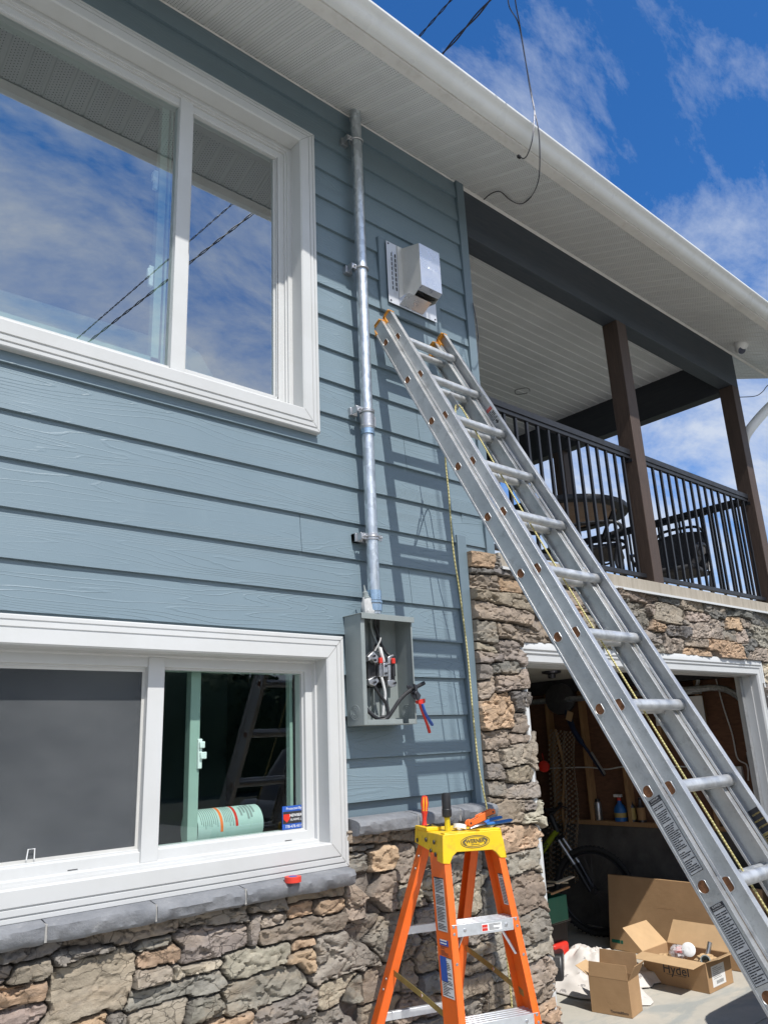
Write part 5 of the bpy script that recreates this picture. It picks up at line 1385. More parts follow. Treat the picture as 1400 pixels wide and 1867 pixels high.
# ------------------------------------------------------------------ orange fibreglass stepladder
SO = V(2.19617034, 2.21718976, -0.43450385)
SU = V(0.9336, -0.3584, 0); SV = V(0.3584, 0.9336, 0)
def SP(u, v, w): return SO + SU * u + SV * v + V(0, 0, w)
ST = frame(tuple(SO), tuple(SU), tuple(SV), (0, 0, 1))
def build_stepladder():
    H = -(SO.z - ZG)      # local height of the ground
    g = thing('stepladder', tuple(SP(0.12, 0.15, H)), 'orange fibreglass stepladder with a yellow top standing by the stone wall', 'stepladder')
    # --- cap: a moulded box with an arched opening in the front apron
    c = MB()
    fz = 0.098; D = 0.205
    def front(v0, v1, top):
        return [(-0.002, 0.0), (0.026, -0.004), (0.040, 0.022), (0.058, 0.035), (0.206, 0.031), (0.222, 0.020), (0.238, 0.000), (0.266, -0.002), (0.256, 0.064), (0.242, 0.100), (0.012, 0.100), (0.003, 0.090)]
    c.prism(front(0, 0, 0), 1, 0.0, 0.010, 0, ST)
    c.prism([(0.0, 0.048), (0.268, 0.048), (0.250, 0.0995), (0.004, 0.0995)], 1, D + 0.06, D + 0.070, 0, ST)
    # side cheeks, stepped: deep over the front rails, shallow over the rear ones
    for (u0, u1, lean) in ((-0.004, 0.006, -1), (0.256, 0.266, 1)):
        for (v0, v1, z0) in ((0.0105, 0.128, 0.000), (0.128, D + 0.0595, 0.034)):
            c.hexa([(SP(u0, v0, z0)), (SP(u1, v0, z0)), (SP(u1 - lean * 0.010, v0, fz)), (SP(u0 - lean * 0.010, v0, fz))],
                   [(SP(u0, v1, z0 + (0.012 if v1 < 0.2 else 0.016))), (SP(u1, v1, z0 + (0.012 if v1 < 0.2 else 0.016))), (SP(u1 - lean * 0.010, v1, fz)), (SP(u0 - lean * 0.010, v1, fz))])
    # top deck with raised rim and tray
    c.box(0.006, 0.250, 0.002, 0.270, 0.0885, 0.0985, 0, ST)
    c.box(0.002, 0.066, 0.150, 0.272, 0.0990, 0.113, 0, ST); c.box(0.160, 0.250, 0.004, 0.040, 0.0990, 0.106, 0, ST); c.box(0.012, 0.060, 0.004, 0.040, 0.0990, 0.104, 0, ST)
    co = c.build('top_cap', M['cap'], g, bevel=0.005, seg=3)
    # maker's oval on the front
    o = MB(); T = ST @ frame((0.136, -0.0008, 0.066), (1, 0, 0), (0, 0, 1), (0, -1, 0))
    for (a, b, r) in ((0.060, 0.0215, 0.0011), (0.053, 0.0165, 0.0008)):
        o.tube([T @ V(a * math.cos(t), b * math.sin(t), 0) for t in [2 * math.pi * i / 40 for i in range(41)]], r, 6, cap=False)
    o.prism([(-0.052, 0.002), (-0.040, 0.012), (-0.032, 0.014), (-0.044, 0.000), (-0.034, -0.013), (-0.040, -0.011)], 2, -0.0002, 0.0006, 0, T)
    o.prism([(0.052, 0.002), (0.040, 0.012), (0.032, 0.014), (0.044, 0.000), (0.034, -0.013), (0.040, -0.011)], 2, -0.0002, 0.0006, 0, T)
    text_mb(o, 'WERNER', 0.0195, T @ Matrix.Translation((0, 0.002, 0.0003)), 0, 0.0005, offset=0.0004)
    o.box(-0.018, 0.018, -0.0105, -0.0090, 0, 0.0006, 0, T)
    o.build('cap_emblem', M['capmark'], co, fix=False)
    for (v, w) in ((0.238, 0.060), (0.150, 0.070), (0.072, 0.068), (0.105, 0.034), (0.060, 0.026)):
        r = MB(); r.lathe([(0.0085, 0), (0.0085, 0.002), (0.006, 0.0035), (0.003, 0.0045)], 12, 0, ST @ axis_frame((-0.0055 + 0.004 * (w / 0.1), v, w), (-1, 0, 0))); r.build('cap_rivet', M['steel_dark'], co)
    # --- rails: C-channels following the measured lines (local u, v, w at the top and at the ground)
    def channel(p0, p1, wu, wv, sh, name, mat, open_dir, parent=g):
        """rail from p0 to p1; web across v (width wv) at the outer side, flanges across u (width wu); open_dir +1 opens towards +u"""
        m = MB(); t = 0.0042
        def q(p, a, b): return SP(p[0] + a - sh * b, p[1] + b, p[2])
        def bar(a0, a1, b0, b1):
            m.hexa([q(p0, a0, b0), q(p0, a1, b0), q(p0, a1, b1), q(p0, a0, b1)], [q(p1, a0, b0), q(p1, a1, b0), q(p1, a1, b1), q(p1, a0, b1)])
        if open_dir > 0:
            bar(0, t, 0, wv); bar(t, wu, 0, t); bar(t, wu, wv - t, wv)
        else:
            bar(-t, 0, 0, wv); bar(-wu, -t, 0, t); bar(-wu, -t, wv - t, wv)
        return m.build(name, mat, parent, bevel=0.0012)
    def ext(a, b):     # run the line a->b on down to the ground
        k = (H + 0.02 - a[2]) / (b[2] - a[2]); return tuple(a[i] + (b[i] - a[i]) * k for i in range(3))
    fl0, fl1 = (0.0075, 0.011, 0.030), ext((-0.010, -0.026, -0.114), (-0.032, -0.111, -0.482))
    fr0, fr1 = (0.258, 0.011, 0.030), ext((0.276, -0.033, -0.141), (0.292, -0.121, -0.524))
    W = 0.088
    R1 = channel(fl0, fl1, 0.026, W, 0.22, 'front_rail', M['fibre'], 1)
    R2 = channel(fr0, fr1, 0.026, W, 0.16, 'front_rail', M['fibre'], -1)
    rl0, rl1 = (0.012, 0.185, 0.075), ext((0.001, 0.195, 0.020), (-0.193, 0.275, -0.580))
    rr0, rr1 = (0.253, 0.185, 0.075), ext((0.262, 0.200, -0.016), (0.190, 0.262, -0.450))
    R3 = channel(rl0, rl1, 0.034, 0.056, 0, 'rear_rail', M['fibre'], 1)
    R4 = channel(rr0, rr1, 0.034, 0.056, 0, 'rear_rail', M['fibre'], -1)
    def onr(a, b, w):   # point of a rail line at local height w
        k = (w - a[2]) / (b[2] - a[2]); return [a[i] + (b[i] - a[i]) * k for i in range(3)]
    # --- aluminium steps
    for k in range(4):
        w = -0.198 - 0.293 * k
        a = onr(fl0, fl1, w); b = onr(fr0, fr1, w)
        if w < H + 0.06: break
        s = MB(); u0, u1 = a[0] + 0.010, b[0] - 0.010; va = min(a[1], b[1]) - 0.004
        s.hexa([SP(u0 + 0.015, va, w - 0.040), SP(u1 - 0.015, va, w - 0.040), SP(u1 - 0.015, va, w), SP(u0 + 0.015, va, w)],
               [SP(u0 + 0.015, va + 0.002, w - 0.040), SP(u1 - 0.015, va + 0.002, w - 0.040), SP(u1 - 0.015, va + 0.002, w), SP(u0 + 0.015, va + 0.002, w)])
        for j in range(9):
            v = va + 0.002 + j * 0.0093; zz = w - 0.0012 * (j % 2)
            s.box(u0 - 0.004, u1 + 0.004, v, v + 0.0093, zz - 0.0025, zz, 0, ST)
        s.box(u0, u1, va + 0.083, va + 0.0855, w - 0.03, w - 0.001, 0, ST)
        so = s.build('step', M['alu_bright'], g, bevel=0.0006)
        for uu in (u0 + 0.045, u1 - 0.045):
            r = MB(); r.lathe([(0.006, 0), (0.0055, 0.002), (0.002, 0.0032)], 12, 0, ST @ axis_frame((uu, va, w - 0.02), (0, -1, 0))); r.build('rivet', M['steel'], so)
        if k == 0:
            st = MB(); T = ST @ frame((0.150, va - 0.0006, w - 0.021), (1, 0, 0), (0, 0, 1), (0, -1, 0))
            st.box(-0.036, 0.046, -0.012, 0.013, -0.0002, 0.0002, 0, T); st.box(-0.034, -0.012, -0.010, 0.010, 0.0002, 0.0006, 1, T)
            text_mb(st, 'WERNER', 0.005, T @ Matrix.Translation((-0.023, 0, 0.0008)), 0, 0.0001)
            rr = random.Random(2)
            for i in range(6): st.box(-0.006, 0.010 + rr.random() * 0.032, 0.009 - i * 0.0035, 0.0105 - i * 0.0035, 0.0002, 0.0006, 2, T)
            st.build('step_label', [M['stickerw'], M['red'], M['ink']], so, fix=False)
        # diagonal braces under the step
        for sgn, (x0) in ((1, a), (-1, b)):
            d = MB(); p = SP(x0[0] + sgn * 0.008, va + 0.03, w - 0.125); q = SP(x0[0] + sgn * 0.060, va + 0.03, w - 0.038)
            d.tube([p, q], 0.006, 4); d.build('step_brace', M['alu_bright'], so)
        for dz in (-0.006, -0.028, -0.118):
            for (p0, p1, sg) in ((fl0, fl1, 1), (fr0, fr1, -1)):
                z = onr(p0, p1, w + dz); r = MB(); r.lathe([(0.0052, 0), (0.005, 0.002), (0.002, 0.003)], 10, 0, ST @ axis_frame((z[0] + sg * 0.013, z[1] - 0.0004, z[2]), (0, -1, 0))); r.build('rivet', M['steel'], R1 if sg > 0 else R2)
    # --- rear crossbars
    for w in (-0.245, -0.535, -0.83):
        a = onr(rl0, rl1, w); b = onr(rr0, rr1, w)
        m = MB(); m.hexa([SP(a[0] + 0.006, a[1] + 0.012, w - 0.028), SP(a[0] + 0.006, a[1] + 0.030, w - 0.024), SP(a[0] + 0.006, a[1] + 0.030, w), SP(a[0] + 0.006, a[1] + 0.012, w)],
                         [SP(b[0] - 0.006, b[1] + 0.012, w - 0.028), SP(b[0] - 0.006, b[1] + 0.030, w - 0.024), SP(b[0] - 0.006, b[1] + 0.030, w), SP(b[0] - 0.006, b[1] + 0.012, w)])
        m.build('rear_crossbar', M['alu_bright'], g, bevel=0.001)
    for (p0, p1, sg) in ((rl0, rl1, -1),):
        for w in (0.005, -0.04, -0.42, -0.455):
            z = onr(p0, p1, w); r = MB(); r.lathe([(0.0055, 0), (0.005, 0.002), (0.002, 0.003)], 10, 0, ST @ axis_frame((z[0] - 0.0004, z[1] + 0.020, z[2]), (-1, 0, 0))); r.build('rivet', M['steel'], R3)
    # --- folding spreaders
    def spreader(a, b, dip):
        a = V(*a); b = V(*b); mid = a.lerp(b, 0.5) + V(0, 0, dip)
        for p, q in ((a, mid), (mid, b)):
            m = MB(); d = (q - p); wv = V(0, 0, 0.0105); n = V(0.0015, 0, 0)
            m.hexa([SP(*(p - wv - n)), SP(*(p - wv + n)), SP(*(p + wv + n)), SP(*(p + wv - n))], [SP(*(q - wv - n)), SP(*(q - wv + n)), SP(*(q + wv + n)), SP(*(q + wv - n))])
            m.build('spreader', M['brass'], g, bevel=0.001)
        m = MB(); m.lathe([(0.006, -0.003), (0.006, 0.003)], 10, 0, ST @ axis_frame(tuple(mid), (1, 0, 0))); m.build('pivot', M['steel'], g)
    a = onr(rl0, rl1, -0.395); b = onr(fl0, fl1, -0.500); spreader((a[0] + 0.012, a[1] + 0.01, a[2]), (b[0] + 0.010, b[1] + 0.055, b[2]), 0.004)
    a = onr(rr0, rr1, -0.345); b = onr(fr0, fr1, -0.455); spreader((a[0] - 0.012, a[1] + 0.01, a[2]), (b[0] - 0.010, b[1] + 0.055, b[2]), 0.004)
    # --- long printed labels on the webs of the front rails
    def weblabel(p0, p1, w0, w1, v0, v1, outer, mats, rows, seed, blue=False):
        m = MB(); off = -0.0006 if outer else 0
        A = onr(p0, p1, w0); B = onr(p0, p1, w1)
        ux = (A[0], B[0]); du = -0.0005 if outer == 1 else -0.0048 
        def quad(t0, t1, va, vb, mi, lift):
            P0 = [lerp(A[i], B[i], t0) for i in range(3)]; P1 = [lerp(A[i], B[i], t1) for i in range(3)]
            d = du - lift
            o = len(m.v)
            k_ = 0.22 if outer == 1 else 0.16; m.add([SP(P0[0] + d - k_ * va, P0[1] + va, P0[2]), SP(P0[0] + d - k_ * vb, P0[1] + vb, P0[2]), SP(P1[0] + d - k_ * vb, P1[1] + vb, P1[2]), SP(P1[0] + d - k_ * va, P1[1] + va, P1[2])], [(0, 1, 2, 3)], mi)
        quad(0, 1, v0, v1, 0, 0)
        rr = random.Random(seed)
        for i in range(rows):
            t = 0.02 + 0.96 * i / rows
            if rr.random() < 0.08: continue
            x = v1 - (v1 - v0) * 0.07; y = v0 + (v1 - v0) * (0.08 + rr.random() ** 3 * 0.5)
            quad(t, t + 0.5 * 0.96 / rows, y, x, 1, 0.0003)
        quad(0.0, 0.02, v0, v1, 1, 0.0004)
        if blue: quad(0.0, 0.62, v0 + (v1 - v0) * 0.45, v1, 2, 0.0005)
        m.build('rail_label', mats, R1 if outer == 1 else R2, fix=False)
    weblabel(fl0, fl1, -0.050, -0.222, 0.016, 0.074, 1, [M['sticker'], M['ink']], 34, 1)
    weblabel(fl0, fl1, -0.300, -0.420, 0.010, 0.076, 1, [M['stickerw'], M['ink'], M['inkblue']], 24, 2, True)
    weblabel(fl0, fl1, -0.248, -0.266, 0.020, 0.070, 1, [M['inkblue'], M['stickerw']], 2, 3)
    weblabel(fl0, fl1, -0.268, -0.298, 0.018, 0.070, 1, [M['fibre'], M['ink']], 9, 5)
    weblabel(fr0, fr1, -0.060, -0.165, 0.016, 0.064, 2, [M['stickerw'], M['ink']], 20, 4)
    for p1 in (fl1, fr1, rl1, rr1):
        f = MB(); c = SP(p1[0], p1[1] + 0.03, H); f.box(c.x - 0.028, c.x + 0.028, c.y - 0.035, c.y + 0.035, ZG + 0.0005, ZG + 0.035); f.build('foot', M['rubber'], g, bevel=0.004)
build_stepladder()

# ------------------------------------------------------------------ hand tools on the cap
def build_tools():
    Z = 0.110
    def stand(u, v): return SP(u, v, Z)
    b = SP(0.030, 0.236, 0.1135)
    g = thing('screwdriver', tuple(b), 'red and yellow insulated screwdriver standing upright on the yellow cap', 'screwdriver')
    T = axis_frame(b, (0.10, 0.02, 1)) @ Matrix.Diagonal((0.88, 0.88, 0.80, 1)); m = MB()
    m.lathe([(0.013, 0), (0.0115, 0.008), (0.0095, 0.022), (0.0105, 0.036), (0.0125, 0.050), (0.0155, 0.060), (0.0155, 0.066)], 12, 0, T); m.build('grip_base', M['red'], g)
    m = MB(); m.lathe([(0.0150, 0.0662), (0.0128, 0.074), (0.0165, 0.098), (0.0165, 0.106), (0.0130, 0.128), (0.0105, 0.136), (0.006, 0.138)], 6, 0, T); m.build('handle', M['yellowtool'], g, bevel=0.001)
    m = MB()
    for k in range(6):
        a = math.pi / 3 * k + math.pi / 6; 
        m.tube([T @ V(math.cos(a) * r, math.sin(a) * r, h) for r, h in ((0.0130, 0.070), (0.0118, 0.078), (0.0148, 0.098), (0.0148, 0.106), (0.0118, 0.128), (0.009, 0.137))], 0.0035, 6)
    m.lathe([(0.0105, 0.1325), (0.0105, 0.1385), (0.007, 0.1405), (0.001, 0.141)], 12, 0, T)
    m.build('grip_ribs', M['red'], g)
    b = SP(0.078, 0.118, 0.0990)
    g = thing('nut_driver', tuple(b), 'nut driver with amber shank and fat black handle standing on the cap', 'nut driver')
    T = axis_frame(b, (0.015, 0, 1)); m = MB(); m.lathe([(0.0125, 0), (0.0120, 0.012), (0.0110, 0.03), (0.0115, 0.052)], 8, 0, T); m.build('shank', M['amber'], g, bevel=0.0008)
    m = MB(); m.lathe([(0.0115, 0.048), (0.0185, 0.052), (0.0195, 0.060), (0.0195, 0.078), (0.0180, 0.080), (0.0180, 0.132), (0.0165, 0.138), (0.008, 0.140)], 20, 0, T); m.build('handle', M['blackpl'], g)
    b = SP(0.118, 0.095, 0.0990)
    g = thing('white_tape_roll', tuple(b), 'white roll of tape lying on the yellow ladder cap', 'tape roll')
    T = axis_frame(b + V(0, 0, 0.001), (0.30, 0.10, 1)); m = MB(); m.lathe([(0.012, 0.004), (0.026, 0.004), (0.026, 0.020), (0.012, 0.022), (0.012, 0.004)], 24, 0, T, caps=False); m.build('tape', M['white'], g)
    # folding hex key holder in orange nylon, propped on the pliers
    a = SP(0.150, 0.080, 0.124); e = SP(0.272, 0.105, 0.156)
    g = thing('folding_key_set', tuple(a.lerp(e, 0.5)), 'orange folding key set propped across the pliers on the cap', 'hex key set')
    d = (e - a); Lh = d.length / 2 + 0.008; X = d.normalized(); Yv = V(0, 0, 1); Yv = (Yv - X * Yv.dot(X)).normalized(); Zv = X.cross(Yv)
    T = frame(tuple(a.lerp(e, 0.5)), X, Yv, Zv)
    poly = [(-Lh, -0.004), (-Lh + 0.006, -0.013), (-Lh + 0.020, -0.014), (Lh * 0.25, -0.014), (Lh * 0.35, -0.006), (Lh * 0.75, -0.006), (Lh - 0.004, -0.010), (Lh, 0.002), (Lh - 0.005, 0.012), (Lh - 0.020, 0.013), (-Lh * 0.20, 0.013), (-Lh * 0.26, 0.006), (-Lh * 0.60, 0.006), (-Lh * 0.70, 0.011), (-Lh + 0.010, 0.011), (-Lh + 0.001, 0.005)]
    m = MB(); m.prism(poly, 2, 0.007, 0.011, 0, T); m.prism(poly, 2, -0.011, -0.007, 0, T); m.build('side_plate', M['orangetool'], g, bevel=0.001)
    m = MB(); m.box(-Lh + 0.012, Lh - 0.012, -0.009, 0.004, -0.0065, 0.0065, 0, T); m.build('key_blades', M['steel_dark'], g)
    for x, y in ((-Lh + 0.013, -0.001), (Lh - 0.013, 0.002)):
        m = MB(); m.lathe([(0.004, 0), (0.0035, 0.002), (0.001, 0.002)], 10, 0, T @ Matrix.Translation((x, y, 0.011))); m.build('pivot_bolt', M['steel_dark'], g)
    # pliers with blue handles lying on the cap
    b = SP(0.205, 0.090, 0.110)
    g = thing('blue_pliers', tuple(b), 'pliers with blue dipped handles lying across the ladder cap', 'pliers')
    m = MB(); pts = [SP(0.140, 0.046, 0.108), SP(0.165, 0.048, 0.114), SP(0.190, 0.050, 0.116), SP(0.215, 0.054, 0.118)]
    m.tube(pts, [0.006, 0.011, 0.013, 0.009], 8, flat=0.6); m.build('jaws', M['steel_dark'], g)
    m = MB(); m.tube(curve_pts([SP(0.212, 0.046, 0.118), SP(0.250, 0.046, 0.120), SP(0.290, 0.052, 0.122), SP(0.330, 0.060, 0.124)], 5), [0.006] + [0.0085] * 14 + [0.007], 10, flat=0.8); m.build('handle', M['blue2'], g)
    m = MB(); m.tube(curve_pts([SP(0.212, 0.060, 0.121), SP(0.240, 0.075, 0.128), SP(0.270, 0.085, 0.132), SP(0.305, 0.095, 0.134)], 5), [0.006] + [0.0085] * 14 + [0.007], 10, flat=0.8); m.build('handle', M['blue2'], g)
    b = SP(0.045, 0.250, 0.1095)
    m = MB(); m.tube(curve_pts([SP(0.030, 0.200, 0.1155), SP(0.045, 0.185, 0.121), SP(0.058, 0.170, 0.119), SP(0.064, 0.155, 0.116), SP(0.058, 0.145, 0.119)], 5), 0.0022, 6); m.box(0.018, 0.045, 0.185, 0.205, 0.1131, 0.116, 0, ST)
    o = m.build('black_clip', M['blackpl'], None); tag(o, 'small black clip lying between the two upright drivers', 'clip')
MAT['amber'] = simple('translucent_amber', (0.62, 0.50, 0.02), 0.15, var=0.15, vscale=40)
build_tools()
# ------------------------------------------------------------------ paper-faced roll behind the lower window
def build_roll():
    a = onY(352, 1500, 3.0); b = onY(470, 1496, 3.0); r = 0.075
    z = -0.372 + r
    g = thing('paper_roll', ((a.x + b.x) / 2, 3.03, -0.372), 'fat roll of printed pale paper lying on the sill behind the lower window', 'roll')
    m = MB(); T = frame((a.x, 3.03, z), (0, 1, 0), (0, 0, 1), (1, 0, 0)); Lr = b.x - a.x
    m.lathe([(0.03, 0), (r, 0.0), (r, Lr), (0.03, Lr), (0.03, 0)], 36, 0, T, caps=False); m.build('roll', M['rollpaper'], g)
    d = MB()
    def band(x0, x1, mi, a0=-2.9, a1=-0.6, lift=0.0006):
        n = 12; vs = []; fs = []
        for i in range(n + 1):
            an = a0 + (a1 - a0) * i / n
            for x in (x0, x1): vs.append(T @ V(math.cos(an + math.pi / 2) * 0, 0, 0) if False else V(a.x + x, 3.03 + math.cos(an) * (r + lift), z - math.sin(an) * (r + lift)))
            if i: fs.append((2 * i - 2, 2 * i - 1, 2 * i + 1, 2 * i))
        d.add(vs, fs, mi)
    band(Lr * 0.33, Lr * 0.37, 0, -3.3, -0.3); band(Lr * 0.56, Lr * 0.60, 1, -3.1, -1.4)
    rr = random.Random(6)
    for k in range(9):
        x = Lr * (0.05 + 0.03 * k); band(x, x + 0.0018, 2, -3.1 + rr.random() * 0.3, -1.9 + rr.random())
    for k in range(6):
        x = Lr * (0.40 + 0.025 * k); band(x, x + 0.0016, 2, -3.1 + rr.random() * 0.3, -1.9 + rr.random() * 0.6)
    for k in range(5):
        x = Lr * (0.66 + 0.05 * k); band(x, x + 0.009, 3, -2.9 + rr.random() * 0.5, -2.1 + rr.random() * 0.5)
    d.build('printing', [M['orangetool'], M['red'], M['ink'], M['greybox']], g, fix=False)
MAT['rollpaper'] = simple('pale_green_paper', (0.42, 0.52, 0.50), 0.7, var=0.05)
build_roll()
def build_settee():
    g = thing('settee', (0.4, 3.2, 1.2), 'pale settee back seen behind the upper window', 'settee')
    P = lambda px, py: onY(px, py, 3.06)
    pts = [P(-350, 440), P(0, 522), P(290, 612), P(338, 622), P(368, 640), P(402, 700), P(410, 760)]
    poly = [(p.x, p.z) for p in pts] + [(pts[-1].x, 1.21), (pts[0].x, 1.21)]
    m = MB(); m.prism(poly, 1, 3.06, 3.35); m.build('backrest', M['curtain'], g, bevel=0.03, seg=4)
    m = MB(); m.prism([(pts[0].x, 1.21), (pts[-1].x - 0.05, 1.21), (pts[-1].x - 0.05, 1.45), (pts[0].x, 1.45)], 1, 3.351, 3.9); m.build('seat', M['curtain'], g, bevel=0.03)
build_settee()

MAT['navy'] = simple('navy_plastic', (0.012, 0.025, 0.07), 0.4)
# ------------------------------------------------------------------ things on the garage floor
def printed(mb, txt, size, T, mi=1, **k): text_mb(mb, txt, size, T, mi, 0.0003, **k)
def open_box(name, label, o, X, Yd, w, d, h, flaps, text=None, tlabel=None):
    """cardboard box: o = near-left bottom corner, X along its front, Yd away from the viewer"""
    X = Vector(X).normalized(); Yd = Vector(Yd).normalized(); t = 0.004
    g = thing(name, tuple(o + X * w / 2 + Yd * d / 2), label, 'box')
    T = frame(tuple(o), X, Yd, (0, 0, 1))
    m = MB(); m.box(0, w, 0, t, 0, h, 0, T); m.box(0, w, d - t, d, 0, h, 0, T); m.box(0, t, t, d - t, 0, h, 0, T); m.box(w - t, w, t, d - t, 0, h, 0, T); m.box(t, w - t, t, d - t, 0, t, 0, T)
    body = m.build('box_body', M['card'], g, bevel=0.0015)
    for side, ang, ln in flaps:
        f = MB(); a = math.radians(ang)
        if side == 'front': p0, e, n_ = V(0.002, 0.001, h), V(1, 0, 0), V(0, -1, 0); L_ = w - 0.004
        elif side == 'back': p0, e, n_ = V(0.002, d - 0.001, h), V(1, 0, 0), V(0, 1, 0); L_ = w - 0.004
        elif side == 'left': p0, e, n_ = V(0.001, 0.002, h), V(0, 1, 0), V(-1, 0, 0); L_ = d - 0.004
        else: p0, e, n_ = V(w - 0.001, 0.002, h), V(0, 1, 0), V(1, 0, 0); L_ = d - 0.004
        up = V(0, 0, 1); dr = n_ * math.cos(a) + up * math.sin(a); nn = e.cross(dr) * 0.0018
        q = [p0, p0 + e * L_, p0 + e * (L_ - 0.006) + dr * ln, p0 + e * 0.006 + dr * ln]
        f.hexa([T @ (p - nn) for p in q], [T @ (p + nn) for p in q]); f.build('flap', M['card_in'] if ang < 60 else M['card'], g, bevel=0.001)
    s = MB(); any_ = False
    if text:
        for (tx, x, z, sz_) in text:
            printed(s, tx, sz_, T @ frame((x, -0.0006, z), (1, 0, 0), (0, 0, 1), (0, -1, 0)), 0, offset=0.0006 if sz_ > 0.03 else 0.0); any_ = True
        if name == 'hydel_box' or sz_ > 0.03: s.box(text[0][1] - 0.075, text[0][1] + 0.075, -0.0009, -0.0003, text[0][2] - 0.034, text[0][2] - 0.031, 0, T)
    if any_: s.build('printing', M['ink'], body, fix=False)
    if tlabel:
        s = MB(); (y0, y1, z0, z1) = tlabel
        s.box(w, w + 0.0006, y0, y1, z0, z1, 0, T)
        rr = random.Random(1)
        for i in range(7):
            z = z1 - (z1 - z0) * (0.10 + 0.085 * i); s.box(w + 0.0006, w + 0.0010, y0 + (y1 - y0) * 0.1, y0 + (y1 - y0) * (0.4 + rr.random() * 0.5), z - 0.002, z, 1, T)
        for i in range(12):
            y = y0 + (y1 - y0) * (0.30 + 0.045 * i); s.box(w + 0.0006, w + 0.0010, y, y + (y1 - y0) * 0.022, z0 + (z1 - z0) * 0.10, z0 + (z1 - z0) * 0.26, 1, T)
        s.build('shipping_label', [M['stickerw'], M['ink']], body, fix=False)
    return g, T
def build_boxes():
    F = lambda px, py: onZ(px, py, ZG)
    # small box in front
    a = F(1079, 1846); b = F(1153, 1859); X = (b - a); w = X.length; X.normalize(); Yd = V(-X.y, X.x, 0)
    a.z = ZG + 0.001
    open_box('small_box', 'small open cardboard box standing in front on the sunlit concrete', a, X, Yd, w, 0.18, 0.205,
             [('front', 97, 0.085), ('back', 82, 0.12), ('left', 28, 0.10), ('right', 60, 0.10)], text=[('Thomas&Betts', w * 0.70, 0.022, 0.020)])
    # long box with pipe offcuts in it
    c = F(1294, 1814); l = F(1177, 1789); r = F(1339, 1790)
    X = (c - l); X.z = 0; w = X.length; X.normalize(); Yd = V(-X.y, X.x, 0); l.z = ZG + 0.001; d = 0.34
    g, T = open_box('parts_box', 'long open cardboard box printed Hydel and full of packing scraps', l, X, Yd, w, d, 0.185,
             [('front', -4, 0.155), ('left', 42, 0.20), ('back', 50, 0.18), ('right', 20, 0.10)], text=[('Hydel', w * 0.52, 0.105, 0.085)], tlabel=(0.06, 0.24, 0.025, 0.150))
    def inbox(u, v, z): return T @ V(u, v, z)
    th = thing('white_disc', tuple(inbox(0.27, 0.17, 0.19)), 'round white plastic cover tipped up in the long open box', 'plastic cover')
    m = MB(); m.lathe([(0.045, 0), (0.048, 0.004), (0.040, 0.010), (0.012, 0.012), (0.001, 0.010)], 26, 0, axis_frame(inbox(0.27, 0.17, 0.205), V(-0.8, -0.35, 0.45))); m.build('disc', M['white'], th)
    th = thing('grey_conduit_elbow', tuple(inbox(0.42, 0.12, 0.16)), 'short black-mouthed grey conduit piece in the long open box', 'conduit piece')
    m = MB(); p = inbox(0.43, 0.10, 0.170); q = p + V(-0.05, -0.02, 0.035); pp = p - (q - p) * 1.2
    m.lathe([(0.026, 0.0), (0.034, 0.0), (0.034, 0.10), (0.026, 0.10), (0.026, 0.0)], 24, 0, axis_frame(pp, (q - p)), caps=False); m.build('pipe_wall', M['greybox'], th)
    m = MB(); m.lathe([(0.001, 0.03), (0.0255, 0.03), (0.0255, 0.031), (0.001, 0.031)], 20, 0, axis_frame(pp, (q - p))); m.build('pipe_bore', M['ink'], th)
    th = thing('cut_pipe', tuple(inbox(0.36, 0.26, 0.16)), 'clear wrapped pipe offcut leaning out of the long open box', 'pipe')
    m = MB(); m.lathe([(0.010, 0), (0.016, 0), (0.016, 0.16), (0.010, 0.16), (0.010, 0)], 16, 0, axis_frame(inbox(0.34, 0.24, 0.10), V(0.35, -0.2, 0.9)), caps=False); m.build('pipe_wall', M['galv'], th)
    rr = random.Random(9)
    def crumple(name, label, cat, c, r, mat, sx=1, sz_=0.6, seed=1):
        rr = random.Random(seed); m = MB(); n1, n2 = 9, 14; vs = []; fs = []
        for i in range(n1 + 1):
            th_ = math.pi * i / n1
            for j in range(n2):
                ph = 2 * math.pi * j / n2; q = r * (0.72 + 0.5 * rr.random()); vs.append(c + V(math.sin(th_) * math.cos(ph) * q * sx, math.sin(th_) * math.sin(ph) * q, math.cos(th_) * q * sz_))
        for i in range(n1):
            for j in range(n2): fs.append((i * n2 + j, i * n2 + (j + 1) % n2, (i + 1) * n2 + (j + 1) % n2, (i + 1) * n2 + j))
        m.add(vs, fs); o = m.build(name, mat, None, ang=18); return tag(o, label, cat)
    crumple('plastic_bag', 'crumpled clear plastic bag in the long open box', 'plastic bag', inbox(0.19, 0.16, 0.175), 0.060, M['wrap'], 1.0, 0.8, 3)
    crumple('red_wrapper', 'crumpled red wrapper behind the clear bag in the long box', 'wrapper', inbox(0.17, 0.24, 0.175), 0.045, M['red'], 1.3, 0.5, 4)
    crumple('brown_paper', 'crumpled tan packing paper in the right half of the long open box', 'packing paper', inbox(0.38, 0.19, 0.150), 0.065, M['card_in'], 1.4, 0.55, 5)
    crumple('brown_paper', 'crumpled tan packing paper at the left end of the long open box', 'packing paper', inbox(0.10, 0.14, 0.130), 0.060, M['card_in'], 1.2, 0.5, 6)
    # big flat carton leaning on its long edge
    a = F(1112, 1731); X = V(0.02, -1, 0).normalized(); Yd = V(1, 0.02, 0)
    g = thing('flat_carton', (a.x + 0.08, a.y - 0.6, ZG), 'wide flat cardboard carton standing on edge behind the open boxes', 'carton')
    tilt = 0.16; T = frame(tuple(V(a.x, a.y, ZG + 0.002)), X, Yd, (0, 0, 1)) @ Matrix.Rotation(-tilt, 4, 'X')
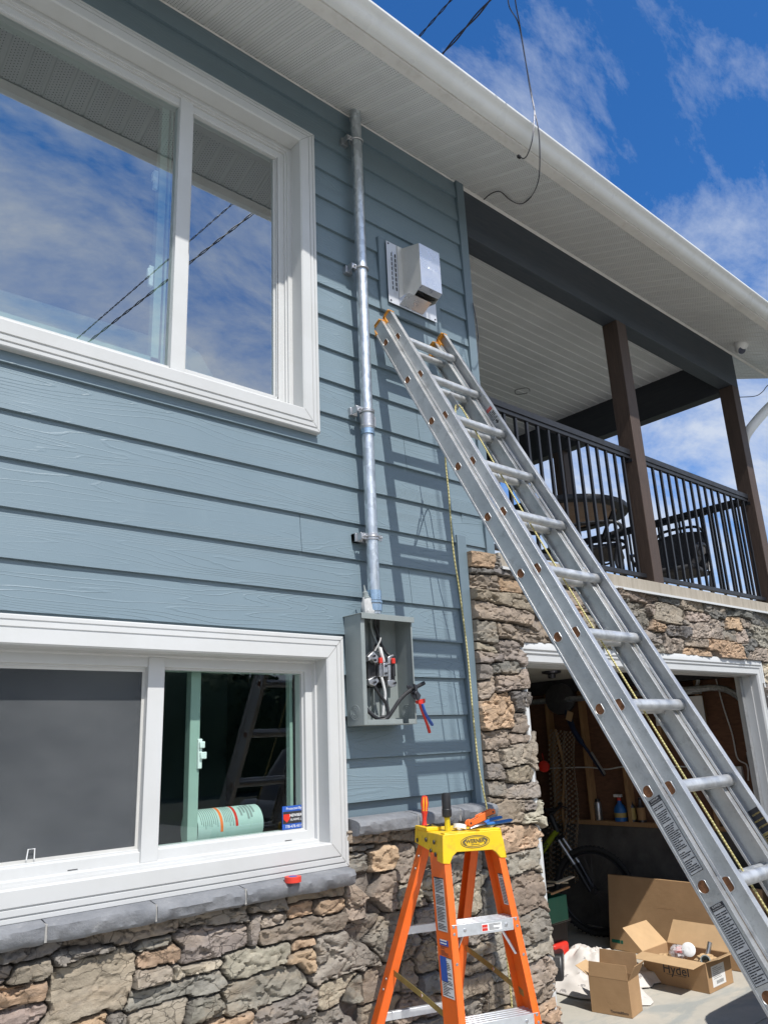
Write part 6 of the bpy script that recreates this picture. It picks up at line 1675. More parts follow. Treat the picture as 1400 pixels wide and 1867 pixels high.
    m = MB(); m.box(0, 1.30, 0, 0.15, 0, 0.56, 0, T); m.build('carton_body', M['card'], g, bevel=0.004)
    m = MB(); m.box(0.02, 0.10, -0.0008, 0.0, 0.05, 0.075, 0, T); m.box(0.105, 0.125, -0.0008, 0.0, 0.05, 0.075, 0, T); m.box(0.45, 0.60, -0.0008, 0, 0.35, 0.353, 1, T); m.box(0.86, 0.875, -0.0008, 0, 0.10, 0.12, 0, T)
    m.box(-0.0008, -0.0001, 0.05, 0.11, 0.20, 0.47, 2, T); m.box(-0.0014, -0.0008, 0.06, 0.10, 0.23, 0.44, 0, T)
    m.build('printing', [M['greenbin'], M['card'], M['stickerw']], g, fix=False)
build_boxes()

def build_cloth():
    c = onZ(1108, 1790, ZG); n, k = 46, 64; vs = []; fs = []
    for i in range(n + 1):
        r = i / n
        for j in range(k):
            a = 2 * math.pi * j / k
            R = (0.43 + 0.11 * math.sin(2 * a + 1.0) + 0.06 * math.sin(5 * a) + 0.035 * math.sin(9 * a + 2)) * r
            x = c.x + R * math.cos(a) * 0.95; y = c.y + 0.10 + R * math.sin(a) * 1.35
            h = float(fbm(np.array([x * 6.0]), np.array([y * 6.0]), 5, 4)[0]); f = abs(float(fbm(np.array([x * 9.0]), np.array([y * 6.5]), 7, 2)[0]) - 0.5) * 2
            f2 = abs(float(fbm(np.array([x * 7.0 + 9]), np.array([y * 13.0]), 12, 2)[0]) - 0.5) * 2
            dd = math.hypot((x - c.x + 0.02) * 1.1, (y - c.y - 0.14)) / 0.36
            z = (0.125 * math.exp(-dd * dd * 1.3) * (0.55 + 0.9 * h) + (0.050 * (1 - f) ** 1.3 + 0.055 * (1 - f2) ** 1.5) * (1 - r * 0.5)) * min(1, (1 - r) * 6 + 0.10)
            vs.append((x, y, ZG + 0.004 + max(0, z)))
    for i in range(n):
        for j in range(k): fs.append((i * k + j, i * k + (j + 1) % k, (i + 1) * k + (j + 1) % k, (i + 1) * k + j))
    m = MB(); m.add(vs, fs); o = m.build('drop_cloth', M['cloth'], None, ang=60, fix=False)
    s = o.modifiers.new('thick', 'SOLIDIFY'); s.thickness = 0.003
    tag(o, 'crumpled off-white drop cloth on the garage floor', 'cloth')
build_cloth()

def build_left_pile():
    # black tool bag with a yellow drill, green crate on a black tote with split wood, coiled hose
    c = onZ(1027, 1800, ZG)
    g = thing('tool_bag', (c.x, c.y, ZG), 'black tool bag on the floor beside the white door frame', 'bag')
    m = MB(); m.prism([(-0.16, 0), (0.16, 0), (0.15, 0.14), (0.09, 0.21), (-0.09, 0.21), (-0.15, 0.14)], 1, -0.10, 0.10, 0, Matrix.Translation((c.x, c.y + 0.1, ZG + 0.001)) @ Matrix.Rotation(0.6, 4, 'Z')); m.build('bag_body', M['blackpl'], g, bevel=0.02, seg=3)
    m = MB(); m.tube(curve_pts([V(c.x - 0.08, c.y + 0.05, ZG + 0.20), V(c.x - 0.03, c.y + 0.08, ZG + 0.28), V(c.x + 0.06, c.y + 0.13, ZG + 0.27), V(c.x + 0.09, c.y + 0.16, ZG + 0.20)], 6), 0.009, 6); m.build('handle', M['rubber'], g)
    q = V(c.x - 0.02, c.y + 0.10, ZG + 0.225)
    g = thing('cordless_drill', tuple(q), 'yellow and black cordless drill on top of the black tool bag', 'drill')
    m = MB(); m.tube([q + V(-0.07, -0.02, 0.03), q + V(-0.02, 0, 0.035), q + V(0.05, 0.03, 0.035)], [0.022, 0.030, 0.027], 12); m.build('drill_body', M['cap'], g)
    m = MB(); m.tube([q + V(0.02, 0.02, 0.02), q + V(0.03, 0.04, -0.03)], [0.02, 0.024], 10); m.tube([q + V(-0.07, -0.02, 0.03), q + V(-0.11, -0.035, 0.027)], [0.018, 0.010], 12); m.build('grip', M['blackpl'], g)
    q = onZ(1046, 1792, ZG) 
    g = thing('fuel_can', (q.x + 0.02, q.y + 0.15, ZG), 'small red fuel can behind the black tool bag', 'fuel can')
    m = MB(); m.box(q.x - 0.08, q.x + 0.10, q.y + 0.08, q.y + 0.22, ZG + 0.001, ZG + 0.24); m.build('can_body', M['red'], g, bevel=0.02, seg=3)
    m = MB(); m.lathe([(0.022, 0), (0.022, 0.03), (0.012, 0.04)], 14, 0, Matrix.Translation((q.x, q.y + 0.15, ZG + 0.2405))); m.build('spout_cap', M['cap'], g)
    # tote and crate
    b = V(4.98, 4.20, ZG)
    g = thing('black_tote', tuple(b), 'black storage tote under the green crate', 'tote')
    m = MB(); m.prism([(-0.24, 0), (0.24, 0), (0.28, 0.36), (-0.28, 0.36)], 1, -0.18, 0.18, 0, Matrix.Translation((b.x, b.y, ZG + 0.001))); m.box(b.x - 0.30, b.x + 0.30, b.y - 0.20, b.y + 0.20, ZG + 0.3615, ZG + 0.385); m.build('tote_body', M['blackpl'], g, bevel=0.006)
    z = ZG + 0.3865
    g = thing('green_crate', (b.x - 0.02, b.y, z), 'dark green crate heaped with split wood in the garage', 'crate')
    m = MB(); x0, x1, y0, y1 = b.x - 0.26, b.x + 0.22, b.y - 0.24, b.y + 0.20
    m.box(x0, x1, y0, y0 + 0.008, z, z + 0.17); m.box(x0, x1, y1 - 0.008, y1, z, z + 0.17); m.box(x0, x0 + 0.008, y0 + 0.008, y1 - 0.008, z, z + 0.17); m.box(x1 - 0.008, x1, y0 + 0.008, y1 - 0.008, z, z + 0.17); m.box(x0 + 0.008, x1 - 0.008, y0 + 0.008, y1 - 0.008, z, z + 0.01)
    m.build('crate_body', M['greenbin'], g, bevel=0.004)
    rr = random.Random(8)
    for i in range(34):
        cx = rr.uniform(x0 - 0.02, x1 + 0.02); cy = rr.uniform(y0, y1); L_ = rr.uniform(0.12, 0.34); an = rr.uniform(-0.5, 0.5) + (1.57 if rr.random() < 0.45 else 0)
        T = Matrix.Translation((cx, cy, z + 0.165 + 0.0032 * i)) @ Matrix.Rotation(an, 4, 'Z') @ Matrix.Rotation(rr.uniform(-0.12, 0.12), 4, 'Y')
        m = MB(); w_ = rr.uniform(0.012, 0.04); h_ = rr.uniform(0.004, 0.012)
        m.prism([(-L_ / 2, -w_ / 2), (L_ / 2, -w_ / 2 + rr.uniform(-.006, .006)), (L_ / 2 + rr.uniform(0, .03), 0), (L_ / 2, w_ / 2), (-L_ / 2, w_ / 2), (-L_ / 2 - rr.uniform(0, .03), w_ * 0.1)], 2, 0, h_, 0, T)
        o = m.build('wood_scrap', M['splint'] if i > 10 else M['stud'], None); tag(o, 'splintered wood scrap in the heap on the green crate', 'wood scrap', 'wood scraps heaped on the green crate')
    # leather straps / hose coil on top at the back
    q = V(b.x + 0.16, b.y + 0.28, z + 0.20)
    g = MB()
    for k in range(6):
        R = 0.11 - 0.004 * k; g.tube([q + V(0.02 * k + R * math.cos(t), R * math.sin(t), 0.075 + 0.075 * math.sin(t + 0.5) + 0.006 * k) for t in [2 * math.pi * i / 24 for i in range(25)]], 0.012, 8, cap=False)
    o = g.build('hose_coil', M['leather'], None); tag(o, 'coil of dull brown hose on the bench behind the green crate', 'hose')
    m = MB(); m.box(q.x - 0.18, q.x + 0.26, q.y - 0.13, q.y + 0.20, ZG + 0.001, q.z - 0.002); o = m.build('tool_chest', M['blackpl'], None, bevel=0.01); tag(o, 'low black chest in shade behind the green crate', 'chest')
build_left_pile()

# ------------------------------------------------------------------ mountain bike
def build_bike():
    w = onZ(1084, 1624, ZG + 0.369); w = V(w.x, w.y, ZG + 0.369)     # front hub
    g = thing('bicycle', (w.x - 0.1, w.y + 0.4, ZG), 'black and lime mountain bike standing in the dark garage', 'bicycle')
    F_ = V(0.30, -0.95, 0).normalized()      # heading (forward)
    Sd = V(-F_.y, F_.x, 0)                    # to its left
    T = frame(tuple(w), F_, Sd, (0, 0, 1))
    def wheel(cx):
        m = MB(); R = 0.345
        m.tube([T @ V(cx + R * math.cos(t), 0, R * math.sin(t)) for t in [2 * math.pi * i / 60 for i in range(61)]], 0.024, 10, cap=False)
        for i in range(60):
            t = 2 * math.pi * i / 60
            for s in (-0.013, 0.013):
                c = T @ V(cx + (R + 0.0235) * math.cos(t), s, (R + 0.0235) * math.sin(t)); m.box(-0.006, 0.006, -0.005, 0.005, -0.004, 0.004, 0, axis_frame(c, (c - (T @ V(cx, 0, 0)))))
        tyre = m.build('tyre', M['rubber'], g)
        m = MB(); m.tube([T @ V(cx + 0.312 * math.cos(t), 0, 0.312 * math.sin(t)) for t in [2 * math.pi * i / 60 for i in range(61)]], 0.011, 8, cap=False)
        rim = m.build('rim', M['black'], g)
        m = MB()
        for i in range(28):
            t = 2 * math.pi * i / 28; m.tube([T @ V(cx, 0.02 * (-1) ** i, 0), T @ V(cx + 0.305 * math.cos(t), 0, 0.305 * math.sin(t))], 0.0012, 4, cap=False)
        m.tube([T @ V(cx, -0.045, 0), T @ V(cx, 0.045, 0)], 0.018, 12); m.tube([T @ V(cx, -0.03, 0), T @ V(cx, -0.032, 0)], 0.035, 24)
        m.build('hub_and_spokes', M['steel_dark'], rim)
    wheel(0); wheel(-1.14)
    P = lambda x, z, y=0: T @ V(x, y, z)
    head_t, head_b = P(-0.335, 0.60), P(-0.295, 0.49)
    bb, seat = P(-0.75, -0.03), P(-0.93, 0.42)
    m = MB(); m.tube([head_b, P(-0.5, 0.27), bb], [0.026, 0.030, 0.028], 14); dt = m.build('down_tube', M['bikegreen'], g)
    a, b = head_b, bb; d = (b - a).normalized(); nrm = -Sd
    # the viewer looks at its right-hand side
    X_ = -d; Z_ = (V(0, 0, 0) - w); side = Sd if Sd.dot(-w) > 0 else -Sd; Y_ = side.cross(X_)
    e = MB(); Tt = frame(tuple(a.lerp(b, 0.48) + side * 0.0295), X_ if True else d, Y_, side); text_mb(e, 'ROCKY MOUNTAIN', 0.042, Tt, 0, 0.0008, offset=0.0008); e.build('frame_lettering', M['ink'], dt, fix=False)
    m = MB(); m.tube([head_t, P(-0.6, 0.46), seat], 0.019, 12); m.tube([P(-0.95, 0.50), bb], 0.018, 12)
    for s in (-0.06, 0.06): m.tube([bb, P(-1.14, 0, s)], 0.012, 8); m.tube([seat, P(-1.14, 0, s)], 0.009, 8)
    m.tube([head_t + (head_t - head_b) * 0.2, head_b - (head_t - head_b) * 0.1], 0.026, 14); m.build('frame', M['black'], g)
    for s in (-0.062, 0.062):
        m = MB(); m.tube([P(-0.27, 0.42, s), P(-0.13, 0.20, s)], 0.0165, 12); m.build('fork_stanchion', M['steel'], g)
        m = MB(); m.tube([P(-0.14, 0.215, s), P(-0.02, 0.0, s)], [0.023, 0.018], 12); m.build('fork_lower', M['black'], g)
    m = MB(); m.tube([P(-0.275, 0.43, -0.08), P(-0.275, 0.43, 0.08)], 0.020, 10); m.tube([P(-0.345, 0.63), P(-0.28, 0.68)], 0.017, 10)
    m.tube(curve_pts([P(-0.35, 0.70, -0.38), P(-0.31, 0.69, -0.2), P(-0.28, 0.68, 0), P(-0.31, 0.69, 0.2), P(-0.35, 0.70, 0.38)], 5), 0.014, 10)
    m.tube([P(-0.35, 0.70, -0.38), P(-0.335, 0.698, -0.26)], 0.019, 10); m.tube([P(-0.35, 0.70, 0.38), P(-0.335, 0.698, 0.26)], 0.019, 10)
    for s in (-1, 1): m.tube([P(-0.32, 0.69, 0.22 * s), P(-0.25, 0.66, 0.28 * s)], 0.006, 6)
    m.tube(curve_pts([P(-0.32, 0.69, 0.2), P(-0.20, 0.62, 0.12), P(-0.24, 0.45, 0.05)], 5), 0.0035, 6)
    m.build('handlebar', M['black'], g)
    m = MB(); m.tube([seat, P(-0.98, 0.56)], 0.014, 10); m.prism([(-0.15, -0.07), (-0.05, -0.065), (0.13, -0.012), (0.13, 0.012), (-0.05, 0.065), (-0.15, 0.07)], 2, 0, 0.035, 0, T @ Matrix.Translation((-0.98, 0, 0.56))); m.build('saddle', M['blackpl'], g, bevel=0.008)
    m = MB(); m.lathe([(0.085, -0.002), (0.085, 0.002)], 26, 0, axis_frame(bb + Sd * 0.05, Sd)); m.tube([P(-0.75, -0.03, 0.07), P(-0.62, -0.14, 0.07)], 0.009, 8); m.tube([P(-0.75, -0.03, -0.07), P(-0.88, 0.08, -0.07)], 0.009, 8)
    m.box(-0.05, 0.05, -0.03, 0.03, -0.01, 0.01, 0, T @ Matrix.Translation((-0.62, 0.11, -0.14))); m.box(-0.05, 0.05, -0.03, 0.03, -0.01, 0.01, 0, T @ Matrix.Translation((-0.88, -0.11, 0.08))); m.build('crankset', M['steel_dark'], g)
build_bike()

# ------------------------------------------------------------------ bottles on the wall plate, tools on the studs
def build_wall_items():
    zt = -0.7795; X = XW - 0.05
    def bottle(name, label, px, prof, mat, capm=None, capprof=None, lab=None, cat='bottle', py=1505, x=X):
        c = onX(px, py, x); g = thing(name, (x, c.y, zt), label, cat); T = Matrix.Translation((x, c.y, zt + 0.0005))
        m = MB(); m.lathe(prof, 20, 0, T); m.build('bottle_body', mat, g)
        if capprof: m = MB(); m.lathe(capprof, 14, 0, T); m.build('bottle_cap', capm, g)
        if lab: m = MB(); r, h0, h1 = lab[0], lab[1], lab[2]; m.lathe([(r, h0), (r, h1)], 20, 0, T, caps=False); m.build('bottle_label', lab[3], g)
        return g, c
    g, c = bottle('blue_spray_bottle', 'blue bottle with a white trigger cap on the ledge', 1134, [(0.055, 0), (0.058, 0.02), (0.058, 0.10), (0.045, 0.13), (0.020, 0.16), (0.016, 0.18)], M['blue2'], M['red'], [(0.019, 0.1805), (0.019, 0.205), (0.014, 0.21)], (0.0585, 0.035, 0.075, M['goldst']))
    m = MB(); m.box(X - 0.02, X + 0.02, c.y - 0.03, c.y + 0.045, zt + 0.2105, zt + 0.235); m.build('trigger', M['white'], g, bevel=0.004)
    bottle('brown_bottle', 'dark bottle with an amber label beside the blue spray bottle', 1155, [(0.034, 0), (0.035, 0.02), (0.035, 0.13), (0.018, 0.155), (0.013, 0.19)], M['steel_dark'], M['blackpl'], [(0.015, 0.1905), (0.015, 0.21)], (0.0355, 0.02, 0.12, M['goldst']))
    bottle('brown_bottle', 'dark bottle with an orange label at the right end of the ledge row', 1172, [(0.036, 0), (0.037, 0.02), (0.037, 0.13), (0.018, 0.155), (0.013, 0.19)], M['steel_dark'], M['blackpl'], [(0.015, 0.1905), (0.015, 0.21)], (0.0375, 0.02, 0.125, M['stud']))
    bottle('spray_can', 'pale grey spray can on the ledge behind the bicycle bars', 1094, [(0.031, 0), (0.033, 0.004), (0.033, 0.15), (0.026, 0.165)], M['steel'], M['blackpl'], [(0.022, 0.1655), (0.022, 0.19)])
    # string trimmer hung head-up
    def XP(px, py, x=XW - 0.16): return onX(px, py, x)
    g = thing('string_trimmer', tuple(XP(1045, 1330)), 'blue string trimmer hanging head-up on the studs', 'trimmer')
    m = MB(); m.lathe([(0.02, -0.03), (0.13, -0.02), (0.155, 0.0), (0.15, 0.03), (0.05, 0.05)], 30, 0, axis_frame(XP(1022, 1275), V(-1, -0.35, 0.1))); m.build('guard', M['steel_dark'], g)
    m = MB(); m.tube(curve_pts([XP(1030, 1290), XP(1048, 1335), XP(1072, 1370), XP(1102, 1414)], 6), [0.03] * 5 + [0.026] * 5 + [0.016] * 9, 10); m.build('shaft', M['navy'], g)
    m = MB(); m.tube([XP(1078, 1372, XW - 0.19), XP(1103, 1412, XW - 0.19)], 0.011, 8); m.build('chrome_tube', M['steel'], g)
    m = MB(); c = XP(1038, 1306, XW - 0.22); m.box(-0.001, 0.001, -0.035, 0.035, -0.045, 0.045, 0, Matrix.Translation(c) @ Matrix.Rotation(0.4, 4, 'X')); m.build('tag', M['card_in'], g)
    # woven net / hammock hanging in two bundles
    g = thing('rope_net', tuple(XP(1020, 1350)), 'dark woven hammock net hanging in folds on the left of the garage', 'net')
    m = MB(); s = MB(); 
    tl, tr_, bl, br = XP(1003, 1330), XP(1052, 1335), XP(994, 1600), XP(1058, 1610)
    n, k = 60, 22
    def PQ(u, v):
        p = (tl.lerp(tr_, u)).lerp(bl.lerp(br, u), v); return p + V(0.05 * math.sin(u * 17) * (0.4 + v), 0.02 * math.sin(v * 9), 0)
    for i in range(n):
        for j in range(k):
            if (i + j) % 2: continue
            a, b = PQ((j + 0.2) / k, (i + 0.1) / n), PQ((j + 0.8) / k, (i + 0.9) / n); m.tube([a, b], 0.0045, 4, cap=False); a, b = PQ((j + 0.8) / k, (i + 0.1) / n), PQ((j + 0.2) / k, (i + 0.9) / n); s.tube([a, b], 0.0045, 4, cap=False)
    m.build('net_strands', M['card'], g); s.build('net_strands', M['greybox'], g)
    e = MB(); e.tube(curve_pts([XP(1012, 1330), XP(1028, 1400), XP(1026, 1480), XP(1036, 1560)], 8), 0.014, 8); e.build('net_edge_rope', M['card'], g)
    q = MB(); c = XP(992, 1398, XW - 0.5); q.lathe([(0.01, -0.02), (0.05, -0.015), (0.055, 0.0), (0.05, 0.02), (0.01, 0.03)], 20, 0, axis_frame(c, (-1, -0.3, 0.1))); q.tube([c + V(0, 0, 0.05), c + V(0, 0.01, 0.12)], 0.003, 6)
    o = q.build('red_float', M['red'], None); tag(o, 'round red float hanging beside the net', 'float')
    # trowel, bracket and boxes near the door track
    x = XW - 0.06; P = lambda px, py: onX(px, py, x)
    g = thing('garden_trowel', tuple(P(1368, 1345)), 'blue handled trowel hanging by the garage door track', 'trowel')
    m = MB(); m.tube([P(1362, 1328), P(1364, 1350)], 0.011, 10); m.build('handle', M['blue'], g)
    a, b, c, d = P(1360, 1370), P(1376, 1368), P(1372, 1396), P(1362, 1388)
    m = MB(); pts = [P(1360, 1372), P(1378, 1370), P(1381, 1385), P(1374, 1402), P(1364, 1392)]; m.hexa(pts, [p + V(0.004, 0, 0) for p in pts]); m.tube([P(1365, 1350), P(1367, 1374)], 0.005, 6); m.build('blade', M['steel'], g)
    g = thing('saw_tool', tuple(P(1358, 1290)), 'dark pruning tool hanging above the trowel', 'hand tool')
    m = MB(); m.tube([P(1352, 1300), P(1360, 1285), P(1362, 1262)], [0.02, 0.014, 0.008], 8); m.build('grip', M['blackpl'], g)
    for (px, py, lb) in ((1343, 1412, 'white socket box low on the plywood left of the trowel'), (1384, 1398, 'white angle bracket beside the trowel')):
        p = P(px, py); m = MB(); m.box(x + 0.02, x + 0.055, p.y - 0.035, p.y + 0.035, p.z - 0.06, p.z + 0.06); m.box(x + 0.015, x + 0.0195, p.y - 0.028, p.y + 0.028, p.z - 0.05, p.z + 0.05); o = m.build('socket_box', M['white'], None, bevel=0.003); tag(o, lb, 'socket box')
    # light on the garage ceiling, fan against the side wall
    p = onZ(1005, 1226, 0.535); g = thing('ceiling_lamp', (p.x, p.y, 0.545), 'small unlit lamp holder on the garage ceiling', 'lamp holder')
    m = MB(); m.lathe([(0.085, 0), (0.080, -0.018), (0.035, -0.03), (0.032, -0.06)], 20, 0, Matrix.Translation((p.x, p.y, 0.5435))); m.build('lamp_base', M['steel_dark'], g)
    p = onX(1245, 1238, XW - 0.12); g = thing('coiled_wire', tuple(p), 'round coil of grey wire hanging high on the garage wall', 'wire coil')
    m = MB()
    for k in range(4): m.tube([p + V(0.006 * k, 0.13 * math.cos(t) * (1 + 0.03 * k), 0.13 * math.sin(t)) for t in [2 * math.pi * i / 30 for i in range(31)]], 0.006, 6, cap=False)
    m.build('coil', M['whitecable'], g)
build_wall_items()

# ------------------------------------------------------------------ porch furniture
def build_patio():
    zt = ZD + 0.735; c = V(5.05, 3.52, ZD); R = 0.52
    g = thing('patio_table', tuple(c), 'round porch table with a tiled top and dark metal rim behind the railing', 'table')
    m = MB(); m.lathe([(0.44, -0.012), (0.44, 0.006)], 48, 0, Matrix.Translation((c.x, c.y, zt))); m.build('tabletop', M['tabletop'], g)
    m = MB(); m.lathe([(0.435, -0.03), (R, -0.03), (R + 0.005, -0.01), (R, 0.01), (0.435, 0.01), (0.435, -0.03)], 48, 0, Matrix.Translation((c.x, c.y, zt)), caps=False); m.build('rim', M['black'], g)
    for k in range(4):
        a = math.pi / 2 * k + 0.5; d = V(math.cos(a), math.sin(a), 0); m = MB()
        m.tube(curve_pts([c + d * 0.40 + V(0, 0, 0.705), c + d * 0.30 + V(0, 0, 0.5), c + d * 0.22 + V(0, 0, 0.28), c + d * 0.40 + V(0, 0, 0.01)], 6), 0.014, 8)
        m.tube([c + d * 0.30 + d * 0.06 * math.cos(t) + V(0, 0, 0.35 + 0.06 * math.sin(t)) for t in [i / 16 * 5.2 for i in range(17)]], 0.008, 6); m.build('leg', M['black'], g)
    def chair(loc, rz, label, hs=0.80):
        g = thing('patio_chair', tuple(loc), label, 'chair', 'patio chairs round the porch table', rz)
        T = Matrix.Translation(loc) @ Matrix.Rotation(rz, 4, 'Z') @ Matrix.Diagonal((1, 1, hs, 1))
        m = MB(); m.box(-0.24, 0.24, -0.23, 0.23, 0.40, 0.46, 0, T); m.build('seat', M['wicker'], g, bevel=0.02, seg=3)
        b = MB(); vs = []; fs = []; n, k = 8, 8
        for i in range(n + 1):
            for j in range(k + 1):
                u = i / n * 2 - 1; v = j / k
                vs.append(T @ V(0.24 * u * (1 - 0.12 * v), 0.22 + 0.14 * v + 0.03 * v * v - 0.05 * (1 - u * u) * 0 + 0.05 * u * u * -1, 0.47 + 0.52 * v * (1 - 0.10 * u * u)))
        for i in range(n):
            for j in range(k): fs.append((i * (k + 1) + j, (i + 1) * (k + 1) + j, (i + 1) * (k + 1) + j + 1, i * (k + 1) + j + 1))
        b.add(vs, fs); o = b.build('backrest', M['wicker'], g, fix=False); s = o.modifiers.new('t', 'SOLIDIFY'); s.thickness = 0.02
        f = MB(); f.tube(curve_pts([T @ V(-0.25, 0.18, 0.44), T @ V(-0.24, 0.30, 0.80), T @ V(-0.18, 0.36, 1.0), T @ V(0, 0.39, 1.04), T @ V(0.18, 0.36, 1.0), T @ V(0.24, 0.30, 0.80), T @ V(0.25, 0.18, 0.44)], 6), 0.013, 8); f.build('back_frame', M['black'], g)
        for sx in (-1, 1):
            f = MB(); f.tube(curve_pts([T @ V(0.25 * sx, 0.27, 0.66), T @ V(0.29 * sx, 0.05, 0.68), T @ V(0.29 * sx, -0.20, 0.66), T @ V(0.27 * sx, -0.25, 0.58), T @ V(0.27 * sx, -0.18, 0.54)], 6), 0.014, 8); f.build('armrest', M['black'], g)
            for sy in (-1, 1):
                f = MB(); f.tube(curve_pts([T @ V(0.25 * sx, 0.21 * sy, 0.44), T @ V(0.24 * sx, 0.19 * sy, 0.22), T @ V(0.27 * sx, 0.26 * sy, 0.005)], 5), 0.013, 8); f.build('leg', M['black'], g)
    chair(V(6.32, 3.30, ZD + 0.001), -1.35, 'dark woven porch chair to the right of the round table')
    chair(V(4.55, 4.30, ZD + 0.001), 0.9, 'dark woven porch chair behind the left side of the round table')
    chair(V(4.78, 3.12, ZD + 0.001), 0.5, 'dark woven porch chair tucked between the railing and the round table', 0.66)
build_patio()

# ------------------------------------------------------------------ parked vehicle just outside the picture; its bonnet shades the concrete
def build_car():
    x0, x1, yf = 4.73, 6.66, 2.17; xc = (x0 + x1) / 2; hw = (x1 - x0) / 2; Lc = 4.9
    g = thing('parked_car', (xc, yf - Lc / 2, ZG), 'dark grey car parked nose-in on the driveway in front of the garage', 'car')
    def ringpts(z, f0, b0, w, r=0.26, n=7):
        """rounded plan outline at height z"""
        p = []
        for (cx, cy, a0) in ((w - r, f0 - r, 0), (-(w - r), f0 - r, 90), (-(w - r), b0 + r, 180), (w - r, b0 + r, 270)):
            for i in range(n):
                a = math.radians(a0 + 90 * i / (n - 1)); p.append((xc + cx + r * math.cos(a), yf + cy + r * math.sin(a), ZG + z))
        return p
    def loft(rings, mat, name, par=g):
        m = MB(); n = len(rings[0]); vs = [q for r in rings for q in r]; fs = []
        for i in range(len(rings) - 1):
            for j in range(n): fs.append((i * n + j, i * n + (j + 1) % n, (i + 1) * n + (j + 1) % n, (i + 1) * n + j))
        fs.append(tuple(range(n))[::-1]); fs.append(tuple(range((len(rings) - 1) * n, len(rings) * n))); m.add(vs, fs); return m.build(name, mat, par, ang=50)
    body = loft([ringpts(0.24, -0.06, -Lc + 0.06, hw - 0.06), ringpts(0.36, 0.0, -Lc, hw - 0.01), ringpts(0.65, 0.0, -Lc, hw), ringpts(0.95, -0.02, -Lc + 0.02, hw - 0.01), ringpts(1.10, -0.07, -Lc + 0.05, hw - 0.03), ringpts(1.175, -0.20, -Lc + 0.12, hw - 0.10)], M['carpaint'], 'body')
    loft([ringpts(1.176, -1.35, -Lc + 0.25, hw - 0.15, 0.30), ringpts(1.42, -1.75, -Lc + 0.35, hw - 0.22, 0.30), ringpts(1.68, -2.05, -Lc + 0.55, hw - 0.30, 0.30), ringpts(1.76, -2.2, -Lc + 0.75, hw - 0.38, 0.30)], M['carglass'], 'glasshouse')
    m = MB(); m.box(xc - hw + 0.32, xc + hw - 0.32, yf - Lc + 0.8, yf - 2.25, ZG + 1.761, ZG + 1.78); m.build('roof', M['carpaint'], g, bevel=0.01)
    m = MB(); m.box(xc - 0.5, xc + 0.5, yf - 0.012, yf + 0.012, ZG + 0.66, ZG + 0.92); m.build('grille', M['blackpl'], g, bevel=0.01)
    for s in (-1, 1):
        m = MB(); T = Matrix.Translation((xc + s * (hw - 0.28), yf - 0.10, ZG + 0.86)) @ Matrix.Rotation(-s * 0.5, 4, 'Z'); m.box(-0.17, 0.17, -0.05, 0.06, -0.06, 0.06, 0, T); m.build('headlight', M['steel'], g, bevel=0.015)
        for cy in (-0.95, -Lc + 0.95):
            wx = xc + s * (hw - 0.12)
            m = MB(); m.lathe([(0.20, -0.11), (0.33, -0.11), (0.36, -0.08), (0.36, 0.08), (0.33, 0.11), (0.20, 0.11), (0.20, -0.11)], 40, 0, frame((wx, yf + cy, ZG + 0.361), (0, 1, 0), (0, 0, 1), (1, 0, 0)), caps=False); wh = m.build('tyre', M['rubber'], g)
            m = MB(); m.lathe([(0.001, -0.02), (0.05, 0.02), (0.19, -0.02), (0.199, 0.09), (0.199, -0.09), (0.001, -0.09)], 20, 0, frame((wx, yf + cy, ZG + 0.361), (0, 1, 0), (0, 0, 1), (s, 0, 0)), caps=False); m.build('rim', M['steel'], wh)
        m = MB(); m.box(xc + s * (hw + 0.02) - 0.10, xc + s * (hw + 0.02) + 0.10, yf - 1.75, yf - 1.64, ZG + 1.18, ZG + 1.34); m.build('mirror', M['carpaint'], g, bevel=0.03, seg=3)

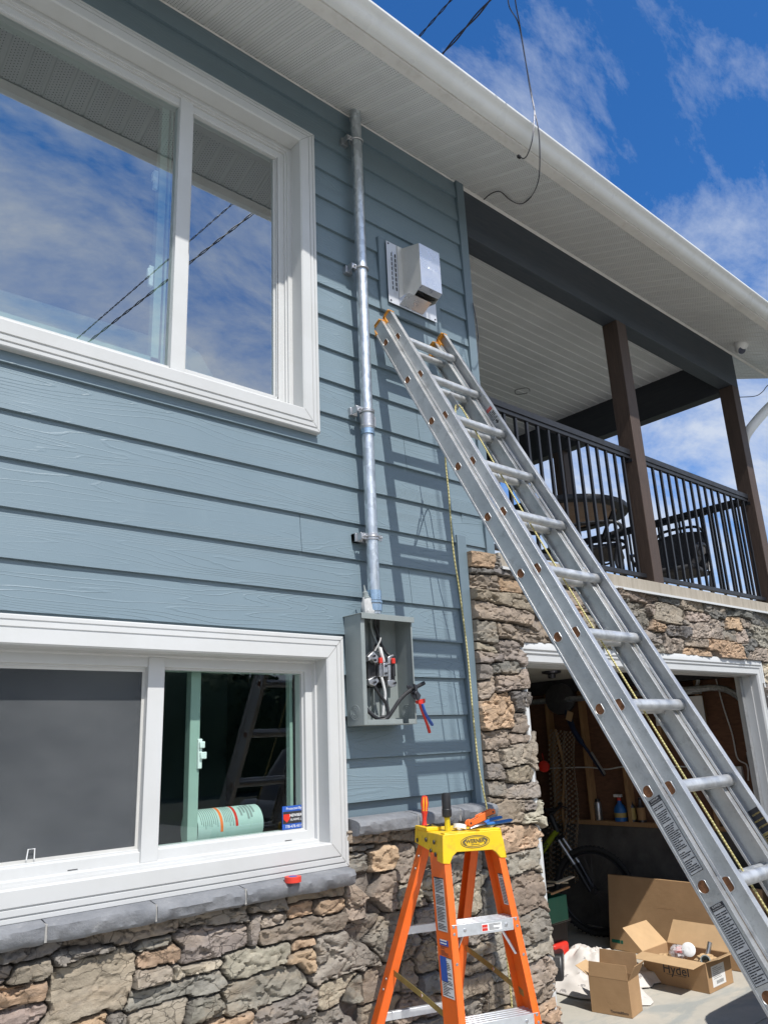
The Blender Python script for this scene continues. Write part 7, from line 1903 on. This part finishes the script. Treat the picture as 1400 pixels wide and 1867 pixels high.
MAT['carpaint'] = simple('dark_car_paint', (0.045, 0.047, 0.052), 0.25, metal=0.3, var=0.05, coat=0.8)
MAT['carglass'] = simple('car_glass', (0.012, 0.014, 0.016), 0.05, var=0.05)
build_car()

# ------------------------------------------------------------------ hedge added behind the viewer to darken the lower window's reflection
def build_backdrop():
    rr = np.random.RandomState(4); n, k = 260, 26; vs = []; fs = []
    X = np.linspace(-45, 50, n); U = np.linspace(0, 1, k); XX, UU = np.meshgrid(X, U, indexing='ij')
    top = 4.2 + 2.6 * fbm(XX * 0.16, XX * 0 + 2.0, 3, 4)
    ang = UU * math.pi
    Z = ZG + top * np.sin(ang) ** 0.6; Y = -27 + 2.4 * np.cos(ang) + 1.3 * (fbm(XX * 0.9, UU * 9, 5, 4) - 0.5)
    Z = Z + 0.7 * (fbm(XX * 1.3, UU * 10, 6, 4) - 0.5) * np.sin(ang)
    vs = np.stack([XX.ravel(), Y.ravel(), np.maximum(Z.ravel(), ZG - 0.1)], 1).tolist()
    for i in range(n - 1):
        for j in range(k - 1): fs.append((i * k + j, (i + 1) * k + j, (i + 1) * k + j + 1, i * k + j + 1))
    m = MB(); m.add(vs, fs)
    # loose leaf clumps over the surface
    P = np.array(vs)[rr.randint(0, n * k, 16000)] + rr.normal(0, 0.22, (16000, 3))
    for p in P:
        a = rr.normal(0, 1, 3); a = a / np.linalg.norm(a); b = np.cross(a, rr.normal(0, 1, 3)); b = b / (np.linalg.norm(b) + 1e-6); s = rr.uniform(0.08, 0.2)
        o = len(m.v); m.v += [Vector(p + a * s), Vector(p + b * s * 0.7), Vector(p - a * s), Vector(p - b * s * 0.7)]; m.f.append((o, o + 1, o + 2, o + 3)); m.m.append(0)
    t = NT('backdrop_leaves'); q = t.wpos(); t.set(color=t.mix(t.ramp(t.noise(q, 0.9, 6, 0.7), [(0.35, 0), (0.65, 1)]), (0.040, 0.070, 0.028), (0.095, 0.135, 0.055)), rough=0.8)
    o = m.build('backdrop', t.mat, None, fix=False); tag(o, 'long green hedge of leaves, added behind the viewer to darken the lower window reflection', 'backdrop')
build_backdrop()
